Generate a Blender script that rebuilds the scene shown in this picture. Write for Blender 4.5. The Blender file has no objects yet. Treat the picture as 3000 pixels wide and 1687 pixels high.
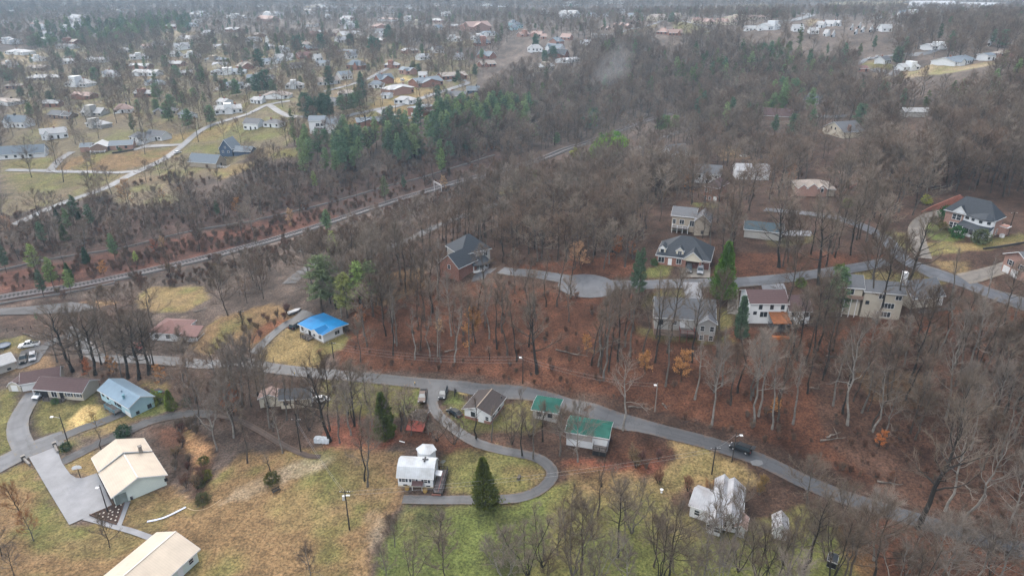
import bpy, math, random
import numpy as np
from mathutils import Vector, Matrix
random.seed(7); np.random.seed(7)
R = math.radians
SC = bpy.context.scene
COL = SC.collection
# ------------------------------------------------------------------ camera
CZ, PITCH, F = 100.0, R(24.0), 2000.0
sP, cP = math.sin(PITCH), math.cos(PITCH)
cam = bpy.data.cameras.new('camera'); cam.sensor_width = 36; cam.lens = 24
cam.clip_start = 0.5; cam.clip_end = 20000
camo = bpy.data.objects.new('camera', cam); COL.objects.link(camo)
camo.location = (0, 0, CZ); camo.rotation_euler = (R(90) - PITCH, 0, 0)
SC.camera = camo
# ------------------------------------------------------------------ sky, sun, exposure
SUN_EL, SUN_AZ = R(48), R(-25)
world = bpy.data.worlds.new('World'); SC.world = world; world.use_nodes = True
wn = world.node_tree; wn.nodes.clear()
sky = wn.nodes.new('ShaderNodeTexSky'); sky.sky_type = 'NISHITA'; sky.sun_disc = False
sky.sun_elevation = SUN_EL; sky.sun_rotation = SUN_AZ
sky.air_density = 1.0; sky.dust_density = 4.0; sky.ozone_density = 1.0
hs = wn.nodes.new('ShaderNodeHueSaturation'); hs.inputs['Saturation'].default_value = 0.5
bg = wn.nodes.new('ShaderNodeBackground'); bg.inputs['Strength'].default_value = 0.15
wo = wn.nodes.new('ShaderNodeOutputWorld')
wn.links.new(sky.outputs[0], hs.inputs['Color']); wn.links.new(hs.outputs[0], bg.inputs['Color'])
wn.links.new(bg.outputs[0], wo.inputs['Surface'])
sun = bpy.data.lights.new('sun', 'SUN'); sun.energy = 1.0; sun.angle = R(25); sun.color = (1, .97, .93)
suno = bpy.data.objects.new('sun', sun); COL.objects.link(suno)
suno.rotation_euler = (R(90) - SUN_EL, 0, SUN_AZ); suno.location = (0, 0, 300)
SC.view_settings.view_transform = 'Standard'; SC.view_settings.look = 'None'
SC.view_settings.gamma = 1.0; SC.view_settings.exposure = 1.15; SC.view_settings.use_curve_mapping = False
cy = SC.cycles
cy.max_bounces = 4; cy.diffuse_bounces = 2; cy.glossy_bounces = 2; cy.transmission_bounces = 2
cy.volume_bounces = 1; cy.transparent_max_bounces = 6; cy.caustics_reflective = False; cy.caustics_refractive = False
# ------------------------------------------------------------------ numpy value noise
def vnoise(x, y, seed=0):
    xi = np.floor(x).astype(np.int64); yi = np.floor(y).astype(np.int64)
    fx = x - xi; fy = y - yi
    fx = fx * fx * (3 - 2 * fx); fy = fy * fy * (3 - 2 * fy)
    def h(a, b):
        n = (a * 374761393 + b * 668265263 + seed * 974711) & 0x7fffffff
        n = ((n ^ (n >> 13)) * 1274126177) & 0x7fffffff
        return ((n ^ (n >> 16)) & 0xffff) / 65535.0
    return (h(xi, yi) * (1 - fx) + h(xi + 1, yi) * fx) * (1 - fy) + (h(xi, yi + 1) * (1 - fx) + h(xi + 1, yi + 1) * fx) * fy
def fbm(x, y, seed=0, o=4):
    s = 0; a = .5; t = 0
    for i in range(o):
        s = s + a * vnoise(x * 2 ** i, y * 2 ** i, seed + i * 17); t += a; a *= .5
    return s / t
# ------------------------------------------------------------------ photograph pixel -> ray
def ray(px, py):
    xc = (px - 1500.0) / F; yc = (843.5 - py) / F
    return np.array([xc, cP + yc * sP, -sP + yc * cP])
def at_z(px, py, z):
    d = ray(px, py); t = (z - CZ) / d[2]
    return np.array([0, 0, CZ]) + d * t
def project(p):
    x, y, z = p[0], p[1], p[2] - CZ
    f = y * cP - z * sP; u = y * sP + z * cP
    return 1500 + F * x / f, 843.5 - F * u / f
# ------------------------------------------------------------------ terrain heights
CTRL = [(0,1687,-2),(1500,1687,0),(3000,1687,4),(0,1400,-4),(400,1400,-4),(1200,1400,0),(2000,1400,2),(2700,1400,5),(3000,1400,8),
 (750,1070,0),(1300,1130,3),(1800,1230,4),(2200,1330,4),(0,1100,-3),(300,1100,-3),(950,980,4),(0,1000,-3),(500,950,0),(1500,1050,6),
 (2000,1100,8),(2600,1100,10),(3000,1000,15),(1700,830,16),(2000,900,15),(2500,900,17),(2100,780,20),(2600,780,22),(2900,800,23),
 (2850,690,24),(3000,680,25),(1400,780,13),(1300,620,8),(0,870,-4),(400,800,-4),(800,680,-3),(1300,560,-2),(1730,420,1),(0,790,-2),
 (700,650,-1),(1200,520,0),(100,620,-1),(500,450,6),(0,500,3),(300,450,8),(100,430,8),(640,420,10),(940,385,17),(1250,330,22),
 (1000,430,11),(1500,400,8),(1800,500,10),(2000,560,15),(2400,560,22),(2900,500,27),(1900,400,11),(2300,400,20),(2700,420,28),(3000,400,34),
 (2400,250,30),(1800,250,22),(2700,200,45),(3000,200,55),(0,200,22),(400,250,22),(800,250,27),(1200,200,32),(1500,200,30),
 (0,100,40),(600,100,40),(1200,100,45),(1800,100,50),(2400,100,58),(2900,80,62),(0,40,47),(1000,40,50),(2000,40,52),(3000,40,62),
 (0,0,52),(1000,0,55),(2000,0,55),(3000,0,66)]
pts = [at_z(a, b, c) for a, b, c in CTRL]
for x, y, z in [(-600,0,-4),(0,-200,0),(500,0,6),(-400,150,-4),(350,150,10),(-3000,3500,58),(0,4500,62),(3000,3500,75),(-5000,6500,70),(0,7000,75),(5000,6500,85),(-1500,900,42),(1500,900,75)]:
    pts.append(np.array([x, y, z], float))
CP = np.array(pts); NC = len(CP)
def _k(r2): return -np.sqrt(r2 + 30.0 ** 2) / 100.0
_A = np.zeros((NC + 1, NC + 1)); _A[:NC, :NC] = _k(((CP[:, None, :2] - CP[None, :, :2]) ** 2).sum(-1)) + 0.03 * np.eye(NC)
_A[:NC, NC] = 1; _A[NC, :NC] = 1
_W = np.linalg.solve(_A, np.append(CP[:, 2], 0))
def terr(x, y):
    x = np.asarray(x, float); y = np.asarray(y, float); o = np.full(x.shape, _W[NC])
    for i in range(NC):
        o = o + _W[i] * _k((x - CP[i, 0]) ** 2 + (y - CP[i, 1]) ** 2)
    o = o + (fbm(x / 40, y / 40, 3, 3) - .5) * 0.8
    return np.clip(o, -9, 110)
def axis(a, b, s, g, lim):
    v = list(np.arange(a, b, s)); st = s; up = v[-1]
    while up < lim: st *= g; up += st; v.append(up)
    return v
ys = np.array(list(-np.array(axis(-60, 60, 6, 1.3, 400))[::-1][:0]) + [-300, -150, -60, 0, 30, 50] + axis(62, 300, 1.3, 1.025, 8000))
xr = np.array(axis(0, 165, 1.3, 1.028, 6500)); xs = np.concatenate([-xr[:0:-1], xr])
GX, GY = np.meshgrid(xs, ys); GZ = terr(GX, GY)
def gz(x, y):
    x = np.asarray(x, float); y = np.asarray(y, float)
    i = np.clip(np.searchsorted(xs, x) - 1, 0, len(xs) - 2); j = np.clip(np.searchsorted(ys, y) - 1, 0, len(ys) - 2)
    fx = np.clip((x - xs[i]) / (xs[i + 1] - xs[i]), 0, 1); fy = np.clip((y - ys[j]) / (ys[j + 1] - ys[j]), 0, 1)
    return (GZ[j, i] * (1 - fx) + GZ[j, i + 1] * fx) * (1 - fy) + (GZ[j + 1, i] * (1 - fx) + GZ[j + 1, i + 1] * fx) * fy
_T = np.geomspace(70, 7000, 900)
def P(px, py, h=0.0):
    d = ray(px, py)
    x, y, z = d[0] * _T, d[1] * _T, CZ + d[2] * _T
    e = z - gz(x, y) - h
    k = np.argmax(e < 0) if (e < 0).any() else len(_T) - 1
    k = max(k, 1)
    a, b = e[k - 1], e[k]; t = _T[k - 1] + (_T[k] - _T[k - 1]) * (a / (a - b) if a != b else 0)
    return np.array([d[0] * t, d[1] * t, CZ + d[2] * t])
def c1(k, x, y): return (750 * k + x / 3.435, y / 3.435)
def c2(k, x, y): return (750 * k + x / 3.435, 420 + y / 3.435)
def c3(k, x, y): return (750 * k + x / 3.435, 840 + y / 3.435)
def c4(k, x, y): return (750 * k + x / 3.393, 1260 + y / 3.393)
# ------------------------------------------------------------------ materials
MATS = {}
def mat(name, col, rough=.85, var=.12, scale=1.5, bump=0.0, kind=None, spec=.3, objrand=0.0, col2=None, coord='Object'):
    if name in MATS: return MATS[name]
    m = bpy.data.materials.new(name); m.use_nodes = True; n = m.node_tree.nodes; l = m.node_tree.links
    b = n['Principled BSDF']; b.inputs['Roughness'].default_value = rough; b.inputs['Specular IOR Level'].default_value = spec
    tc = n.new('ShaderNodeTexCoord')
    no = n.new('ShaderNodeTexNoise'); no.inputs['Scale'].default_value = scale; no.inputs['Detail'].default_value = 6; no.inputs['Roughness'].default_value = .65
    l.new(tc.outputs[coord], no.inputs['Vector'])
    mr = n.new('ShaderNodeMapRange'); mr.inputs[1].default_value = .3; mr.inputs[2].default_value = .7
    mr.inputs[3].default_value = 1 - var; mr.inputs[4].default_value = 1 + var
    l.new(no.outputs['Fac'], mr.inputs[0])
    base = n.new('ShaderNodeRGB'); base.outputs[0].default_value = (*col, 1); src = base.outputs[0]; facs = mr.outputs[0]
    if col2 is not None:
        mx = n.new('ShaderNodeMix'); mx.data_type = 'RGBA'; n2 = n.new('ShaderNodeTexNoise'); n2.inputs['Scale'].default_value = scale * .4; n2.inputs['Detail'].default_value = 4
        l.new(tc.outputs[coord], n2.inputs['Vector']); r2 = n.new('ShaderNodeMapRange'); r2.inputs[1].default_value = .42; r2.inputs[2].default_value = .62
        l.new(n2.outputs['Fac'], r2.inputs[0]); l.new(r2.outputs[0], mx.inputs[0]); l.new(src, mx.inputs[6]); mx.inputs[7].default_value = (*col2, 1); src = mx.outputs[2]
    if kind in ('lap', 'rib', 'shingle', 'brick'):
        sep = n.new('ShaderNodeSeparateXYZ'); l.new(tc.outputs['Object'], sep.inputs[0])
        if kind == 'brick':
            ad = n.new('ShaderNodeMath'); l.new(sep.outputs[0], ad.inputs[0]); l.new(sep.outputs[1], ad.inputs[1])
            cb = n.new('ShaderNodeCombineXYZ'); l.new(ad.outputs[0], cb.inputs[0]); l.new(sep.outputs[2], cb.inputs[1])
            br = n.new('ShaderNodeTexBrick'); br.inputs['Scale'].default_value = 2.2; br.inputs['Mortar Size'].default_value = .02
            br.inputs['Color1'].default_value = (*col, 1); br.inputs['Color2'].default_value = (*[c * .7 for c in col], 1); br.inputs['Mortar'].default_value = (.32, .28, .25, 1)
            l.new(cb.outputs[0], br.inputs['Vector']); src = br.outputs['Color']
        else:
            wv = n.new('ShaderNodeMath'); wv.operation = 'FRACT'; sc = n.new('ShaderNodeMath'); sc.operation = 'MULTIPLY'
            sc.inputs[1].default_value = {'lap': 6.0, 'rib': 2.2, 'shingle': 3.4}[kind]
            l.new(sep.outputs[{'lap': 2, 'rib': 0, 'shingle': 2}[kind]], sc.inputs[0]); l.new(sc.outputs[0], wv.inputs[0])
            st = n.new('ShaderNodeMapRange'); st.inputs[1].default_value = 0; st.inputs[2].default_value = .3; st.inputs[3].default_value = {'lap': .86, 'rib': .9, 'shingle': .8}[kind]; st.inputs[4].default_value = 1
            l.new(wv.outputs[0], st.inputs[0]); mm = n.new('ShaderNodeMath'); mm.operation = 'MULTIPLY'; l.new(facs, mm.inputs[0]); l.new(st.outputs[0], mm.inputs[1]); facs = mm.outputs[0]
    if objrand:
        oi = n.new('ShaderNodeObjectInfo'); r3 = n.new('ShaderNodeMapRange'); r3.inputs[3].default_value = 1 - objrand; r3.inputs[4].default_value = 1 + objrand
        l.new(oi.outputs['Random'], r3.inputs[0]); mm = n.new('ShaderNodeMath'); mm.operation = 'MULTIPLY'; l.new(facs, mm.inputs[0]); l.new(r3.outputs[0], mm.inputs[1]); facs = mm.outputs[0]
    mul = n.new('ShaderNodeVectorMath'); mul.operation = 'SCALE'; l.new(src, mul.inputs[0]); l.new(facs, mul.inputs['Scale'])
    l.new(mul.outputs[0], b.inputs['Base Color'])
    if bump:
        bp = n.new('ShaderNodeBump'); bp.inputs['Strength'].default_value = bump; bp.inputs['Distance'].default_value = .1
        l.new(no.outputs['Fac'], bp.inputs['Height']); l.new(bp.outputs[0], b.inputs['Normal'])
    MATS[name] = m; return m
# ------------------------------------------------------------------ mesh builder
class MB:
    def __init__(s): s.v = []; s.f = []; s.m = []
    def add(s, vs, fs, mi=0):
        o = len(s.v); s.v += [tuple(map(float, p)) for p in vs]; s.f += [tuple(i + o for i in f) for f in fs]; s.m += [mi] * len(fs); return s
    def box(s, x0, y0, z0, x1, y1, z1, mi=0):
        v = [(x, y, z) for z in (z0, z1) for y in (y0, y1) for x in (x0, x1)]
        return s.add(v, [(0,2,3,1),(4,5,7,6),(0,1,5,4),(1,3,7,5),(3,2,6,7),(2,0,4,6)], mi)
    def prism(s, poly, z0, z1, mi=0):       # horizontal polygon extruded upward
        n = len(poly); v = [(p[0], p[1], z0) for p in poly] + [(p[0], p[1], z1) for p in poly]
        return s.add(v, [tuple(range(n - 1, -1, -1)), tuple(range(n, 2 * n))] + [(i, (i + 1) % n, n + (i + 1) % n, n + i) for i in range(n)], mi)
    def extr(s, prof, axis, a, b, mi=0):    # profile in the plane of the other two axes, extruded along axis
        n = len(prof)
        mk = (lambda p, t: (t, p[0], p[1])) if axis == 0 else ((lambda p, t: (p[0], t, p[1])) if axis == 1 else (lambda p, t: (p[0], p[1], t)))
        v = [mk(p, a) for p in prof] + [mk(p, b) for p in prof]
        return s.add(v, [tuple(range(n)), tuple(range(2 * n - 1, n - 1, -1))] + [((i + 1) % n, i, n + i, n + (i + 1) % n) for i in range(n)], mi)
    def slab(s, quad, t, mi=0):             # polygon thickened straight down
        n = len(quad); v = list(quad) + [(p[0], p[1], p[2] - t) for p in quad]
        return s.add(v, [tuple(range(n)), tuple(range(2 * n - 1, n - 1, -1))] + [((i + 1) % n, i, n + i, n + (i + 1) % n) for i in range(n)], mi)
    def cyl(s, c, r, z0, z1, n=10, mi=0, r1=None):
        r1 = r if r1 is None else r1
        v = [(c[0] + r * math.cos(6.2832 * i / n), c[1] + r * math.sin(6.2832 * i / n), z0) for i in range(n)] + [(c[0] + r1 * math.cos(6.2832 * i / n), c[1] + r1 * math.sin(6.2832 * i / n), z1) for i in range(n)]
        return s.add(v, [tuple(range(n - 1, -1, -1)), tuple(range(n, 2 * n))] + [(i, (i + 1) % n, n + (i + 1) % n, n + i) for i in range(n)], mi)
    def tube(s, pl, rad, n=5, mi=0):
        pl = np.array(pl, float); rad = np.broadcast_to(np.array(rad, float), (len(pl),))
        tg = np.gradient(pl, axis=0); tg /= np.linalg.norm(tg, axis=1)[:, None] + 1e-9
        ref = np.array([0, 0, 1.0]) if abs(tg[0][2]) < .9 else np.array([1.0, 0, 0])
        o = len(s.v)
        for p, t, r in zip(pl, tg, rad):
            a = np.cross(t, ref); a /= np.linalg.norm(a) + 1e-9; b = np.cross(t, a)
            for i in range(n):
                q = p + r * (a * math.cos(6.2832 * i / n) + b * math.sin(6.2832 * i / n)); s.v.append((q[0], q[1], q[2]))
        for j in range(len(pl) - 1):
            for i in range(n):
                s.f.append((o + j * n + i, o + j * n + (i + 1) % n, o + (j + 1) * n + (i + 1) % n, o + (j + 1) * n + i)); s.m.append(mi)
        s.f.append(tuple(o + i for i in range(n - 1, -1, -1))); s.f.append(tuple(o + (len(pl) - 1) * n + i for i in range(n))); s.m += [mi, mi]
        return s
    def mesh(s, name, mats):
        me = bpy.data.meshes.new(name); me.from_pydata(s.v, [], s.f)
        for m in (mats if isinstance(mats, (list, tuple)) else [mats]): me.materials.append(m)
        if len(me.materials) > 1: me.polygons.foreach_set('material_index', s.m)
        me.update(); return me
    def build(s, name, mats, parent=None):
        return link(name, s.mesh(name, mats), parent)
def link(name, data, parent=None, loc=None, rz=None):
    o = bpy.data.objects.new(name, data); COL.objects.link(o)
    if parent is not None: o.parent = parent
    if loc is not None: o.location = loc
    if rz is not None: o.rotation_euler = (0, 0, rz)
    return o
def tag(o, label=None, cat=None, group=None, kind=None):
    if label: o['label'] = label
    if cat: o['category'] = cat
    if group: o['group'] = group
    if kind: o['kind'] = kind
    return o
def thing(name, label, cat, loc=(0, 0, 0), rz=0, group=None):
    return tag(link(name, None, None, tuple(map(float, loc)), rz), label, cat, group)
def fastmesh(name, v, f, mats, k=3):
    v = np.asarray(v, np.float32); f = np.asarray(f, np.int32); me = bpy.data.meshes.new(name)
    me.vertices.add(len(v)); me.vertices.foreach_set('co', v.ravel())
    me.loops.add(f.size); me.loops.foreach_set('vertex_index', f.ravel())
    me.polygons.add(len(f)); me.polygons.foreach_set('loop_start', np.arange(0, f.size, k, dtype=np.int32))
    me.update(calc_edges=True)
    for m in mats: me.materials.append(m)
    return me
# ------------------------------------------------------------------ building materials
W = {
 'white': mat('white_siding', (.68,.70,.72), .6, .06, 1, kind='lap'), 'cream': mat('cream_siding', (.58,.53,.43), .6, .06, 1, kind='lap'), 'beige': mat('beige_siding', (.45,.41,.34), .65, .07, 1, kind='lap'),
 'tan': mat('tan_siding', (.36,.31,.25), .7, .08, 1, kind='lap'), 'grey': mat('grey_siding', (.38,.37,.35), .7, .08, 1, kind='lap'), 'mint': mat('pale_mint_siding', (.62,.70,.66), .6, .05, 1, kind='lap'),
 'blue': mat('pale_blue_siding', (.40,.585,.65), .6, .05, 1, kind='lap'), 'navy': mat('navy_siding', (.055,.085,.14), .6, .1, 1, kind='lap'), 'brick': mat('red_brick', (.30,.115,.075), .85, .12, 3, kind='brick'),
 'pinkbrick': mat('pale_red_brick', (.40,.22,.175), .85, .1, 3, kind='brick'), 'brownbrick': mat('brown_brick', (.24,.15,.11), .85, .1, 3, kind='brick'), 'redwood': mat('red_boards', (.25,.06,.045), .8, .2, 2, kind='lap'),
 'block': mat('block_wall', (.48,.46,.42), .85, .12, 1.5)}
RF = {
 'cream': mat('cream_metal_roof', (.51,.435,.345), .55, .08, .5, kind='rib', spec=.3, col2=(.475,.405,.325)), 'blue': mat('bright_blue_metal_roof', (.006,.20,.46), .6, .09, .5, kind='rib', spec=.2, col2=(.01,.15,.36)), 'teal': mat('teal_metal_roof', (.008,.075,.058), .65, .25, .6, kind='rib', spec=.15, col2=(.02,.105,.08)),
 'white': mat('white_metal_roof', (.34,.35,.37), .6, .14, .8, kind='rib', col2=(.27,.265,.27)), 'brightwhite': mat('bright_white_metal_roof', (.47,.495,.52), .6, .12, .8, kind='rib', col2=(.39,.40,.405)), 'greymetal': mat('grey_white_roof', (.50,.49,.49), .55, .12, .8, kind='rib', col2=(.56,.56,.56)),
 'brown': mat('brown_shingle', (.042,.032,.03), .62, .2, 2, kind='shingle'), 'maroon': mat('maroon_shingle', (.085,.05,.05), .62, .14, 2, kind='shingle'), 'grey': mat('grey_shingle', (.105,.11,.12), .62, .15, 2, kind='shingle'),
 'charcoal': mat('charcoal_shingle', (.03,.037,.047), .62, .2, 2, kind='shingle'), 'bluegrey': mat('blue_grey_metal_roof', (.19,.27,.34), .45, .08, .6, kind='rib'), 'pale': mat('pale_grey_shingle', (.34,.345,.35), .62, .12, 2, kind='shingle'),
 'tan': mat('tan_shingle', (.27,.23,.20), .62, .15, 2, kind='shingle'), 'red': mat('dull_red_shingle', (.17,.085,.075), .62, .15, 2, kind='shingle'), 'navy': mat('dark_teal_metal_roof', (.03,.055,.07), .5, .12, 1, kind='rib'),
 'pink': mat('pinkish_shingle', (.32,.22,.19), .62, .12, 2, kind='shingle'), 'slate': mat('slate_blue_shingle', (.13,.16,.19), .62, .15, 2, kind='shingle'), 'rust': mat('rusty_roof', (.20,.075,.03), .8, .35, 1.5)}
TRIM = mat('white_trim', (.70,.71,.72), .5, .03, 1); DTRIM = mat('dark_trim', (.04,.04,.045), .6, .1, 1); GLASS = mat('window_glass', (.03,.036,.045), .12, .2, .7, spec=.6)
SHUT = mat('navy_shutter', (.02,.03,.05), .6, .1, 1); GDOOR = mat('white_garage_door', (.68,.69,.70), .5, .03, 1, kind='lap'); RDOOR = mat('red_door', (.33,.05,.035), .5, .1, 1); BDOOR = mat('brown_garage_door', (.10,.045,.04), .6, .1, 1, kind='lap')
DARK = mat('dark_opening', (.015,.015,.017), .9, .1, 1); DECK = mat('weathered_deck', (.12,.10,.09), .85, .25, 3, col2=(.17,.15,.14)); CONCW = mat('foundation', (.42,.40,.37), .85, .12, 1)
BRK = W['brick']
_wc = {}
def window_meshes(w, h, t):
    k = (round(w, 1), round(h, 1), t)
    if k in _wc: return _wc[k]
    b = MB(); e = .09; o = -.07
    b.box(-w/2-e, o, -e, w/2+e, 0, 0).box(-w/2-e, o, h, w/2+e, 0, h+e).box(-w/2-e, o, 0, -w/2, 0, h).box(w/2, o, 0, w/2+e, 0, h)
    if t in 'ws': b.box(-w/2, o+.015, h/2-.03, w/2, 0, h/2+.03)
    if t == 'm' or w > 1.5:
        for i in range(1, max(2, int(w / .8))): x = -w/2 + w * i / max(2, int(w / .8)); b.box(x-.035, o+.012, 0, x+.035, -.002, h)
    if t == 'a':   # arched head
        ang = np.arange(9) / 8 * math.pi; pr = [(w/2*math.cos(a)*1.18, h+.09+w/2*math.sin(a)*1.18) for a in ang]; b.extr(pr, 1, o, 0)
    fr = b.mesh('window', [DTRIM if t == 'b' else TRIM]); p = MB().box(-w/2, -.03, 0, w/2, -.005, h).mesh('pane', [GLASS])
    sh = MB().box(-.22, -.06, 0, .22, 0, h).mesh('shutter', [SHUT]) if t == 's' else None
    _wc[k] = (fr, p, sh); return _wc[k]
def openings(root, Wd, Dp, wins, inset):
    for face, f, z, w, h, t in wins:
        x, y, a = {'F': (Wd * f, inset, 0), 'R': (Wd - inset, Dp * f, R(90)), 'B': (Wd * (1 - f), Dp - inset, R(180)), 'L': (inset, Dp * (1 - f), R(-90))}[face]
        if t in 'wsmab':
            fr, p, sh = window_meshes(w, h, t); o = link('window', fr, root, (x, y, z), a); link('pane', p, o)
            if sh:
                for s in (-1, 1): link('shutter', sh, o, (s * (w / 2 + .33), 0, 0))
        else:
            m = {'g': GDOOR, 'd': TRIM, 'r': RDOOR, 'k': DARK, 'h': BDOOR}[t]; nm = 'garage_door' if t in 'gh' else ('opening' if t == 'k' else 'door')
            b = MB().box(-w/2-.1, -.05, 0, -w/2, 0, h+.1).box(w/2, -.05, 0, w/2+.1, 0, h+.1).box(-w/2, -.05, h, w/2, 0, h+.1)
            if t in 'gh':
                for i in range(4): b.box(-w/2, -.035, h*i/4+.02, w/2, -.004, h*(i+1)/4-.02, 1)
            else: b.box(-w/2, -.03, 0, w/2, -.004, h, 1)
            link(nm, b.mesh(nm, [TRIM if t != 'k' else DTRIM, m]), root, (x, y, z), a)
HOUSES = []    # (x, y, radius) kept clear of trees
FOOT = []
PADS = []
LANDMARK = []
def rise_to(x, y, apy):
    k = (843.5 - apy) / F; return CZ + y * (k * cP - sP) / (cP + k * sP)
def volume(root, fr, h, ridge, rise, roof, wall, rf, oh, base, prefix='', wd=1.0, th=.2, trim=True):
    """one roofed block in the thing's own frame; fr=(x0,y0,x1,y1) eave rectangle"""
    x0, y0, x1, y1 = fr; a0, b0, a1, b1 = x0 + oh, y0 + oh, x1 - oh, y1 - oh; b1 = b0 + (b1 - b0) * wd
    Wd, Dp = x1 - x0, y1 - y0; wm = MB(); L = Wd if ridge == 'u' else Dp; S = Dp if ridge == 'u' else Wd
    sl = rise / (S / 2); e = h + .02     # wall plate height
    tt = lambda u, v, z: (u, v, z) if ridge == 'u' else (v, u, z)
    (p0, p1), (q0, q1) = ((a0, a1), (b0, b1)) if ridge == 'u' else ((b0, b1), (a0, a1))
    (g0, g1), (k0, k1) = ((x0, x1), (y0, y1)) if ridge == 'u' else ((y0, y1), (x0, x1))
    mid = (k0 + k1) / 2; zt = lambda v: h + sl * (S / 2 - abs(v - mid)) - .06
    fl = (lambda f: f) if ridge == 'u' else (lambda f: f[::-1])
    if roof == 'gable': prof = [(q0, base), (q1, base), (q1, zt(q1))] + ([(mid, zt(mid))] if q1 > mid else []) + [(q0, zt(q0))]
    elif roof == 'gambrel': prof = [(q0, base), (q1, base), (q1, h), (k1 - .22 * S, h + rise * .68), (mid, h + rise - .08), (k0 + .22 * S, h + rise * .68), (q0, h)]
    else: prof = [(q0, base), (q1, base), (q1, h), (q0, h)]
    n = len(prof); v = [tt(p0, q, z) for q, z in prof] + [tt(p1, q, z) for q, z in prof]
    fs = [tuple(range(n - 1, -1, -1)), tuple(range(n, 2 * n))] + [(i, (i + 1) % n, n + (i + 1) % n, n + i) for i in range(n)]
    if ridge == 'u': fs = [f[::-1] for f in fs]
    wm.add(v, fs); wo = wm.build(prefix + 'wall', wall, root)
    r = MB()
    if roof == 'gable':
        for s, ke in ((0, k0), (1, k1)):
            q = [tt(g0, ke, h), tt(g1, ke, h), tt(g1, mid, h + rise), tt(g0, mid, h + rise)]
            if (s == 1) != (ridge == 'v'): q = q[::-1]
            r.slab(q, th)
    elif roof == 'gambrel':
        for s, ke in ((0, k0), (1, k1)):
            kb = ke + (.22 * S if s == 0 else -.22 * S); zb = h + rise * .7
            for A, za, B, zb_ in ((ke, h, kb, zb), (kb, zb, mid, h + rise)):
                q = [tt(g0, A, za), tt(g1, A, za), tt(g1, B, zb_), tt(g0, B, zb_)]
                if (s == 1) != (ridge == 'v'): q = q[::-1]
                r.slab(q, th)
    else:
        run = min(S / 2, L / 2 - .3); m0, m1 = g0 + run, g1 - run
        A, B, C_, D_ = tt(g0, k0, h), tt(g1, k0, h), tt(g1, k1, h), tt(g0, k1, h); M0, M1 = tt(m0, mid, h + rise), tt(m1, mid, h + rise)
        for q in ([A, B, M1, M0], [B, C_, M1], [C_, D_, M0, M1], [D_, A, M0]): r.slab(q if ridge == 'u' else q[::-1], th)
    ro = r.build(prefix + 'roof', [rf], root)
    if trim:
        b = MB()
        for ke in ((k0, k1) if roof != 'hip' else (k0, k1)):
            s = -1 if ke == k0 else 1
            pts_ = [tt(g0, ke, 0), tt(g1, ke + s * .05, 0)]; xs_ = sorted([pts_[0][0], pts_[1][0]]); ys_ = sorted([pts_[0][1], pts_[1][1]])
            b.box(xs_[0], ys_[0], h - .26, xs_[1], ys_[1], h - .03)
        if roof == 'hip':
            for ge in (g0, g1):
                s = -1 if ge == g0 else 1; pts_ = [tt(ge, k0, 0), tt(ge + s * .05, k1, 0)]; xs_ = sorted([pts_[0][0], pts_[1][0]]); ys_ = sorted([pts_[0][1], pts_[1][1]])
                b.box(xs_[0], ys_[0], h - .26, xs_[1], ys_[1], h - .03)
        else:
            for ge in (g0, g1):
                s = -.04 if ge == g0 else .04
                if roof == 'gable': pr = [(k0, h - .25), (mid, h + rise - .25), (k1, h - .25), (k1, h - .02), (mid, h + rise - .02), (k0, h - .02)]
                else: pr = [(k0, h - .25), (k0 + .22 * S, h + rise * .68 - .25), (mid, h + rise - .25), (k1 - .22 * S, h + rise * .68 - .25), (k1, h - .25), (k1, h - .02), (k1 - .22 * S, h + rise * .69), (mid, h + rise - .02), (k0 + .22 * S, h + rise * .69), (k0, h - .02)]
                b.extr(pr, 0 if ridge == 'u' else 1, min(ge, ge + s), max(ge, ge + s))
        b.build(prefix + 'fascia', TRIM, root)
    return wo, ro
def frame(e1, e2, e3=None, depth=None, h=2.7, pad=True):
    p1 = P(*e1, h); z = p1[2]; p2 = at_z(*e2, z); u = (p2 - p1)[:2]; Wd = np.linalg.norm(u); u /= Wd; v = np.array([-u[1], u[0]])
    if e3 is not None: p3 = at_z(*e3, z); depth = abs(np.dot((p3 - p2)[:2], v))
    if pad: PADS.append((p1[:2], u, v, Wd, depth, z - h))
    return p1, z - h, u, v, Wd, depth
def house(name, label, cat, e1, e2, e3=None, depth=None, h=2.7, ridge='u', apex=None, rise=None, roof='gable', wall='white', rf='grey', oh=.4, wins=(), short=None, wd=1.0, group=None):
    p1, z0, u, v, Wd, Dp = frame(e1, e2, e3, depth, h)
    if apex is not None:
        m = (p1[:2] + u * Wd + v * Dp / 2) if ridge == 'u' else (p1[:2] + u * Wd / 2)
        if roof == 'hip' and ridge == 'u': m = p1[:2] + u * Wd / 2 + v * Dp / 2
        rise = np.clip(rise_to(m[0], m[1], apex[1]) - z0 - h, .5, 7.5)
    root = thing(name, label, cat, (p1[0], p1[1], z0), math.atan2(u[1], u[0]), group)
    cor = [p1[:2] + u * a * Wd + v * b * Dp for a in (0, 1) for b in (0, 1)]
    base = min(float(gz(*c)) for c in cor) - z0 - .6
    volume(root, (0, 0, Wd, Dp), h, ridge, rise, roof, W[wall], RF[rf], oh, base, wd=wd)
    openings(root, Wd, Dp, wins, oh)
    c = np.mean(cor, axis=0); HOUSES.append((c[0], c[1], math.hypot(Wd, Dp) / 2)); FOOT.append([tuple(cor[0]), tuple(cor[2]), tuple(cor[3]), tuple(cor[1])])
    if short: LANDMARK.append((short, c[0], c[1]))
    root['wdims'] = [float(Wd), float(Dp), float(rise), float(base)]
    return root, Wd, Dp, rise, base
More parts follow.
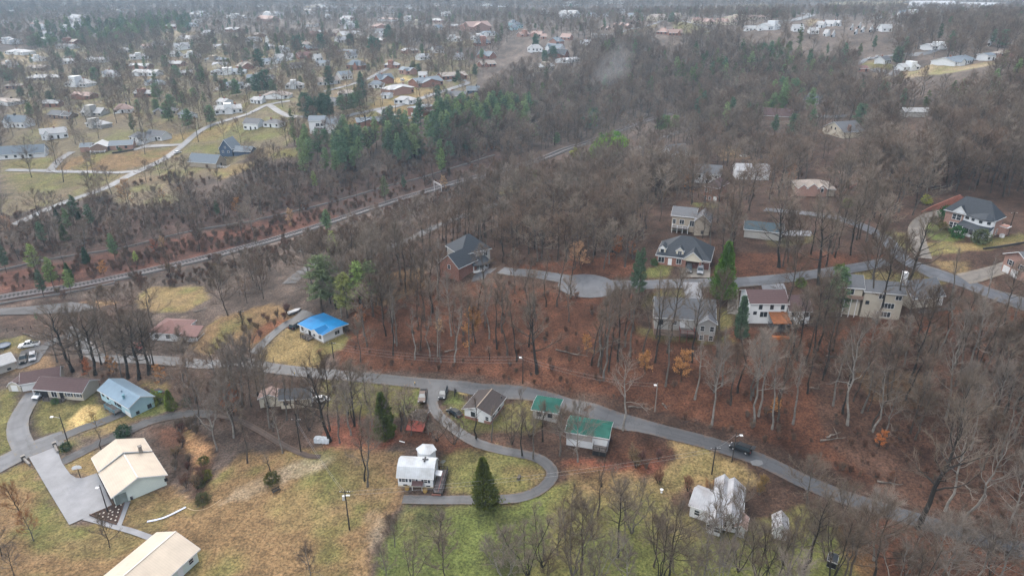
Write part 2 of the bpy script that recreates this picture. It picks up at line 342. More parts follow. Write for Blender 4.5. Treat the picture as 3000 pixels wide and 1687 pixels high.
def chimney(root, x, y, z0, z1, m=BRK, w=.8):
    MB().box(x - w/2, y - w/2, z0, x + w/2, y + w/2, z1).box(x - w/2 - .08, y - w/2 - .08, z1, x + w/2 + .08, y + w/2 + .08, z1 + .12, 0).build('chimney', m, root)
def vent(root, x, y, z, ht=.7, r=.12, m=None):
    MB().cyl((x, y), r, z - .6, z + ht, 8).cyl((x, y), r * 1.5, z + ht, z + ht + .12, 8).build('vent_pipe', m or DTRIM, root)
def porch(root, x0, y0, x1, y1, zf, zr, rf, posts=3, front='y0', rail=True, m=TRIM, slope=.35, low=-1.0):
    """deck with posts, railing and (if rf) a lean-to roof; y0 is the outer side"""
    MB().box(x0, y0, zf - .2, x1, y1, zf).build('porch_deck', DECK, root)
    b = MB()
    for i in range(posts):
        x = x0 + .1 + (x1 - x0 - .2) * i / max(1, posts - 1); b = MB().box(x - .08, y0 + .02, low, x + .08, y0 + .18, zr if rf else zf + .95); b.build('post', m, root)
    if rail:
        b = MB(); b.box(x0, y0 + .05, zf + .85, x1, y0 + .12, zf + .95).box(x0, y0 + .05, zf + .08, x1, y0 + .12, zf + .15).box(x0 + .03, y0 + .1, zf + .85, x0 + .1, y1, zf + .95).box(x1 - .1, y0 + .1, zf + .85, x1 - .03, y1, zf + .95)
        for x in np.arange(x0 + .2, x1 - .1, .3): b.box(x - .02, y0 + .065, zf + .15, x + .02, y0 + .105, zf + .85)
        for y in np.arange(y0 + .3, y1 - .1, .3): b.box(x0 + .045, y - .02, zf + .1, x0 + .085, y + .02, zf + .85).box(x1 - .085, y - .02, zf + .1, x1 - .045, y + .02, zf + .85)
        b.build('railing', m, root)
    if rf: MB().slab([(x0 - .2, y0 - .2, zr), (x1 + .2, y0 - .2, zr), (x1 + .2, y1 + .1, zr + slope * (y1 - y0)), (x0 - .2, y1 + .1, zr + slope * (y1 - y0))], .15).build('porch_roof', rf, root)
def dormer(root, xc, yf, w, z0, zh, rise, dp, wall, rf, prefix='dormer'):
    volume(root, (xc - w/2, yf, xc + w/2, yf + dp), zh, 'v', rise, 'gable', wall, rf, .15, z0, prefix + '_', trim=True)
# ================================================================== near houses
r, a, b, k, base = house('garage_building', 'big cream metal-roofed garage beside the concrete pad', 'garage', c4(0,1105,672), c4(0,1665,440), c4(0,1500,222), h=2.9, ridge='v', apex=c4(0,1370,468), wall='mint', rf='cream', oh=.5, short='cream-roofed garage',
  wins=[('F',.96,1.1,.5,.7,'b')])
p1 = frame(c4(0,1105,672), c4(0,1665,440), c4(0,1500,222), h=2.9)
volume(r, (0.05, b + .01, a - .05, b + 6.5), 3.35, 'v', k + .1, 'gable', W['mint'], RF['cream'], .5, base, 'rear_')
MB().box(a/2-.18, -.02, 2.9+k-.02, a/2+.18, b, 2.9+k+.06).build('ridge_cap', mat('ridge_metal', (.5,.46,.41), .5, .05, 1), r)
MB().box(.55, .4, -.8, 2.9, .52, 2.6, 0).build('shaded_corner_panel', mat('dark_panel', (.20,.24,.23), .5, .2, 1), r)  # flat dark panel paints the shade of the open corner under the overhang
MB().box(.46, 1.5, 0, .49, 6.5, 2.4).build('garage_door', DTRIM, r); chimney(r, a * .8, b + .2, 2.5, 2.9 + k + .3, mat('stone_chimney', (.22,.20,.18), .9, .3, 3), .7)
r, a, b, k, base = house('garage_building', 'cream metal-roofed long building cut by the bottom edge of the view', 'garage', (436,1743), c4(0,1990,1175), c4(0,1545,1020), h=2.9, ridge='u', apex=c4(0,1775,1003), wall='mint', rf='cream', oh=.5, short='lower cream-roofed building',
  wins=[('F',.82,1.0,1.0,1.0,'w'), ('F',.35,1.0,1.0,1.0,'w'), ('F',.6,0,1.0,2.0,'d')])
MB().box(0, b/2-.16, 2.9+k-.02, a, b/2+.16, 2.9+k+.06).build('ridge_cap', MATS['ridge_metal'], r)
r, a, b, k, base = house('ranch_house', 'brown-shingled beige ranch house with white car under its carport', 'house', c3(0,320,1030), c3(0,825,1070), c3(0,1005,930), h=2.7, ridge='u', apex=c3(0,890,938), wall='beige', rf='maroon', short='brown-roofed ranch',
  wins=[('F',.70,1.1,1.1,1.0,'s'), ('F',.88,1.1,1.1,1.0,'s'), ('F',.40,.5,1.6,1.7,'m'), ('F',.55,0,1.0,2.1,'k'), ('F',.15,0.02,3.6,2.3,'k')])
porch(r, a*.24, -1.3, a*.62, .4, .25, 2.4, None, 4, m=DTRIM); MB().box(.05, -.02, -.5, .2, .12, 2.6).build('post', TRIM, r)
p1, z0, u, v, Wd, Dp = frame(c3(0,190,985), c3(0,352,957), None, 7, 2.5)
w2 = link('garage_wing', None, r); M = Matrix.Translation((p1[0], p1[1], z0)) @ Matrix.Rotation(math.atan2(u[1], u[0]), 4, 'Z'); bpy.context.view_layer.update()
w2.matrix_local = r.matrix_world.inverted() @ M
volume(w2, (0, 0, Wd + 6, 7), 2.5, 'u', 1.9, 'gable', W['beige'], RF['maroon'], .35, -1); openings(w2, Wd, 7, [('F',.5,0,Wd*.8,2.1,'g')], .35)
house('garden_shed', 'small barn-shaped garden shed with brown roof and double doors', 'shed', c3(0,66,1000), c3(0,203,1003), None, 4.2, h=1.7, ridge='v', rise=1.5, roof='gambrel', wall='beige', rf='maroon', oh=.15, wins=[('F',.5,.05,1.6,1.8,'d')])
r, a, b, k, base = house('split_level_house', 'pale blue house with blue-grey metal roof and side garage', 'house', c3(0,975,1035), c3(0,1290,1225), c3(0,1545,1090), h=3.2, ridge='u', apex=c3(0,1385,1102), wall='blue', rf='bluegrey', short='pale blue house',
  wins=[('F',.12,1.7,.9,.8,'b'), ('F',.28,1.7,.9,.8,'b'), ('F',.52,1.3,.7,1.2,'b'), ('F',.60,1.3,.7,1.2,'b'), ('F',.67,1.3,.7,1.2,'b'), ('F',.89,-.9,2.6,2.1,'g'), ('R',.75,.4,.9,1.0,'b'), ('R',.3,.3,.7,.7,'b')])
BT = mat('blue_deck_boards', (.12,.25,.30), .7, .15, 2); porch(r, a*.36, -1.6, a*.68, .4, .6, 2.4, None, 3, m=BT, low=-1.2)
vent(r, a*.55, b*.33, 3.2+k*.66, .5, .15, RF['bluegrey']); vent(r, a*.72, b*.2, 3.2+k*.4, 1.0, .3, BT); MB().slab([(a*.70,.0,3.22+.01),(a+.0,-.0,3.22),(a,b*.42,3.2+k*.84+.05),(a*.70,b*.42,3.2+k*.84+.05)],.04).build('roof_panel', mat('mid_blue_grey_roof', (.16,.235,.30), .45, .06, .6, kind='rib'), r)
porch(r, a*.55, b+.1, a*.95, b+3, .5, 2, None, 3, m=DTRIM)
r, a, b, k, base = house('bungalow', 'white bungalow under a bright blue metal roof on a dry lawn', 'house', c3(1,415,372), c3(1,670,490), c3(1,945,375), h=2.8, ridge='u', apex=c3(1,770,421), wall='white', rf='blue', wd=.80, short='blue-roofed bungalow',
  wins=[('F',.15,.9,1.3,1.3,'w'), ('F',.44,.2,1.0,2.0,'k'), ('F',.62,.9,.8,1.2,'w'), ('F',.84,.9,1.3,1.2,'w'), ('R',.56,.9,1.7,1.2,'m')])
dormer(r, a*.72, -.35, a*.34, 2.2, 2.85, 1.0, 4.2, W['white'], RF['blue'], 'gable')
porch(r, a*.30, -2.0, a*.62, .4, .55, 2.4, None, 4, m=mat('dark_deck', (.05,.045,.04), .8, .2, 2)); MB().box(.35, .35, base, a-.35, b*.8, .35).box(.3,.3,base,a-.3,.42,.3).build('foundation', CONCW, r)
for y in (b*.88, b-.3): MB().box(a-.5, y, base, a-.35, y+.14, 2.75).build('post', DTRIM, r)
# white gambrel cottage
r, a, b, k, base = house('cottage', 'small white gambrel-roofed cottage with red door and side deck', 'house', c4(1,1393,465), c4(1,1765,485), None, 6.6, h=2.6, ridge='u', rise=2.5, roof='gambrel', wall='white', rf='brightwhite', oh=.25, short='white gambrel cottage',
  wins=[('F',.18,1.3,.75,1.0,'s'), ('F',.45,1.3,.75,1.0,'s'), ('F',.78,1.3,.75,1.0,'s'), ('F',.60,-.35,.8,1.5,'r'), ('F',.22,.35,.7,.16,'b'), ('F',.84,.35,.7,.16,'b'), ('R',.55,3.2,.8,1.1,'b'), ('R',.25,1.0,.8,1.3,'b')])
MB().box(.2, .2, base, a-.2, b-.2, .3).build('foundation', mat('cream_block', (.55,.50,.40), .85, .12, 1), r)
MB().slab([(a*.42,-1.0,1.35),(a*.72,-1.0,1.35),(a*.72,.3,1.75),(a*.42,.3,1.75)], .1).build('door_canopy', RF['maroon'], r)
for x in (a*.44, a*.70): MB().box(x-.04, -.95, base, x+.04, -.87, 1.3).build('post', TRIM, r)
MB().box(a*.52, -.9, base, a*.70, .25, -.35).build('door_step', CONCW, r)
MB().box(a*.685,b*.40,2.6+k*.93,a*.725,b*.62,2.6+k+.20).box(a*.64,b*.48,2.6+k*.95,a*.80,b*.53,2.6+k+.14).build('roof_cross', DTRIM, r)
oc = [(a*.62+2.1*math.cos(t), b+1.5+1.9*math.sin(t)) for t in np.arange(6)/6*6.2832]
MB().prism(oc, base, 4.2).build('turret_wall', W['white'], r); bb = MB(); tip = (a*.62, b+1.5, 5.0)
for i in range(6): p, q = [(a*.62+2.4*math.cos(t), b+1.5+2.2*math.sin(t), 4.2) for t in (i/6*6.2832, (i+1)/6*6.2832)]; bb.slab([p, q, tip], .12)
bb.build('turret_roof', RF['brightwhite'], r)
DKG = mat('grey_deck', (.085,.075,.075), .8, .3, 2, col2=(.14,.12,.12)); dz = .75
bb = MB(); 
for i in range(8): bb.box(a+.15+i*.26, -2.0, dz-.1, a+.15+i*.26+.235, b-1.0, dz)
bb.build('deck_board', DKG, r); bb = MB()
for x, y in [(a+.2,-1.95),(a+2.1,-1.95),(a+2.1,.5),(a+2.1,3),(a+2.1,b-1.1),(a+.2,b-1.1)]: bb.box(x-.06,y-.06,base-.3,x+.06,y+.06,dz+1.0)
bb.box(a+.15,-1.99,dz+.9,a+2.15,-1.91,dz+1.0).box(a+2.06,-1.95,dz+.9,a+2.14,b-1.05,dz+1.0).box(a+.15,b-1.12,dz+.9,a+2.15,b-1.04,dz+1.0)
for y in np.arange(-1.8,b-1.2,.25): bb.box(a+2.08,y-.02,dz+.05,a+2.12,y+.02,dz+.9)
for x in np.arange(a+.3,a+2.1,.25): bb.box(x-.02,-1.97,dz+.05,x+.02,-1.93,dz+.9)
bb.build('deck_railing', mat('dark_rail', (.035,.03,.03), .8, .2, 2), r)
MB().slab([(a-.1,1.9,2.2),(a+1.3,1.9,2.05),(a+1.3,3.6,2.05),(a-.1,3.6,2.2)],.1).build('deck_awning', TRIM, r)
MB().box(a+1.15,-1.7,dz+.01,a+1.25,4.5,dz+.04).build('ramp_stripe', mat('faded_red', (.35,.16,.14), .7, .1, 2), r)
for i in range(3): MB().box(a-.1,-2.35-.3*i,base,a+1.9,-2.05-.3*i,.4-.25*i).build('deck_step', mat('reddish_step', (.20,.09,.07), .8, .2, 2), r)
# brown-roofed house with brick base, drive in front
r, a, b, k, base = house('gable_house', 'white house with dark brown roof and brick base beside the fenced pen', 'house', c3(1,2070,1225), c3(1,2370,1300), c3(1,2515,1105), h=2.9, ridge='v', apex=c3(1,2255,1212), wall='white', rf='brown', oh=.5, short='dark brown roofed house',
  wins=[('F',.35,1.1,1.0,1.2,'b'), ('F',.62,-.3,.9,2.0,'d'), ('F',.82,.9,.8,1.1,'w'), ('R',.25,1.2,.9,1.0,'b'), ('R',.6,1.2,1.2,.9,'b')])
MB().box(.46,.46,base,a*.52,.62,.75).box(a*.72,.46,base,a-.46,.62,.75).box(a-.52,.5,base,a-.46,b-.5,.75).build('brick_base', BRK, r)
vent(r, a*.9, b*.85, 3.1, .5); MB().box(a/2-.12,0,2.9+k-.02,a/2+.12,b,2.9+k+.05).build('ridge_cap', mat('tan_ridge', (.30,.24,.19), .8, .1, 1), r)
r, a, b, k, base = house('cottage', 'small cottage with weathered teal metal roof nearer the road bend', 'house', c3(2,190,1232), c3(2,462,1275), None, 6.5, h=2.7, ridge='u', apex=c3(2,522,1190), wall='grey', rf='teal', short='far teal-roofed cottage', wins=[('F',.3,1,1,1,'b'), ('F',.7,1,1,1,'b'), ('R',.5,1,.8,1,'w')])
r, a, b, k, base = house('cottage', 'pale cottage with bright teal metal roof and dark timber porch', 'house', c4(2,525,13), c4(2,968,85), None, 6.8, h=3.9, ridge='u', apex=c3(2,1018,1405), wall='white', rf='teal', short='teal-roofed cottage',
  wins=[('F',.50,2.3,1.3,.9,'m'), ('F',.16,2.3,.7,.8,'w'), ('F',.79,1.5,.9,1.9,'d'), ('R',.5,2.2,.8,1.0,'w')])
MB().box(.3,.25,2.0,a*.62,.36,3.7).box(a*.62,.25,3.2,a-.3,.36,3.7).build('wall_panel', mat('dull_mauve_siding', (.36,.33,.32), .7, .1, 1, kind='lap'), r)
porch(r, a*.66, -1.7, a*.97, .4, 1.4, 3, None, 3, m=mat('dark_deck', (.05,.045,.04), .8, .2, 2), low=base); MB().box(a*.66,-1.65,base,a*.97,-1.55,1.2).build('lattice_skirt', DARK, r)
# multi-gabled pale roof, lower right
def c5(x, y): return (1950 + x / 5.573, 1340 + y / 5.573)
r, a, b, k, base = house('gabled_house', 'large pale metal-roofed house of crossing gables behind bare trees', 'house', c5(835,985), c5(1268,1085), c5(1485,525), h=3.0, ridge='v', rise=2.0, wall='white', rf='white', short='pale gabled house', wins=[('F',.3,1,1,1.2,'w'), ('F',.7,1,1,1.2,'w')])
for q1, q2, q3, dp, rg, rs_, pre in [(c5(372,775),c5(960,985),None,7.0,'u',1.9,'west_'), (c5(660,1040),c5(925,1135),None,6.0,'v',1.5,'front_'), (c5(770,655),c5(1060,720),None,6.5,'v',1.6,'mid_'), (c5(1120,1135),c5(1330,1195),None,4,'v',.9,'porch_')]:
    p1, z0, u, v, Wd, Dp = frame(q1, q2, q3, dp, 3.0 if pre != 'porch_' else 2.4)
    w2 = link(pre + 'wing', None, r); bpy.context.view_layer.update()
    w2.matrix_local = r.matrix_world.inverted() @ Matrix.Translation((p1[0], p1[1], z0)) @ Matrix.Rotation(math.atan2(u[1], u[0]), 4, 'Z')
    volume(w2, (0, 0, Wd, Dp), (3.0 if pre != 'porch_' else 2.4) + {'west_': .03, 'mid_': -.04}.get(pre, .0), rg, rs_, 'gable', W['white'], RF['white' if pre != 'porch_' else 'pink'], .35, -1.2, '')
    if pre in ('west_', 'front_'): openings(w2, Wd, Dp, [('F',.22,1,1,1.2,'w'), ('F',.7,1,1,1.2,'w')] if pre == 'front_' else [('F',.25,1,1,1.2,'w')], .35)
    cc_ = p1[:2] + u*Wd/2 + v*Dp/2; HOUSES.append((cc_[0], cc_[1], math.hypot(Wd, Dp)/2)); FOOT.append([tuple(p1[:2]+u*i*Wd+v*j*Dp) for i,j in ((0,0),(1,0),(1,1),(0,1))])
house('outbuilding', 'small white gabled outbuilding next to the pale gabled house', 'shed', c5(1745,1165), c5(2020,1225), c5(2105,1000), h=2.4, ridge='v', rise=1.5, wall='white', rf='white', oh=.25, short='white outbuilding', wins=[('F',.5,0,2.0,2.0,'d')])
house('open_shelter', 'tiny white and dark open shelter among trees near the bottom edge', 'shelter', c4(3,590,1285), c4(3,690,1320), None, 2.4, h=1.8, ridge='u', rise=.7, wall='white', rf='charcoal', oh=.2, wins=[('F',.5,.1,1.4,1.4,'k')])
r, a, b, k, base = house('rambler_house', 'grey-roofed pale house half hidden by bare trunks below the road', 'house', c3(1,222,1140), c3(1,560,1118), c3(1,640,1040), h=3.0, ridge='u', apex=c3(1,600,1005), wall='cream', rf='grey', short='grey-roofed road house', wins=[('F',.55,1.2,1,1.1,'b'), ('F',.2,1.2,1,1.1,'b'), ('R',.3,1.2,.9,1.2,'w'), ('R',.65,1.2,.9,1.2,'w')])
p1 = frame(c3(1,222,1140), c3(1,560,1118), c3(1,640,1040), h=3.0); volume(r, (-5.5, 1.5, .2, b + 2), 2.8, 'v', 1.2, 'gable', W['cream'], RF['pink'], .3, base, 'wing_')
r, a, b, k, base = house('hip_house', 'dull red-roofed white house with screened porch behind the row of trees', 'house', c3(0,1480,458), c3(0,1800,478), None, 10, h=2.8, ridge='u', apex=c3(0,1700,335), roof='hip', wall='white', rf='red', short='red-roofed house', wins=[('F',.6,.9,1.2,1.2,'w'), ('F',.25,.9,1.2,1.2,'w'), ('R',.3,1.2,1.2,1.2,'w')])
porch(r, a-.4, 0.2, a+5.5, 4.5, .3, 2.3, RF['red'], 4, m=TRIM)
house('block_house', 'grey-roofed block house cut off by the view edge by parked trucks', 'house', c3(0,-200,862), c3(0,165,742), None, 7.5, h=2.6, ridge='u', apex=c3(0,150,655), wall='block', rf='pale', short='block house at the truck yard', wins=[('F',.75,.4,.8,.5,'b')])
# red sheds by the drive
r, a, b, k, base = house('open_shed', 'rusty red open shed in the thicket beside the driveway', 'shed', c3(1,1560,1330), c3(1,1700,1345), None, 4.5, h=2.1, ridge='u', rise=.7, wall='redwood', rf='brown', oh=.3, short='rusty red shed', wins=[('F',.5,0,1.8,1.7,'k'), ('R',.5,0,1,1.7,'k')])
MB().slab([(-.5,-3,1.0),(a+.3,-3,1.0),(a+.3,.1,2.0),(-.5,.1,2.0)],.1).build('lean_to_roof', W['redwood'], r)
# ================================================================== houses up in the woods
r, a, b, k, base = house('woodland_house', 'grey-roofed siding house with brick basement and red back deck', 'house', c3(2,1428,305), c3(2,2060,345), None, 10.5, h=5.6, ridge='u', apex=c3(2,2020,130), wall='grey', rf='grey', short='grey house with red deck',
  wins=[('F',.35,3.6,.9,1.1,'w'), ('F',.47,2.8,1.2,2.0,'d'), ('F',.12,3.4,1.1,1.3,'b'), ('R',.5,3.4,1,1.2,'w')])
MB().box(.36,.36,base,a-.36,b-.4,1.9).build('basement_wall', W['brownbrick'], r)
volume(r, (a*.70, -1.6, a*1.01, 4), 5.4, 'v', 1.5, 'gable', W['grey'], RF['grey'], .35, 1.9, 'gable_'); MB().box(a*.70+.3,-1.3,base,a*1.01-.3,.5,1.9).build('gable_base', W['brownbrick'], r)
for f, z in ((.78, 3.0), (.93, 3.0), (.78, .3), (.93, .3)):
    fr, p, sh = window_meshes(1.0, 1.4, 'w'); o = link('window', fr, r, (a*f, -1.27 if z > 1 else -1.32, z), 0); link('pane', p, o)
porch(r, a*.42, -2.8, a*.66, .4, 2.6, 5, None, 3, m=mat('red_stain', (.17,.045,.04), .7, .2, 2), low=base)
def c6(x, y): return (2150 + x / 8.052, 820 + y / 8.052)
r, a, b, k, base = house('woodland_house', 'white two-storey house with maroon roof behind an orange-roofed deck', 'house', c6(375,560), c6(1325,565), None, 9.5, h=6.2, ridge='u', apex=c6(1230,225), wall='white', rf='maroon', short='white house with maroon roof',
  wins=[('F',.30,4.4,.8,1.3,'b'), ('F',.58,4.4,.8,1.3,'b'), ('F',.85,4.4,.8,1.3,'b'), ('F',.18,2.8,.8,.8,'b'), ('F',.40,2.0,2.0,1.6,'m'), ('F',.80,1.8,1.2,1.6,'w'), ('F',.86,2.9,.6,.8,'b')])
volume(r, (a-.3, -.9, a + 6.2, 8.2), 4.4, 'u', 2.9, 'gable', W['white'], RF['maroon'], .4, base, 'wing_'); 
for x, z in ((1.5, 2.6), (5.0, 2.6), (1.3, .2), (4.2, .2)):
    fr, p, sh = window_meshes(1.0, 1.3, 'b'); o = link('window', fr, r, (a + x - .2, -.48, z), 0); link('pane', p, o)
porch(r, a*.50, -4.8, a*.92, -.5, .3, 2.7, RF['rust'], 3, m=DTRIM, slope=.3, low=-2.2); MB().box(a*.48,-6.6,-.95,a*.95,-5.1,-.75).box(a*.48,-6.6,-1.9,a*.95,-6.5,-.75).build('lower_deck', mat('orange_boards', (.42,.12,.02), .7, .2, 2), r)
def c7(x, y): return (2450 + x / 7.36, 780 + y / 7.36)
r, a, b, k, base = house('long_house', 'long beige three-storey house with ribbon windows below the junction', 'house', c7(605,540), c7(1530,618), None, 9, h=7.8, ridge='u', apex=c7(1510,345), wall='beige', rf='grey', short='long beige house',
  wins=[('F',.45,5.9,1.5,1.2,'m'), ('F',.84,5.9,1.5,1.2,'m'), ('F',.63,3.2,3.2,1.5,'m'), ('F',.58,.6,3.4,1.5,'m'), ('F',.14,4.0,.8,.9,'b')])
volume(r, (-6.0, .6, .3, 8.8), 8.3, 'u', 2.4, 'gable', W['beige'], RF['grey'], .35, base, 'end_'); MB().box(-5.4,-.5,5.4,0,.9,5.6).box(-5.4,-.5,5.6,0,-.42,6.5).build('balcony', W['brownbrick'], r)
fr, p, sh = window_meshes(1.9, 1.7, 'm'); o = link('window', fr, r, (-3.2,.93,6.2), 0); link('pane', p, o)
for x in (-4.6, -2.9, -1.4): MB().box(x, -.5, base, x+.14, -.36, 5.4).build('post', TRIM, r)
p1, z0, u, v, Wd, Dp = frame(c7(1815,690), c7(2370,635), None, 9, 3.2); w2 = link('garage_wing', None, r); bpy.context.view_layer.update()
w2.matrix_local = r.matrix_world.inverted() @ Matrix.Translation((p1[0], p1[1], z0)) @ Matrix.Rotation(math.atan2(u[1], u[0]), 4, 'Z')
volume(w2, (-2.5, 0, Wd, Dp), 3.2, 'u', 3.6, 'gable', W['beige'], RF['grey'], .4, -2.5); openings(w2, Wd, Dp, [('F',.3,1.0,1,1.2,'w'), ('F',.85,.1,1.8,2.1,'g')], .4)
MB().box(-1.5,-2.5,-.25,Wd+1.5,.3,-.05).box(-1.5,-2.5,-.05,Wd+1.5,-2.42,.9).build('terrace', DECK, w2)
chimney(r, a*1.0, b*.55, 6, 12.3, TRIM, 1.2)
def c8(x, y): return (1880 + x / 8.524, 660 + y / 8.524)
r, a, b, k, base = house('dark_roofed_house', 'brick house with charcoal hip roof, arched dormer and brown garage doors', 'house', c8(345,735), c8(1730,905), None, 13.5, h=3.2, ridge='u', apex=c8(850,262), roof='hip', wall='brick', rf='charcoal', short='charcoal-roofed brick house',
  wins=[('F',.11,.8,1.8,1.7,'m'), ('F',.27,.2,1.0,2.1,'d'), ('F',.43,.9,1.4,1.6,'m'), ('F',.68,.1,4.2,2.3,'h'), ('F',.91,.1,2.3,2.3,'h')])
volume(r, (a*.50, -1.2, a*.86, 6), 3.4, 'v', 2.6, 'gable', W['cream'], RF['charcoal'], .3, 2.8, 'garage_gable_')
dormer(r, a*.43, .9, 2.6, 3.3, 5.0, 1.2, 4, W['cream'], RF['charcoal']); dormer(r, a*.11, .9, 2.4, 3.3, 5.2, 1.0, 4, W['cream'], RF['charcoal'])
for f, t in ((.43, 'm'), (.11, 'a')):
    fr, p, sh = window_meshes(1.1, 1.3, t); o = link('window', fr, r, (a*f, 1.02, 3.7), 0); link('pane', p, o)
MB().box(a*.53,-.9,base,a*.56,.4,3.0).box(a*.80,-.9,base,a*.83,.4,3.0).build('brick_pier', BRK, r)
r, a, b, k, base = house('siding_house', 'taupe siding house with long grey roof behind the charcoal roof', 'house', c2(2,1600,722), c2(2,1855,748), None, 9, h=5.6, ridge='u', apex=c2(2,1905,652), wall='tan', rf='grey', short='taupe siding house',
  wins=[('F',.45,2.6,1.5,1.6,'m'), ('F',.15,2.6,1.0,1.5,'w'), ('F',.85,2.2,1.4,2.0,'m')])
volume(r, (a-.4, -3.2, a+5.2, 5), 5.4, 'v', 2.6, 'gable', W['tan'], RF['grey'], .35, base, 'wing_'); porch(r, a*.1, -2.2, a*.75, .4, 1.9, 3, None, 4, m=TRIM, low=base)
fr, p, sh = window_meshes(.7, 1.0, 'b'); o = link('window', fr, r, (a+2.7,-2.87,1.0), 0); link('pane', p, o)
r, a, b, k, base = house('brick_house', 'brick gable-ended house with grey hip roofs and octagonal porch', 'house', c2(1,1832,1200), c2(1,2040,1262), None, 10, h=5.0, ridge='v', apex=c2(1,1920,1122), wall='brick', rf='charcoal', short='brick house with porch', wins=[('F',.5,3.8,1.1,1.3,'w')])
p1, z0, u, v, Wd, Dp = frame(c2(1,2085,1120), c2(1,2375,1055), None, 11, 5.8); w2 = link('main_block', None, r); bpy.context.view_layer.update()
w2.matrix_local = r.matrix_world.inverted() @ Matrix.Translation((p1[0], p1[1], z0)) @ Matrix.Rotation(math.atan2(u[1], u[0]), 4, 'Z')
volume(w2, (-1, 0, Wd, Dp), 5.8, 'u', 4.6, 'hip', W['grey'], RF['charcoal'], .5, -2); openings(w2, Wd, Dp, [('F',.4,3.4,1.2,1.4,'w'), ('F',.8,3.4,1.4,1.4,'m')], .5)
MB().prism([(Wd*.2,-3),(Wd*.55,-3.6),(Wd*.75,-2),(Wd*.75,.4),(Wd*.2,.4)],-1.5,0).build('porch_base', TRIM, w2)
for x, y in ((.2,-3),(.38,-3.3),(.55,-3.6),(.75,-2)): MB().box(Wd*x-.1,y,0,Wd*x+.1,y+.2,2.5).build('post', TRIM, w2)
MB().slab([(Wd*.15,-3.4,2.5),(Wd*.56,-4.1,2.5),(Wd*.82,-2.2,2.5),(Wd*.75,.4,3.9),(Wd*.2,.4,3.9)],.15).build('porch_roof', RF['charcoal'], w2); c = p1[:2]+u*Wd/2+v*Dp/2; HOUSES.append((c[0],c[1],8)); FOOT.append([tuple(p1[:2]+u*i*Wd+v*j*Dp) for i,j in ((0,0),(1,0),(1,1),(0,1))])
# mansion
def c9(x, y): return (2720 + x / 8.05, 560 + y / 8.05)
r, a, b, k, base = house('mansion', 'large brick and white mansion with slate-blue hip roof and curved porch', 'house', c9(365,430), c9(1590,712), c9(2095,655), h=6.0, ridge='u', apex=c9(1150,175), roof='hip', wall='pinkbrick', rf='charcoal', oh=.6, short='brick mansion',
  wins=[('F',.22,3.4,1.1,1.8,'w'), ('F',.31,3.4,1.3,1.8,'w'), ('F',.20,.5,1.1,1.8,'w'), ('F',.29,.5,1.3,1.9,'w'), ('R',.2,.3,1.0,1.8,'w'), ('R',.62,.3,1.0,1.8,'w')])
bay = [(a*.40,.55),(a*.52,-.1),(a*.70,-1.2),(a*.84,-1.4),(a*.96,-.4),(a*.985,.55),(a*.985,1.2),(a*.40,1.2)]
MB().prism(bay, .4, 5.7).build('bay_wall', W['white'], r)
bb = MB(); tip = (a*.80, 4.5, 9.2); br = [(x, y - .4, 5.95) for x, y in bay[:6]]; br[0] = (a*.40, .2, 6.0)
for i in range(5): bb.slab([br[i], br[i+1], tip], .12)
bb.build('bay_roof', RF['charcoal'], r)
for x, y, an in ((.47,.17,-.12),(.51,0,-.12),(.61,-.65,-.22),(.77,-1.32,0),(.91,-.85,.3)):
    fr, p, sh = window_meshes(.8, .7, 'b'); o = link('window', fr, r, (a*x, y-.03, 4.7), math.atan2(0,1)+an*1.0); link('pane', p, o)
pf = [(a*.36,-2.2),(a*.66,-4.2),(a*.84,-4.2),(a*1.0,-2.6),(a*1.0,.5),(a*.36,.5)]
MB().prism(pf, base, .1).build('porch_base', W['pinkbrick'], r); q = [(x, y, 2.7) for x, y in pf[:4]] + [(a*1.0,.6,3.7),(a*.40,.6,3.7)]
MB().slab([q[0],q[1],(a*.66,-1.0,3.9),(a*.40,.5,3.9)],.15).slab([q[1],q[2],(a*.84,-1.3,3.9),(a*.66,-1.0,3.9)],.15).slab([q[2],q[3],(a*1.0,.5,3.9),(a*.84,-1.3,3.9)],.15).build('porch_roof', RF['charcoal'], r)
for i in range(3):
    (x0, y0), (x1, y1) = pf[i], pf[i+1]
    for t in (0, .5, 1): MB().cyl((x0+(x1-x0)*t, y0+(y1-y0)*t), .12, .1, 2.7, 8).build('post', TRIM, r)
    L = math.hypot(x1-x0, y1-y0); o = link('porch_rail', MB().box(0,-.04,.2,L,.04,.3).box(0,-.04,.95,L,.04,1.05).box(0,-.01,.3,L,.01,.95).mesh('porch_rail', [TRIM]), r, (x0, y0, 0), math.atan2(y1-y0, x1-x0))
dormer(r, a*.31, -.1, 4.2, 5.9, 6.1, 2.3, 5, W['white'], RF['charcoal'], 'front_gable'); dormer(r, a*.57, 2.2, 1.3, 6.5, 7.6, .7, 2.2, W['white'], RF['charcoal'])
MB().box(a-.6, b*.8, base, a+1.5, b+1.5, 3.0).build('side_bay', W['pinkbrick'], r); MB().slab([(a-.6,b*.78,3.0),(a+1.8,b*.78,2.8),(a+1.8,b+1.7,2.8),(a-.6,b+1.7,3.0)],.15).build('side_bay_roof', TRIM, r)
house('brick_house', 'pale brick house with white gable and garage doors at the view edge', 'house', c2(3,2365,1105), c2(3,2640,1235), None, 12, h=5.4, ridge='v', rise=2.4, wall='pinkbrick', rf='grey', oh=.5, short='white-gabled brick house', wins=[('F',.3,2.9,1.2,1.4,'s'), ('F',.22,0,2.2,2.1,'g'), ('F',.52,0,2.2,2.1,'g'), ('F',.7,2.9,1.2,1.4,'s')])
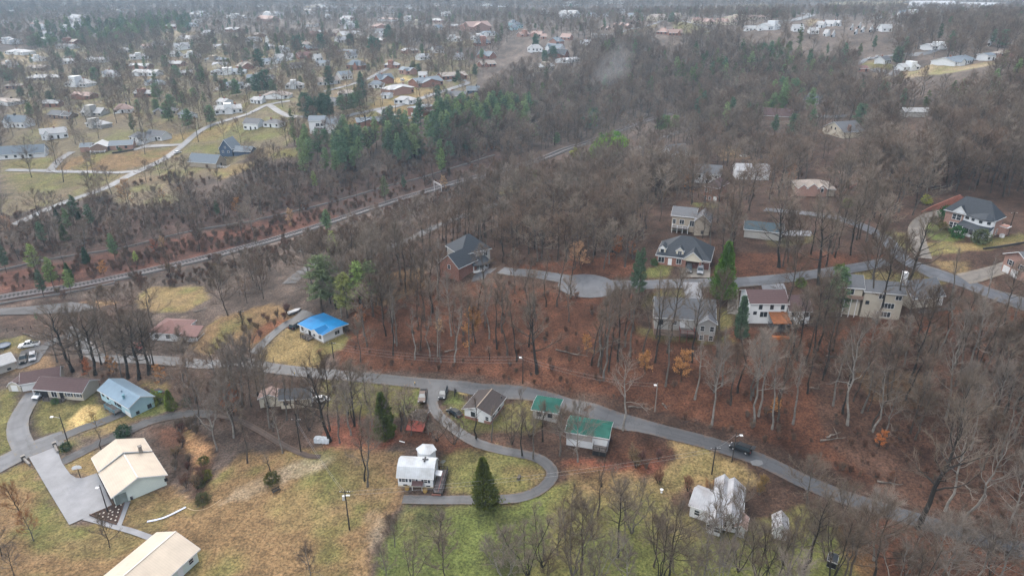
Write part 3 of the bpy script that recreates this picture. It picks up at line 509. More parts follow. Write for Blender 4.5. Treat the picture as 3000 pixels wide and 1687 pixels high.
r, a, b, k, base = house('brick_house', 'narrow two-storey red brick house with white shutters above the curved drive', 'house', c2(2,1925,428), c2(2,2075,455), None, 12, h=6, ridge='v', rise=2.4, roof='hip', wall='brick', rf='maroon', short='two-storey red brick house', wins=[('F',.2,3.6,.9,1.4,'w'), ('F',.5,3.6,.9,1.4,'w'), ('F',.2,.5,.9,1.4,'w'), ('F',.5,.5,.9,1.4,'w'), ('F',.85,.2,1.2,2.2,'d')])
r, a, b, k, base = house('brick_house', 'tan brick house with three front gables under the wooded slope', 'house', c2(3,305,448), c2(3,690,462), None, 12, h=3.2, ridge='u', apex=c2(3,560,362), roof='hip', wall='tan', rf='tan', short='three-gabled tan house')
for f, w in ((.12, 4), (.38, 5), (.62, 4)): volume(r, (a*f-w/2, -1.0, a*f+w/2, 5), 3.3, 'v', w*.42, 'gable', W['pinkbrick'], RF['tan'], .25, base, 'gable_')
fr, p, sh = window_meshes(1.0, 1.4, 'a'); o = link('window', fr, r, (a*.62,-.78,2.0), 0); link('pane', p, o)
house('siding_house', 'white two-storey house behind tall thin trunks, left of the pale long house', 'house', c2(2,1835,300), c2(2,2110,318), None, 9, h=4.6, ridge='u', apex=c2(2,2090,222), wall='white', rf='grey', short='white house in the grove', wins=[('F',.2,2.6,1.0,1.2,'b'), ('F',.5,2.6,1.0,1.2,'b'), ('F',.8,2.6,1.2,1.2,'w'), ('F',.5,.3,1,1.2,'b')])
house('siding_house', 'long white house with pale roof seen through the trees on the rise', 'house', c2(2,2255,275), c2(3,30,285), None, 9, h=4.2, ridge='u', apex=c2(2,2560,208), wall='white', rf='white', short='pale long house', wins=[('F',.3,1.5,1.2,1.2,'w'), ('F',.7,1.5,1.2,1.2,'w')])
house('garage_building', 'low house with dark teal metal roof half hidden by trees', 'house', c2(2,2330,862), c2(3,160,905), None, 8, h=3.0, ridge='u', apex=c2(3,150,812), wall='grey', rf='navy', short='dark teal-roofed house', wins=[('R',.5,.5,2,1.6,'g')])
house('gabled_house', 'white gabled house with grey roof by the road in the upper woods', 'house', c2(2,1475,62), c2(2,1610,110), c2(2,1720,60), h=3.2, ridge='v', apex=c2(2,1560,18), wall='white', rf='grey', short='white gabled house', wins=[('F',.6,1,1.2,1.2,'w')])
r, a, b, k, base = house('gabled_house', 'cream gable-fronted house with brick chimney in the upper right woods', 'house', c1(3,545,1275), c1(3,765,1335), None, 14, h=3.4, ridge='v', apex=c1(3,650,1226), wall='cream', rf='grey', short='cream gabled house', wins=[('F',.4,3.6,.9,1.0,'b'), ('F',.58,3.6,.9,1.0,'b')])
chimney(r, a*.93, 4, 3, 6.8, BRK, 1.3)
house('ranch_house', 'low maroon-roofed house with tall chimney among green pines', 'house', c1(3,-60,1160), c1(3,240,1180), None, 9, h=3, ridge='u', apex=c1(3,235,1100), wall='brownbrick', rf='maroon', short='maroon-roofed pine house')
house('ranch_house', 'grey-roofed house glimpsed between trunks below the upper pines', 'house', c1(3,345,1000), c1(3,520,1015), None, 9, h=3, ridge='u', apex=c1(3,540,950), wall='grey', rf='slate', short='grey house under the pines')
house('ranch_house', 'low pale grey house on the upper right wooded hillside', 'house', c1(3,1380,1125), c1(3,1650,1128), None, 9, h=3, ridge='u', apex=c1(3,1640,1085), wall='grey', rf='pale', short='pale hillside house')

# ------------------------------------------------------------------ the far houses of the suburb
def fh(cf, k, x0, y0, x1, y1, yt, yb, rf='pale', wall='white', dp=8.5, hip=False):
    e1, e2 = cf(k, x0, y0), cf(k, x1, y1); em = ((e1[0] + e2[0]) / 2, (e1[1] + e2[1]) / 2); tb = cf(k, 0, yb)[1]; ta = cf(k, 0, yt)[1]
    g = P(em[0], tb); ppm = F / (g[1] * cP - (g[2] - CZ) * sP); dep = math.atan2(CZ - g[2], math.hypot(g[0], g[1]))
    h = float(np.clip((tb - em[1]) / ppm / math.cos(dep), 2.5, 8)); p1 = g[:2]
    z0 = g[2]; z = z0 + h; q1 = at_z(*e1, z)[:2]; q2 = at_z(*e2, z)[:2]
    d0 = np.linalg.norm(g[:2]); # keep the house at its ground distance when the slope would throw it far off
    q1 = q1 * (d0 / np.linalg.norm(q1)) if abs(np.linalg.norm(q1) / d0 - 1) > .12 else q1; q2 = q2 * (d0 / np.linalg.norm(q2)) if abs(np.linalg.norm(q2) / d0 - 1) > .12 else q2
    u = q2 - q1; Wd = float(np.linalg.norm(u)); u = u / Wd
    if abs(math.atan2(u[1], u[0])) > .75: u = np.array([math.cos(.75), math.sin(.75) * np.sign(u[1])]); Wd = float(abs(q2[0] - q1[0]) / math.cos(.75))
    v = np.array([-u[1], u[0]]); dp = max(dp, min(Wd * .55, 16)); m = q1 + u * Wd / 2 + v * dp / 2
    rise = float(np.clip(rise_to(m[0], m[1], ta) - z, 1.3, dp * .42))
    FAR.append(dict(q=q1, z=z0, a=math.atan2(u[1], u[0]), W=Wd, D=dp, h=h, rise=rise, rf=rf, wall=wall, px=em[0], py=tb, hip=hip, ppm=ppm))
    c = q1 + u * Wd / 2 + v * dp / 2; HOUSES.append((c[0], c[1], math.hypot(Wd, dp) / 2)); FOOT.append([tuple(q1), tuple(q1 + u * Wd), tuple(q1 + u * Wd + v * dp), tuple(q1 + v * dp)])
    PADS.append((q1, u, v, Wd, dp, z0))
FAR = []
T0 = """15,1225,235,1235,1160,1285,slate;400,1355,680,1330,1285,1400;470,1150,600,1160,1110,1195,grey,brownbrick;600,1165,690,1170,1125,1200,grey,brownbrick;800,1130,1010,1140,1080,1165,pale,grey;1130,1110,1330,1100,1045,1130,pink
1290,1375,1440,1400,1330,1410,grey;1450,1360,1620,1380,1310,1410,grey;2160,1110,2440,1090,1055,1145;1780,1150,1880,1165,1120,1170,slate;2435,1240,2590,1250,1190,1310,grey;640,840,860,850,790,870;1025,745,1130,755,705,770,white
1320,730,1560,735,700,765;1440,825,1590,835,795,850,slate;1740,740,1940,730,705,755,pale,grey;2110,730,2470,720,690,750,slate;240,790,590,780,750,800,pale,tan;2410,670,2590,650,620,695,tan,brick;2470,790,2576,790,750,830,slate
40,520,220,530,495,535;590,420,740,425,395,440,tan,brick;440,345,720,320,290,350,white;600,290,720,290,265,320,white;680,180,790,190,150,200,white;690,220,760,225,200,235,white;1220,315,1350,300,280,325,white;1510,440,1650,440,415,460,slate
1770,390,1950,400,360,420,pale,cream;1760,475,2000,450,425,490,white;1700,545,1770,550,515,570;1170,510,1320,505,480,525;1430,470,1530,465,445,490,pink;2040,340,2190,330,305,350;2270,165,2440,175,150,185,white;1860,150,1980,155,130,170,white
1980,155,2050,160,130,170,white;0,400,90,410,385,440,white;390,270,440,270,240,300,white;0,215,50,215,205,235,white;2170,1020,2250,1030,990,1045,white;2510,1000,2576,1010,975,1020;920,350,1040,350,335,370,pale,grey;850,1240,1010,1260,1205,1290,pale,grey"""
T1 = """60,1240,230,1250,1200,1280,grey;1010,1232,1275,1218,1178,1262,slate,brick;1340,905,1600,870,850,945,pale,pinkbrick;1250,957,1340,960,937,980,slate;820,945,1000,940,905,960,tan;1120,855,1280,855,810,890,slate;1240,805,1430,760,735,825,slate,brick
1630,840,1900,795,775,860,slate,brick;1870,770,2130,755,725,800,tan,brick;2115,910,2250,910,865,945,slate,navy;1900,960,2100,970,915,990,grey,tan;850,760,990,740,715,795,slate;610,830,730,830,780,860,tan;740,820,870,800,765,840,tan
900,650,1050,660,590,700,slate,brick;925,570,1030,560,525,590,grey;0,650,50,650,615,670,tan;50,625,250,615,585,645,slate;210,590,390,580,540,600;350,665,460,660,630,680,grey;0,790,170,790,755,815,slate;0,480,60,470,440,500,grey
100,470,190,465,445,480,white;190,510,330,510,480,530,slate;430,570,570,560,515,580,red,brick;600,590,740,560,520,590;470,450,570,440,420,470,tan;510,490,640,480,455,510,slate,brick;720,340,870,330,290,365,tan,pinkbrick
870,360,1080,345,315,380,pale,cream;820,410,950,395,370,420,white;910,270,1010,265,225,290,white;530,350,610,350,310,370,red,brick;120,400,200,380,340,430,white;0,190,140,200,160,220,pink,pinkbrick;60,145,180,150,115,160,white
190,145,270,145,110,160,white;710,170,780,165,140,185,white;940,125,1040,120,100,135,white;1140,105,1240,105,85,120,white;1350,120,1430,115,95,130,white;1480,70,1560,70,50,85,white;1480,185,1540,190,150,215,white;1210,190,1370,200,180,215,pink
1190,270,1330,265,240,285,pink,pinkbrick;2020,275,2150,285,235,295,pink,pinkbrick;2150,275,2380,250,215,300,pink,pinkbrick;1820,285,1890,280,245,295,slate;2210,435,2370,430,390,440,slate,brick;1800,510,1900,500,460,520,grey;1650,580,1760,570,540,590,white
1260,370,1330,365,340,385,white;1430,700,1540,720,675,750,slate,pinkbrick;1630,760,1720,760,720,790;0,1010,60,1010,970,1030;60,960,330,960,915,990,tan;690,1020,780,1030,980,1040,grey;2270,650,2420,640,610,660,tan,brick;2020,580,2100,575,530,590,white;2220,555,2350,570,515,590,slate,brick"""
T2 = """0,235,70,215,200,260,slate,blue;40,255,110,235,220,275,slate,blue;0,285,60,275,250,300,slate,blue;90,350,180,345,320,370,pink,pinkbrick;180,345,290,350,315,370,pink,pinkbrick;290,370,350,370,340,385,pink,pinkbrick;370,410,480,420,355,450,slate,pinkbrick
480,375,580,380,335,400,pink,pinkbrick;155,490,310,490,445,500;330,480,480,490,440,510,slate;345,545,530,555,490,578,charcoal,brick;520,610,690,595,580,630,white;280,680,430,660,640,715,pale,tan;740,425,810,420,400,440,white
895,275,955,300,255,315,pink,brownbrick;945,285,1010,310,260,320,pink,brownbrick;1015,250,1080,270,225,290,pink,brownbrick;1070,255,1140,275,230,295,pink,brownbrick;1130,262,1210,280,240,300,pink,brownbrick;1200,220,1260,240,200,255,pink,brownbrick;1255,225,1320,245,205,260,pink,brownbrick
1370,175,1440,180,150,210,tan;1430,180,1570,175,145,210,tan,cream;1590,160,1690,165,130,190,tan,cream;1170,150,1350,150,135,170,slate;1820,215,1900,215,180,240,pink,cream;1900,220,1980,220,180,245,pink,cream;1985,225,2060,222,182,245,pink,cream
2065,222,2150,222,184,250,pink,cream;2155,225,2270,222,184,250,pink,cream;2210,190,2400,180,160,195,pink,cream;2400,180,2576,175,155,190,pink,cream;1450,320,1560,325,285,345,pink,brick;1580,335,1720,335,295,360,pink,brick
470,140,630,145,105,185;260,130,390,130,105,145,white;800,155,1010,150,130,165,slate;1060,120,1140,120,95,135,white;550,48,700,45,10,60,white;845,22,1110,25,2,40,white;2350,290,2470,290,260,315;2480,290,2576,290,255,310"""
T3 = """10,270,130,260,230,300;260,290,370,290,245,305;480,250,570,270,215,290;560,240,640,260,205,275;640,230,710,245,205,260;710,240,790,250,205,265;550,340,640,360,290,380;640,350,760,370,300,385;830,280,910,290,240,310;910,260,990,270,225,280
870,320,935,330,290,345;935,300,1020,310,270,325;1020,300,1090,310,260,330;1090,290,1150,300,250,320;1150,290,1260,290,245,310;430,310,520,310,280,330;1090,170,1230,180,130,190,slate;1330,140,1420,140,110,155,slate;1420,160,1530,155,120,165,white
1180,610,1250,600,565,640,grey;905,690,1020,690,660,700,red,brick;1370,680,1540,670,635,710;1760,620,1880,620,590,660,slate,brick;1890,630,2110,600,565,645,slate;2220,560,2310,555,535,610,slate;2350,540,2500,535,510,570,tan,pinkbrick;1660,470,1810,460,435,480;2210,430,2310,440,395,460,white"""
for k, T in enumerate((T0, T1, T2, T3)):
    for row in T.replace('\n', ';').split(';'):
        q = row.split(','); fh(c1, k, *[float(t) for t in q[:6]], *q[6:])
rsx = np.random.RandomState(12); n_ = 0
for _ in range(1500):
    px, py = rsx.uniform(-20, 1480), 18 + 330 * rsx.rand() ** 1.5
    if px > 1330 - .5 * (py - 100) and py > 130: continue
    if n_ >= 85: break
    g = P(px, py); d_ = min(math.hypot(g[0] - x, g[1] - y) - r for x, y, r in HOUSES)
    if d_ < 15: continue
    ppm = F / (g[1] * cP - (g[2] - CZ) * sP); w = rsx.uniform(12, 20) * ppm; s_ = rsx.uniform(-.25, .25) * w * .3; hh = 2.8 * ppm; n_ += 1
    fh(lambda k, x, y: (x, y), 0, px - w / 2, py - hh + s_ * .3, px + w / 2, py - hh - s_ * .3, py - hh - 2.4 * ppm * .9 - 2 * ppm * .3, py, rsx.choice(['white', 'pale', 'pale', 'slate', 'grey', 'pink', 'tan'], p=[.25, .2, .15, .15, .1, .07, .08]), rsx.choice(['white', 'brick', 'pinkbrick', 'tan', 'cream'], p=[.55, .12, .12, .11, .10]))
ORD = 'first second third fourth fifth sixth seventh eighth ninth tenth eleventh twelfth thirteenth fourteenth fifteenth sixteenth seventeenth eighteenth nineteenth'.split()
def ordw(i):
    if i < 19: return ORD[i]
    t = {2: 'twent', 3: 'thirt', 4: 'fort', 5: 'fift', 6: 'sixt', 7: 'sevent', 8: 'eight', 9: 'ninet'}[((i + 1) // 10) % 10]; pre = 'hundred-and-' if i >= 99 else ''; n = i + 1
    if (n // 10) % 10 == 0 and n >= 100: return pre + ORD[n % 100 - 1] if n % 100 else 'hundredth'
    if (n // 10) % 10 == 1: return pre + ORD[n % 100 - 1]
    return pre + (t + 'ieth' if n % 10 == 0 else t + 'y-' + ORD[n % 10 - 1])
RFN = dict(slate='slate-grey', pale='pale grey', white='white', grey='grey', pink='pinkish', tan='tan', red='red', charcoal='charcoal', maroon='maroon')
WLN = dict(white='white', brick='brick', brownbrick='brown brick', pinkbrick='pale brick', grey='grey', tan='tan', cream='cream', navy='navy', blue='blue')
def region(f):
    if f['px'] < 750: return 'upper left suburb'
    if f['px'] < 1500: return 'upper middle suburb'
    if f['px'] < 2250: return 'far estate beyond woods'
    return 'upper right hillside'
def label_far():
    gr = {}
    for f in FAR: gr.setdefault((f['wall'], f['rf'], region(f)), []).append(f)
    for (w, rf, rg), L in gr.items():
        L.sort(key=lambda f: f['px'])
        for i, f in enumerate(L):
            f['label'] = f"{WLN[w]} house with {RFN[rf]} roof, {rg}" + (f", {ordw(i)} from the left" if len(L) > 1 else '')
label_far()
for f in FAR:
    root = thing('suburban_house', f['label'], 'house', (*f['q'], f['z']), f['a'], 'houses of the far suburb'); near_ = f['ppm'] > 2.6
    big = f['W'] > 13 and f['ppm'] > 1.6; rng = random.Random(int(f['px'] * 7 + f['py']))
    volume(root, (0, 0, f['W'], f['D']), f['h'], 'u', f['rise'], 'hip' if rng.random() < .3 and f['W'] > 12 else 'gable', W[f['wall']], RF[f['rf']], .35, -1.5, trim=near_)
    if big: volume(root, (f['W'] * rng.choice([.12, .6]), -1.8, f['W'] * rng.choice([.36, .84]), f['D'] * .5), f['h'] * .97, 'v', f['rise'] * .8, 'gable', W[f['wall']], RF[f['rf']], .3, -1.5, 'gable_', trim=False)
    if f['ppm'] > 2.0:
        nwin = max(1, int(f['W'] / 3.4)); o = []
        for i in range(nwin):
            fr = (i + .5 + rng.uniform(-.12, .12)) / nwin
            o.append(('F', fr, .9, rng.choice([1.0, 1.3, 1.6]), 1.2, 'b') if i != nwin // 2 else ('F', fr, .05, 1.0, 2.1, 'k'))
            if f['h'] > 4.8: o.append(('F', fr, 3.6, 1.1, 1.2, 'b'))
        openings(root, f['W'], f['D'], o, .35)
    if f['ppm'] > 2 and rng.random() < .55: chimney(root, f['W'] * rng.uniform(.25, .8), f['D'] * .5, f['h'] + f['rise'] - 1, f['h'] + f['rise'] + .9, BRK if rng.random() < .6 else DTRIM, .9)
# larger houses of the upper left
house('ranch_house', 'long white ranch house with slate-grey roof at the upper left side street', 'house', c2(0,-160,128), c2(0,445,92), None, 10, h=2.9, ridge='u', apex=c2(0,435,5), wall='white', rf='slate', short='long white ranch', wins=[('F',.35,.9,1.2,1.2,'b'), ('F',.5,.9,1.2,1.2,'b'), ('F',.62,0,1,2.1,'k'), ('F',.75,.9,1.4,1.2,'b'), ('F',.2,.9,1.2,1.2,'b')])
r, a, b, k, base = house('ranch_house', 'brick ranch house with slate roof and white trim above the tan lawn', 'house', c2(0,1085,25), c2(0,1335,12), None, 9, h=2.9, ridge='u', apex=c1(0,1310,1405), wall='pinkbrick', rf='slate', short='brick ranch above the lawn', wins=[('F',.35,.6,1.2,1.9,'w'), ('F',.7,.9,1.2,1.2,'b')])
volume(r, (-9.5, -2.5, .2, 9), 2.9, 'v', 2.3, 'gable', W['brownbrick'], RF['pale'], .4, base, 'wing_'); volume(r, (-16, 1, -9.2, 9), 2.8, 'u', 1.6, 'gable', W['pinkbrick'], RF['slate'], .4, base, 'end_'); porch(r, -9, -5, -1, -2.3, .3, 2.4, None, 4)
r, a, b, k, base = house('gabled_house', 'navy blue steep-gabled house with grey roof beside the pale road', 'house', c2(0,2195,58), c2(0,2332,62), None, 11, h=4.2, ridge='v', apex=c2(0,2250,-35), wall='navy', rf='slate', short='navy gabled house', wins=[('F',.3,2.0,1,1.2,'w'), ('F',.7,2.0,1,1.2,'w'), ('F',.5,4.6,.9,1.1,'w')])
volume(r, (a-.3, 1, a+11, 9), 3.0, 'u', 2.3, 'gable', W['navy'], RF['slate'], .4, base, 'wing_')
r, a, b, k, base = house('ranch_house', 'low grey-roofed house with back deck partly hidden by thin trunks', 'house', c2(0,1880,185), c2(0,2170,205), None, 10, h=2.8, ridge='u', apex=c2(0,2140,115), wall='tan', rf='slate', short='grey house with deck', wins=[('R',.5,.8,1.2,1.2,'b')]); porch(r, a-.3, 1, a+6, 4.5, .5, 2.6, None, 4, m=TRIM)
r, a, b, k, base = house('modern_house', 'tall white house with slate roof and raised rear balcony', 'house', c1(1,520,1218), c1(1,690,1216), None, 9, h=8.0, ridge='u', apex=c1(1,690,1163), wall='white', rf='slate', short='tall white house', wins=[('F',.55,4.6,2.2,1.8,'m'), ('F',.8,4.8,1.2,1.3,'b')])
volume(r, (a-.2, 0, a + 9.2, 8.5), 6.0, 'u', 2.6, 'gable', W['white'], RF['slate'], .3, base, 'wing_'); porch(r, a*.4, -2.6, a*1.0, .4, 3.6, 6, None, 4, m=DTRIM, low=base)
r, a, b, k, base = house('brick_house', 'two-storey red brick house with white balcony above the pine stand', 'house', c1(1,1618,1095), c1(1,1795,1062), None, 9, h=5.6, ridge='u', apex=c1(1,1600,1050), wall='brick', rf='slate', short='brick house above the pines', wins=[('F',.2,3.4,1.1,1.2,'w'), ('F',.5,3.4,1.1,1.2,'w'), ('F',.3,.2,1.0,2.0,'d'), ('L',.5,.1,2.6,2.2,'g')])
porch(r, a*.55, -2.6, a*1.12, .4, 2.7, 5, None, 5, m=TRIM, low=base); chimney(r, a*.45, b*.5, 6, 9.2)
MBw = lambda *p: None
for lab, pp, hh, m in [('huge white flat-roofed warehouse at the far upper right edge', [c1(3,1915,85),c1(3,2390,80),c1(3,2390,30),c1(3,1915,25)], 10, 'white'), ('broad white-roofed factory behind a tree line at upper right', [c1(3,1400,85),c1(3,1900,85),c1(3,1880,12),c1(3,1430,12)], 9, 'white')]:
    q = [at_z(*p, 66.0) for p in pp]; root = thing('warehouse', lab, 'warehouse', (q[0][0], q[0][1], 52)); L = [(p[0]-q[0][0], p[1]-q[0][1]) for p in q]
    MB().prism(L, -10, 14 - 1).build('wall', W['white'], root); MB().prism([(x*1.0, y) for x, y in L], 13.0, 14).build('roof', RF['white'], root); FOOT.append([tuple(p[:2]) for p in q])
# ------------------------------------------------------------------ level pads under every house
for o, u, v, Wd, Dp, z0 in PADS:
    R_ = math.hypot(Wd, Dp) + 14; i0, i1 = np.searchsorted(xs, [o[0] - R_, o[0] + R_]); j0, j1 = np.searchsorted(ys, [o[1] - R_, o[1] + R_])
    X, Y = GX[j0:j1, i0:i1], GY[j0:j1, i0:i1]; lx = (X - o[0]) * u[0] + (Y - o[1]) * u[1]; ly = (X - o[0]) * v[0] + (Y - o[1]) * v[1]
    dd = np.hypot(np.maximum(0, np.maximum(-lx, lx - Wd)), np.maximum(0, np.maximum(-ly, ly - Dp))); t = np.clip(1 - (dd - 1) / 7, 0, 1); t = t * t * (3 - 2 * t)
    GZ[j0:j1, i0:i1] = GZ[j0:j1, i0:i1] * (1 - t) + (z0 + .0) * t
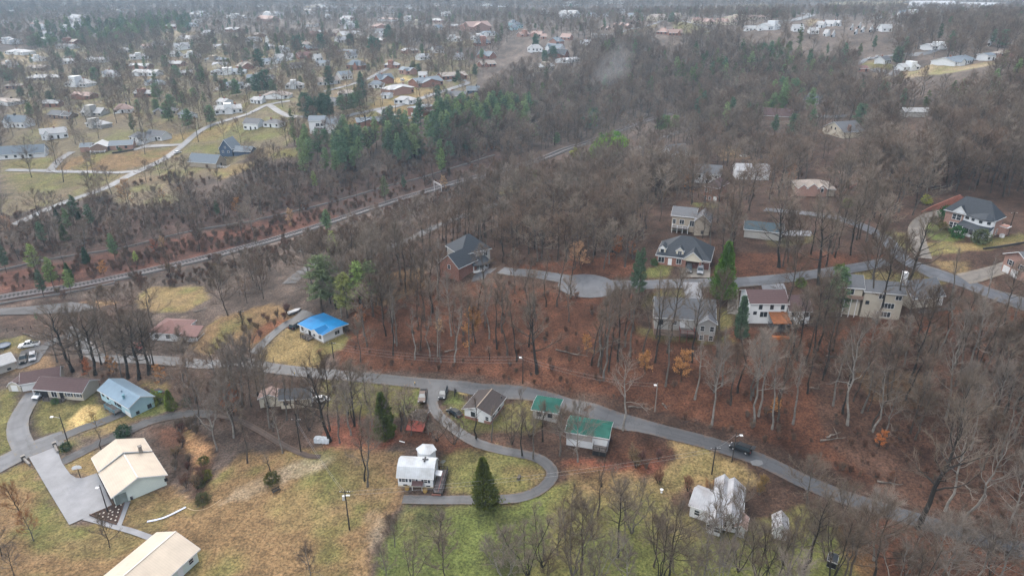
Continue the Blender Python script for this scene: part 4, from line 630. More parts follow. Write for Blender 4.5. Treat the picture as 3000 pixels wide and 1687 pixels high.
# ------------------------------------------------------------------ ground cover (what grows or lies where)
C_LEAF, C_LEAF2 = (.080,.034,.0195), (.058,.034,.024)
C_DRY, C_OLIVE, C_GREEN, C_BROWN = (.195,.14,.062), (.122,.108,.04), (.098,.120,.032), (.17,.108,.053)
C_STRAW, C_DIRT, C_PALE, C_FLOOR = (.48,.34,.145), (.32,.18,.09), (.32,.25,.17), (.10,.078,.064)
C_RED, C_YARD, C_TAN = (.155,.052,.030), (.19,.155,.08), (.23,.18,.11)
N = lambda *p: list(p)
COVER = [
 # far fields and yards
 (C_YARD,.55,[(0,480),(30,300),(0,180),(300,90),(1000,100),(1400,190),(1390,300),(1280,330),(1000,400),(760,440),(600,520),(380,560),(100,610),(0,640)]),
 (C_TAN,1,[c1(0,-40,540),c1(0,300,510),c1(0,600,500),c1(0,450,590),c1(0,430,690),c1(0,310,750),c1(0,280,690),c1(0,-40,700)]),
 (C_TAN,1,[c1(0,1600,330),c1(0,1900,300),c1(0,2000,340),c1(0,1650,400)]),
 (C_OLIVE,1,[c1(2,1620,230),c1(2,1780,225),c1(2,2010,300),c1(2,1990,350),c1(2,1760,350),c1(2,1620,280)]),
 (C_TAN,1,[c1(2,1020,370),c1(2,1290,280),c1(2,1480,230),c1(2,1420,300),c1(2,1100,360)]),
 (C_TAN,1,[c1(3,380,215),c1(3,440,190),c1(3,510,210),c1(3,450,260),c1(3,390,250)]),
 (C_TAN,1,[(2010,30),(2240,10),(2260,24),(2020,40)]), (C_TAN,1,[(2430,5),(2650,3),(2650,22),(2430,14)]),
 (C_OLIVE,1,[c1(3,930,640),c1(3,1110,615),c1(3,1290,670),c1(3,1230,700),c1(3,1100,700)]),
 (C_TAN,1,[c1(3,1050,730),c1(3,1250,780),c1(3,1500,700),c1(3,1900,650),c1(3,2300,620),c1(3,2400,640),c1(3,1950,720),c1(3,1500,780),c1(3,1100,790)]),
 (C_YARD,1,[c1(1,1760,400),c1(1,2200,385),c1(1,2200,460),c1(1,1900,480)]),
 (C_TAN,1,[c1(1,800,840),c1(1,950,825),c1(1,950,870),c1(1,820,880)]), (C_STRAW,.7,[c1(1,1280,800),c1(1,1560,770),c1(1,1560,810),c1(1,1290,870)]),
 (C_DRY,1,[c1(1,1130,1090),c1(1,1240,980),c1(1,1420,900),c1(1,1900,900),c1(1,1730,970),c1(1,1480,1040),c1(1,1230,1095)]),
 (C_DRY,1,[c1(1,820,1240),c1(1,1230,1130),c1(1,1350,1200),c1(1,1330,1290),c1(1,1000,1290),c1(1,840,1330)]),
 (C_DRY,1,[c1(1,1300,1120),c1(1,1500,1060),c1(1,1560,1170),c1(1,1850,1100),c1(1,1900,1180),c1(1,1450,1250)]),
 (C_TAN,.9,[c1(1,340,1340),c1(1,500,1230),c1(1,520,1290),c1(1,420,1390),c1(1,300,1400)]),
 (C_OLIVE,.8,[c1(0,2350,1280),c1(1,0,1250),c1(1,350,1230),c1(1,350,1330),c1(1,50,1420),c1(0,2380,1430)]),
 (C_DRY,1,[c1(0,1890,1443),c1(0,2100,1290),c1(0,2400,1220),c1(0,2330,1300),c1(0,2200,1420)]),
 (C_DRY,1,[c1(0,1630,1380),c1(0,1960,1320),c1(0,1880,1420),c1(0,1700,1450)]), (C_DRY,1,[c1(0,370,1230),c1(0,500,1210),c1(0,640,1260),c1(0,430,1310)]),
 (C_BROWN,1,[c2(0,560,270),c2(0,700,140),c2(0,1100,110),c2(0,1340,80),c2(0,1820,40),c2(0,1560,190),c2(0,1250,270),c2(0,900,280)]),
 (C_OLIVE,1,[c2(0,30,180),c2(0,480,150),c2(0,560,180),c2(0,480,265),c2(0,100,260)]),
 (C_OLIVE,.8,[c2(0,100,310),c2(0,1200,310),c2(0,1200,350),c2(0,700,450),c2(0,200,480),c2(0,60,380)]),
 (C_OLIVE,1,[c2(0,1920,30),c2(0,2200,0),c2(0,2180,90),c2(0,1920,60)]),
 (C_DRY,.9,[c2(0,2100,270),c2(0,2560,170),c2(1,440,130),c2(1,400,60),c2(1,0,40),c2(1,0,230),c2(0,2200,380)]),
 (C_TAN,.7,[c2(0,1150,480),c2(0,1600,380),c2(0,1900,540),c2(0,1700,620),c2(0,1300,640),c2(0,1150,570)]),
 # middle: leaf litter, railway strip
 ((.066,.040,.032),.9,[(0,720),(150,690),(500,600),(750,560),(900,540),(1150,500),(1250,480),(1500,430),(1480,500),(1250,570),(1000,650),(750,725),(500,790),(250,850),(0,900)]),
 (C_RED,.4,[(0,800),(180,770),(480,705),(740,655),(950,610),(1000,640),(800,700),(600,750),(300,820),(0,860)]),
 (C_OLIVE,.6,[(1450,560),(1560,500),(1600,530),(1500,590)]), (C_BROWN,.8,[c2(2,2010,30),c2(2,2250,20),c2(2,2400,150),c2(2,2100,180)]),
 (C_LEAF,1,[(1000,1090),(985,1020),(1020,960),(1060,830),(1180,790),(1420,830),(1650,850),(1860,860),(1880,980),(2130,990),(2180,960),(2400,960),(2480,930),(2700,930),(2800,900),(3040,900),(3040,1640),(2800,1500),(2600,1440),(2480,1390),(2330,1330),(2180,1270),(2050,1230),(1850,1180),(1600,1130),(1400,1100),(1150,1085)]),
 (C_LEAF2,.8,[(2350,1050),(3040,950),(3040,1640),(2800,1500),(2600,1440),(2430,1300)]),
 (C_BROWN,.45,[(2500,1090),(2700,1090),(2720,1200),(2560,1180)]),
 (C_LEAF,1,[(1500,800),(1450,770),(1550,720),(1700,740),(1860,760),(1880,800),(1820,812),(1700,815),(1620,805)]), (C_LEAF,1,[(2090,760),(2260,740),(2420,740),(2600,745),(2560,775),(2400,795),(2100,815)]),
 (C_LEAF2,1,[(2560,560),(2750,570),(3040,560),(3040,380),(2600,420),(2480,480)]), (C_LEAF,.6,[(1980,830),(1960,870),(1880,890),(1900,850)]),
 (C_LEAF2,1,[(1050,700),(1250,640),(1500,600),(1750,600),(1900,650),(1880,740),(1700,760),(1450,790),(1260,760),(1050,840)]),
 (C_BROWN,.6,[(1060,880),(1130,800),(1250,780),(1250,840),(1120,900)]),
 # left middle
 (C_DRY,1,[c3(0,1370,120),c3(0,1500,0),c3(0,2050,0),c3(0,2100,130),c3(0,1900,240),c3(0,1550,260),c3(0,1350,200)]),
 (C_BROWN,1,[c3(0,1900,620),c3(0,2100,380),c3(0,2560,210),(790,890),(850,905),(862,925),(800,975),(740,1020),c3(0,2300,560),c3(0,2100,700)]),
 (C_OLIVE,.6,[c3(0,2150,400),c3(0,2500,260),c3(0,2540,420),c3(0,2300,480)]), (C_RED,.7,[c3(0,2430,560),c3(1,130,330),c3(1,330,320),c3(1,200,420),c3(1,0,560)]),
 (C_LEAF2,.8,[(0,905),(150,880),(400,870),(420,930),(250,990),(140,1010),(0,960)]), (C_DIRT,.8,[(215,884),(300,880),(350,888),(290,895)]),
 (C_OLIVE,1,[(0,990),(60,985),(110,1000),(60,1040),(0,1030)]), (C_BROWN,.9,[(60,1075),(130,1040),(170,1075),(120,1090),(0,1100),(0,1085)]),
 (C_LEAF2,.7,[(130,1040),(420,1060),(620,1080),(740,1090),(900,1110),(960,1220),(930,1320),(700,1300),(600,1230),(480,1180),(280,1110),(150,1080)]),
 (C_OLIVE,1,[c3(0,-40,1020),c3(0,60,1030),c3(0,200,1050),c3(0,90,1400),c4(0,110,0),c4(0,150,160),c4(0,-60,330)]),
 (C_OLIVE,1,[c3(0,420,1140),c3(0,800,1150),c3(0,990,1040),c3(0,1010,1160),c3(0,1090,1300),c3(0,800,1443),c4(0,600,0),c4(0,400,60),c3(0,330,1350),c3(0,320,1290)]),
 (C_STRAW,1,[c3(0,690,1420),c3(0,700,1320),c3(0,860,1190),c3(0,960,1175),c3(0,1025,1210),c3(0,1070,1300),c3(0,900,1400),c3(0,790,1443)]),
 (C_DRY,.9,[c3(0,1000,1400),c3(0,1300,1290),c3(0,1600,1180),c3(0,1420,1330),c3(0,1250,1420),c4(0,1000,60),c4(0,800,60)]),
 (C_GREEN,.8,[c3(0,1370,1230),c3(0,1600,1120),c3(0,1760,1180),c3(0,1680,1260),c3(0,1420,1330)]), (C_DRY,1,[c3(0,1400,960),c3(0,1690,1000),c3(0,1690,1080),c3(0,1450,1000)]),
 # blue house lot, lots along the road
 (C_DRY,1,[c3(1,-10,700),c3(1,300,420),c3(1,430,420),c3(1,660,560),c3(1,880,470),c3(1,960,500),c3(1,880,620),c3(1,700,700),c3(1,600,850),c3(1,300,800),c3(1,0,765)]),
 (C_BROWN,.7,[c3(1,640,580),c3(1,880,490),c3(1,960,520),c3(1,820,660),c3(1,700,680)]), (C_RED,.8,[c3(1,610,620),c3(1,720,615),c3(1,700,645),c3(1,620,640)]),
 (C_OLIVE,1,[c3(1,640,940),c3(1,900,930),c3(1,1300,970),c3(1,1640,1010),c3(1,1640,1150),c3(1,1550,1290),c3(1,1300,1330),c3(1,1000,1300),c3(1,680,1240)]),
 (C_GREEN,.8,[c3(1,1420,1160),c3(1,1640,1020),c3(1,1630,1140),c3(1,1540,1280),c3(1,1400,1290)]),
 (C_GREEN,.8,[c3(1,1990,1030),c3(1,2060,1000),c3(1,2100,1210),c3(1,1880,1200)]), (C_STRAW,.9,[c3(1,2020,1040),c3(1,2230,1040),c3(1,2200,1090),c3(1,2050,1075)]),
 (C_OLIVE,1,[c3(1,1900,1220),c3(1,2560,1180),c3(2,160,1130),c3(2,300,1400),c3(2,100,1443),c3(1,2100,1443)]), (C_GREEN,.7,[c3(1,1950,1290),c3(1,2140,1270),c3(1,2160,1443),c3(1,2060,1443)]),
 (C_LEAF,.9,[(1130,1290),(1230,1240),(1330,1290),(1560,1330),(1480,1350),(1250,1315)]),
 (C_RED,.75,[(950,1300),(960,1215),(1070,1220),(1150,1240),(1180,1290),(1100,1330),(960,1330)]),
 # lower fields
 (C_BROWN,1,[(0,1390),(90,1345),(210,1540),(330,1520),(460,1570),(600,1610),(560,1700),(800,2000),(-600,2000),(-300,1390)]),
 (C_OLIVE,.75,[(130,1400),(215,1545),(330,1530),(440,1575),(320,1640),(100,1620),(60,1500)]), (C_BROWN,.8,[(-50,1420),(90,1390),(120,1500),(60,1560),(-50,1560)]),
 (C_DRY,1,[(160,1365),(270,1320),(300,1420),(250,1400)]), (C_OLIVE,.8,[c4(0,560,180),c4(0,740,80),c4(0,830,150),c4(0,600,240)]),
 (C_BROWN,1,[(330,1520),(380,1465),(500,1420),(560,1470),(700,1330),(900,1310),(1180,1330),(1170,1480),(1090,1560),(1040,2000),(700,2000),(500,1700),(600,1610)]),
 (C_OLIVE,.55,[(880,1340),(1100,1360),(1160,1430),(1120,1500),(960,1480),(880,1430)]), (C_DRY,.8,[(760,1480),(900,1400),(1000,1440),(950,1540),(820,1560)]),
 (C_OLIVE,.6,[(340,1480),(440,1440),(500,1480),(480,1560),(400,1560)]), (C_PALE,.75,[(800,1375),(870,1355),(960,1330),(990,1345),(930,1375),(860,1400),(820,1420)]),
 (C_PALE,.65,[(640,1480),(690,1430),(800,1380),(820,1400),(760,1440),(690,1470)]), (C_PALE,.6,[(1090,1530),(1110,1500),(1130,1530),(1100,1610),(1085,1600)]),
 (C_LEAF2,.9,[(430,1250),(560,1235),(640,1300),(620,1400),(590,1480),(545,1440),(500,1340),(440,1310)]), (C_LEAF,.6,[(460,1260),(540,1250),(560,1300),(480,1310)]),
 (C_DIRT,1,[c4(0,1825,0),c4(0,1930,40),c4(0,2050,150),c4(0,2110,240),c4(0,2060,330),c4(0,1980,420),c4(0,1950,440),c4(0,1930,330),c4(0,1850,180)]),
 (C_GREEN,.85,[(1180,1480),(1500,1480),(1600,1440),(1640,1490),(1600,1620),(1500,1700),(1400,2000),(1120,2000),(1100,1640),(1150,1540)]),
 (C_OLIVE,1,[(1600,1440),(1680,1400),(1900,1420),(2100,1560),(2350,1480),(2440,1510),(2560,1640),(2600,2000),(1400,2000),(1500,1700),(1600,1620)]),
 (C_DRY,.7,[(1640,1430),(1800,1400),(1980,1400),(2020,1440),(1900,1480),(1700,1490)]), (C_GREEN,.55,[(1700,1560),(2000,1600),(2450,1560),(2500,2000),(1700,2000)]),
 (C_OLIVE,1,[(1330,1325),(1480,1320),(1590,1360),(1600,1400),(1550,1440),(1450,1455),(1310,1450),(1290,1340)]), (C_BROWN,.7,[(1480,1370),(1590,1370),(1590,1400),(1540,1440),(1440,1450)]),
 (C_GREEN,.5,[(1320,1370),(1380,1360),(1390,1430),(1330,1430)]), (C_RED,.75,[(1640,1350),(1940,1350),(1960,1385),(1800,1390),(1650,1375)]),
 (C_BROWN,.75,[(1640,1370),(1880,1385),(1850,1450),(1700,1440)]), (C_LEAF,.85,[(1795,1265),(1900,1270),(1990,1320),(1960,1350),(1780,1350)]),
 (C_DRY,1,[(1960,1290),(2050,1300),(2150,1350),(2210,1395),(2240,1420),(2100,1430),(1960,1420),(1930,1390),(1980,1340)]), (C_OLIVE,.5,[(2000,1320),(2080,1330),(2120,1390),(2000,1380)]),
 (C_LEAF,.8,[(2450,1520),(2600,1480),(2700,1540),(3040,1640),(3200,2000),(2600,2000)]),
 # mansion and right-hand lots
 (C_GREEN,.9,[c2(3,1600,790),c2(3,1700,800),c2(3,1760,870),c2(3,1960,960),c2(3,1850,1000),c2(3,1650,970),c2(3,1580,880)]),
 (C_DRY,1,[c2(3,1580,1000),c2(3,1960,1000),c2(3,2576,940),c2(3,2620,1000),c2(3,2000,1090),c2(3,1700,1110),c2(3,1600,1150)]), (C_OLIVE,.9,[c2(3,2250,960),c2(3,2576,900),c2(3,2620,980),c2(3,2300,1010)]),
 (C_OLIVE,.8,[c2(3,1160,880),c2(3,1400,900),c2(3,1470,1000),c2(3,1470,1100),c2(3,1300,1050)]), (C_DRY,.8,[c2(3,1650,1200),c2(3,2000,1180),c2(3,2000,1350),c2(3,1800,1290)]),
 (C_OLIVE,1,[c2(3,740,1340),c2(3,1000,1300),c2(3,1600,1300),c2(3,1750,1380),c2(3,1760,1420),c2(3,750,1430)]),
 (C_OLIVE,1,[c2(2,1310,1290),c2(2,1500,1220),c2(2,1600,1240),c2(2,1580,1340),c2(2,1300,1350)]), (C_OLIVE,.9,[c3(2,1280,110),c3(2,1450,40),c3(2,1740,20),c3(2,1740,130),c3(2,1430,140),c3(2,1300,210)]),
 (C_OLIVE,.9,[c3(2,1250,400),c3(2,1500,430),c3(2,2040,500),c3(2,2240,500),c3(2,2240,580),c3(2,1600,560),c3(2,1280,490)]), (C_OLIVE,.8,[c3(2,2060,230),c3(2,2200,210),c3(2,2240,400),c3(2,2080,470)]),
 (C_OLIVE,.9,[c2(2,1800,600),c2(2,2080,600),c2(2,2080,650),c2(2,1850,640)]), (C_OLIVE,.7,[c2(3,0,950),c2(3,450,930),c2(3,450,1010),c2(3,0,1040)]),
 (C_OLIVE,.8,[c2(2,1370,50),c2(2,1500,60),c2(2,1480,100),c2(2,1350,110)]),
]
def inpoly(x, y, poly):
    x = np.asarray(x); y = np.asarray(y); r = np.zeros(x.shape, bool); n = len(poly)
    for i in range(n):
        x0, y0 = poly[i]; x1, y1 = poly[(i + 1) % n]
        if y0 == y1: continue
        c = ((y0 > y) != (y1 > y)) & (x < (x1 - x0) * (y - y0) / (y1 - y0) + x0); r ^= c
    return r
def wpoly(pp): return [tuple(P(a, b)[:2]) for a, b in pp]
OPEN = []      # mown or open ground where no wood grows
fx = GX.ravel(); fy = GY.ravel(); dist = np.hypot(fx, fy)
n1 = fbm(fx / 9, fy / 9, 5, 3); n2 = fbm(fx / 30, fy / 30, 9, 3); n3 = fbm(fx / 4, fy / 4, 21, 2)
jx = fx + (fbm(fx / 5, fy / 5, 31, 3) - .5) * 5; jy = fy + (fbm(fx / 5, fy / 5, 41, 3) - .5) * 5
near = np.clip((520 - dist) / 150, 0, 1)[:, None] * np.clip((fx + 60) / 60, .35, 1)[:, None]
colr = np.array(C_FLOOR) * (1 - near) + np.array(C_LEAF2) * near
colr = colr * (1 + (n2[:, None] - .5) * .5)
OPENKEYS = (C_DRY, C_OLIVE, C_GREEN, C_BROWN, C_STRAW, C_TAN, C_PALE, C_DIRT)
for c, a, pp in COVER:
    w = wpoly(pp); wx = [p[0] for p in w]; wy = [p[1] for p in w]
    if c in OPENKEYS and a >= .7: OPEN.append(w)
    m = (fx > min(wx) - 6) & (fx < max(wx) + 6) & (fy > min(wy) - 6) & (fy < max(wy) + 6)
    k = np.where(m)[0]; i1 = inpoly(jx[k], jy[k], w); i2 = inpoly(fx[k] + (n1[k] - .5) * 6, fy[k] - (n3[k] - .5) * 6, w); i3 = inpoly(fx[k], fy[k], w)
    al = (i1 * 1.0 + i2 + i3) / 3 * a
    if a < 1: al = al * np.clip(.35 + 1.3 * n1[k], 0, 1)
    colr[k] = colr[k] * (1 - al[:, None]) + np.array(c) * al[:, None]
# patchiness of the turf: greener and browner drifts
g = np.clip((n1 - .52) * 3.2, 0, .55)[:, None]; b_ = np.clip((n2 - .5) * 3.0, 0, .6)[:, None] * np.clip((n3 - .3) * 2, 0, 1)[:, None]
isgrass = (colr[:, 1] > .095)[:, None]
colr = np.where(isgrass, colr * (1 - g) + np.array((.125, .135, .04)) * g, colr * (1 + (n1[:, None] - .5) * 1.1 + (n3[:, None] - .5) * .6))
colr = np.where(isgrass, colr * (1 - b_) + np.array((.17, .105, .058)) * b_, colr)
colr = colr * (1 + (n3[:, None] - .5) * .35)
nx, ny = len(xs), len(ys)
idx = np.arange(nx * ny).reshape(ny, nx)
quads = np.stack([idx[:-1, :-1], idx[:-1, 1:], idx[1:, 1:], idx[1:, :-1]], -1).reshape(-1, 4)
gm = bpy.data.materials.new('ground_cover'); gm.use_nodes = True
n = gm.node_tree.nodes; l = gm.node_tree.links; bs = n['Principled BSDF']; bs.inputs['Roughness'].default_value = .9; bs.inputs['Specular IOR Level'].default_value = .15
at = n.new('ShaderNodeAttribute'); at.attribute_name = 'cover'; ge = n.new('ShaderNodeNewGeometry')
def nz(scale, det, lo, hi, o0, o1):
    t = n.new('ShaderNodeTexNoise'); t.inputs['Scale'].default_value = scale; t.inputs['Detail'].default_value = det; t.inputs['Roughness'].default_value = .7
    l.new(ge.outputs['Position'], t.inputs['Vector']); r = n.new('ShaderNodeMapRange'); r.inputs[1].default_value = lo; r.inputs[2].default_value = hi; r.inputs[3].default_value = o0; r.inputs[4].default_value = o1
    l.new(t.outputs['Fac'], r.inputs[0]); return t, r
t1, r1 = nz(2.0, 6, .32, .68, .3, 1.75); t2, r2 = nz(.35, 5, .35, .65, .75, 1.28); t3, r3 = nz(.9, 4, .4, .62, 0, .45); t4, r4 = nz(5.5, 2, .58, .68, 0, .6)
mu = n.new('ShaderNodeMath'); mu.operation = 'MULTIPLY'; l.new(r1.outputs[0], mu.inputs[0]); l.new(r2.outputs[0], mu.inputs[1])
v1 = n.new('ShaderNodeVectorMath'); v1.operation = 'SCALE'; l.new(at.outputs['Color'], v1.inputs[0]); l.new(mu.outputs[0], v1.inputs['Scale'])
v2 = n.new('ShaderNodeVectorMath'); v2.operation = 'MULTIPLY'; l.new(v1.outputs[0], v2.inputs[0]); v2.inputs[1].default_value = (.72, .85, .95)
mx = n.new('ShaderNodeMix'); mx.data_type = 'RGBA'; l.new(r3.outputs[0], mx.inputs[0]); l.new(v1.outputs[0], mx.inputs[6]); l.new(v2.outputs[0], mx.inputs[7])
v3 = n.new('ShaderNodeVectorMath'); v3.operation = 'MULTIPLY'; l.new(mx.outputs[2], v3.inputs[0]); v3.inputs[1].default_value = (2.1, 1.9, 1.7)
mx2 = n.new('ShaderNodeMix'); mx2.data_type = 'RGBA'; l.new(r4.outputs[0], mx2.inputs[0]); l.new(mx.outputs[2], mx2.inputs[6]); l.new(v3.outputs[0], mx2.inputs[7])
l.new(mx2.outputs[2], bs.inputs['Base Color'])
bp = n.new('ShaderNodeBump'); bp.inputs['Strength'].default_value = .6; bp.inputs['Distance'].default_value = .25; l.new(t1.outputs['Fac'], bp.inputs['Height']); l.new(bp.outputs[0], bs.inputs['Normal'])
me = fastmesh('ground', np.stack([fx, fy, GZ.ravel()], -1), quads, [gm], 4)
ca = me.color_attributes.new('cover', 'FLOAT_COLOR', 'POINT'); ca.data.foreach_set('color', np.concatenate([colr, np.ones((len(fx), 1))], 1).astype(np.float32).ravel())
me.polygons.foreach_set('use_smooth', np.ones(len(quads), bool))
tag(link('ground', me), kind='structure')
# ------------------------------------------------------------------ roads, drives, paths
def smooth(pl, step=2.0):
    pl = np.array(pl, float); q = np.vstack([2 * pl[0] - pl[1], pl, 2 * pl[-1] - pl[-2]]); out = []
    for i in range(1, len(q) - 2):
        a, b, c, d = q[i - 1:i + 3]; m = max(2, int(np.linalg.norm(c - b) / (step * (1 + np.linalg.norm(b) / 300))))
        for t in np.arange(m) / m:
            out.append(.5 * (2 * b + (c - a) * t + (2 * a - 5 * b + 4 * c - d) * t * t + (3 * b - a - 3 * c + d) * t ** 3))
    out.append(q[-2]); return np.array(out)
ROADS = []; _lift = [0]
def ribbon(name, mats, pl, width, parent=None, kind='structure', lift=.06, cols=4, thick=False):
    w = smooth([P(a, b)[:2] for a, b in pl]) if not isinstance(pl, np.ndarray) else pl
    t = np.gradient(w, axis=0); t /= np.linalg.norm(t, axis=1)[:, None] + 1e-9; nr = np.stack([-t[:, 1], t[:, 0]], -1)
    _lift[0] += 1; vs = []
    u = np.linspace(-.5, .5, cols + 1); rng = np.random.RandomState(_lift[0])
    wob = np.interp(np.arange(len(w)), np.arange(0, len(w) + 4, 4), rng.uniform(-.12, .12, len(np.arange(0, len(w) + 4, 4))))
    for k in u: vs.append(w + nr * (width * k + (wob[:, None] if abs(k) == .5 else 0)))
    vs = np.stack(vs, 1); d = np.hypot(vs[..., 0], vs[..., 1])
    z = gz(vs[..., 0], vs[..., 1]) + lift + .004 * (_lift[0] % 9) + d * .0005
    V = np.concatenate([vs, z[..., None]], -1).reshape(-1, 3); c = cols + 1; L = len(w)
    ii = np.arange(L * c).reshape(L, c)
    f = np.stack([ii[:-1, :-1], ii[1:, :-1], ii[1:, 1:], ii[:-1, 1:]], -1).reshape(-1, 4)[:, ::-1]
    me = fastmesh(name, V, f, mats if isinstance(mats, list) else [mats], 4); aa = me.attributes.new('across', 'FLOAT', 'POINT'); aa.data.foreach_set('value', np.tile(u, L).astype(np.float32)); o = link(name, me, parent)
    if kind: o['kind'] = kind
    ROADS.append((w, width / 2)); return o
def patch(name, m, pp, lift=.07, parent=None, kind='structure', thick=.12):
    w = [tuple(p) for p in np.array(wpoly(pp))]
    # drape: sample the polygon on a fine grid clipped by bisecting edges
    import mathutils.geometry as mg
    _lift[0] += 1; tess = mg.tessellate_polygon([[Vector((a, b, 0)) for a, b in w]])
    import bmesh
    bm = bmesh.new(); vv = [bm.verts.new((a, b, 0)) for a, b in w]
    for t in tess: bm.faces.new([vv[i] for i in t])
    for _ in range(3): bmesh.ops.subdivide_edges(bm, edges=bm.edges[:], cuts=1, use_grid_fill=True)
    co = np.array([v.co[:] for v in bm.verts]); z = gz(co[:, 0], co[:, 1]) + lift + .004 * (_lift[0] % 9) + np.hypot(co[:, 0], co[:, 1]) * .0005
    for v, q in zip(bm.verts, z): v.co.z = q
    bm.normal_update()
    if sum(f.normal.z for f in bm.faces) < 0: bmesh.ops.reverse_faces(bm, faces=bm.faces[:])
    me = bpy.data.meshes.new(name); bm.to_mesh(me); bm.free(); me.materials.append(m); o = link(name, me, parent)
    if kind: o['kind'] = kind
    OPEN.append(w); return o
def road_mat(name, col, rough, leaf, amt, tracks=.12):
    m = mat(name, col, rough, .14, .5, spec=.4); n = m.node_tree.nodes; l = m.node_tree.links; bs = n['Principled BSDF']; src = bs.inputs['Base Color'].links[0].from_socket
    at = n.new('ShaderNodeAttribute'); at.attribute_name = 'across'; ab = n.new('ShaderNodeMath'); ab.operation = 'ABSOLUTE'; l.new(at.outputs['Fac'], ab.inputs[0])
    ge = n.new('ShaderNodeNewGeometry'); n1 = n.new('ShaderNodeTexNoise'); n1.inputs['Scale'].default_value = .9; n1.inputs['Detail'].default_value = 6; n1.inputs['Roughness'].default_value = .7; l.new(ge.outputs['Position'], n1.inputs['Vector'])
    # worn wheel tracks
    tr = n.new('ShaderNodeMapRange'); tr.interpolation_type = 'SMOOTHSTEP'; d = n.new('ShaderNodeMath'); d.operation = 'SUBTRACT'; d.inputs[1].default_value = .24; l.new(ab.outputs[0], d.inputs[0]); d2 = n.new('ShaderNodeMath'); d2.operation = 'ABSOLUTE'; l.new(d.outputs[0], d2.inputs[0])
    l.new(d2.outputs[0], tr.inputs[0]); tr.inputs[1].default_value = .02; tr.inputs[2].default_value = .13; tr.inputs[3].default_value = 1 - tracks; tr.inputs[4].default_value = 1.04
    # patches and cracks
    vo = n.new('ShaderNodeTexVoronoi'); vo.feature = 'DISTANCE_TO_EDGE'; vo.inputs['Scale'].default_value = .16; wv = n.new('ShaderNodeVectorMath'); wv.operation = 'ADD'; sc = n.new('ShaderNodeVectorMath'); sc.operation = 'SCALE'; sc.inputs['Scale'].default_value = 3.0; l.new(n1.outputs['Color'], sc.inputs[0]); l.new(ge.outputs['Position'], wv.inputs[0]); l.new(sc.outputs[0], wv.inputs[1]); l.new(wv.outputs[0], vo.inputs['Vector'])
    cr = n.new('ShaderNodeMapRange'); l.new(vo.outputs['Distance'], cr.inputs[0]); cr.inputs[1].default_value = .0; cr.inputs[2].default_value = .025; cr.inputs[3].default_value = .62; cr.inputs[4].default_value = 1
    n3 = n.new('ShaderNodeTexNoise'); n3.inputs['Scale'].default_value = .09; n3.inputs['Detail'].default_value = 2; l.new(ge.outputs['Position'], n3.inputs['Vector']); pr = n.new('ShaderNodeMapRange'); l.new(n3.outputs['Fac'], pr.inputs[0]); pr.inputs[1].default_value = .48; pr.inputs[2].default_value = .52; pr.inputs[3].default_value = .8; pr.inputs[4].default_value = 1.08
    m1 = n.new('ShaderNodeMath'); m1.operation = 'MULTIPLY'; l.new(tr.outputs[0], m1.inputs[0]); l.new(cr.outputs[0], m1.inputs[1]); m2 = n.new('ShaderNodeMath'); m2.operation = 'MULTIPLY'; l.new(m1.outputs[0], m2.inputs[0]); l.new(pr.outputs[0], m2.inputs[1])
    v = n.new('ShaderNodeVectorMath'); v.operation = 'SCALE'; l.new(src, v.inputs[0]); l.new(m2.outputs[0], v.inputs['Scale'])
    # leaves and grit drifted along the edges
    ad = n.new('ShaderNodeMath'); l.new(n1.outputs['Fac'], ad.inputs[0]); l.new(ab.outputs[0], ad.inputs[1]); er = n.new('ShaderNodeMapRange'); l.new(ad.outputs[0], er.inputs[0]); er.inputs[1].default_value = .90; er.inputs[2].default_value = 1.04; er.inputs[3].default_value = 0; er.inputs[4].default_value = amt
    mx = n.new('ShaderNodeMix'); mx.data_type = 'RGBA'; l.new(er.outputs[0], mx.inputs[0]); l.new(v.outputs[0], mx.inputs[6]); mx.inputs[7].default_value = (*leaf, 1); l.new(mx.outputs[2], bs.inputs['Base Color']); return m
ASPH = road_mat('asphalt', (.056,.059,.066), .5, (.10,.062,.04), .8); ASPH2 = road_mat('fresh_asphalt', (.042,.045,.052), .5, (.14,.10,.05), .5)
PALEROAD = road_mat('pale_road', (.082,.087,.099), .5, (.11,.085,.05), .6); LIGHTROAD = road_mat('light_road', (.118,.125,.138), .5, (.2,.16,.09), .6); CONC = mat('concrete', (.195,.20,.215), .5, .16, .35, spec=.35, col2=(.165,.17,.183)); GRAV = road_mat('gravel', (.095,.092,.092), .85, (.12,.08,.055), .9)
BUFF = road_mat('buff_drive', (.18,.16,.138), .7, (.15,.11,.06), .6); DIRTM = road_mat('dirt_track', (.088,.064,.052), .9, (.10,.062,.042), 1.0, .25)
D = lambda *p: [(a * 1.1646, b * 1.1646) for a, b in p]
ribbon('road', ASPH, [(200,960),(238,1000),(270,1035),(310,1052),(400,1052),(500,1058),(620,1068)] + D((600,909),(680,925),(760,935),(900,948),(1040,962),(1170,975),(1280,987),(1400,1010),(1520,1045),(1640,1078),(1750,1105),(1850,1135),(1930,1165),(2010,1205),(2120,1250),(2230,1285),(2330,1315),(2450,1350),(2640,1400)), 4.1)
ribbon('road', PALEROAD, [(-60,1395),(0,1360),(70,1325),(130,1300),(185,1282)], 6.5)
ribbon('driveway', ASPH2, [(165,1290),(235,1258),(300,1236),(372,1208)], 3.2)
ribbon('driveway', PALEROAD, [(80,1325),(55,1275),(55,1230),(80,1185),(104,1150)], 4.8)
ribbon('gravel_lane', GRAV, [(177,1357),(235,1328),(295,1298),(383,1260),(430,1238),(490,1222),(560,1212),(620,1215)], 3.2)
ribbon('dirt_track', DIRTM, [(620,1215),(690,1228),(760,1262),(830,1305),(900,1335),(940,1337)], 1.6)
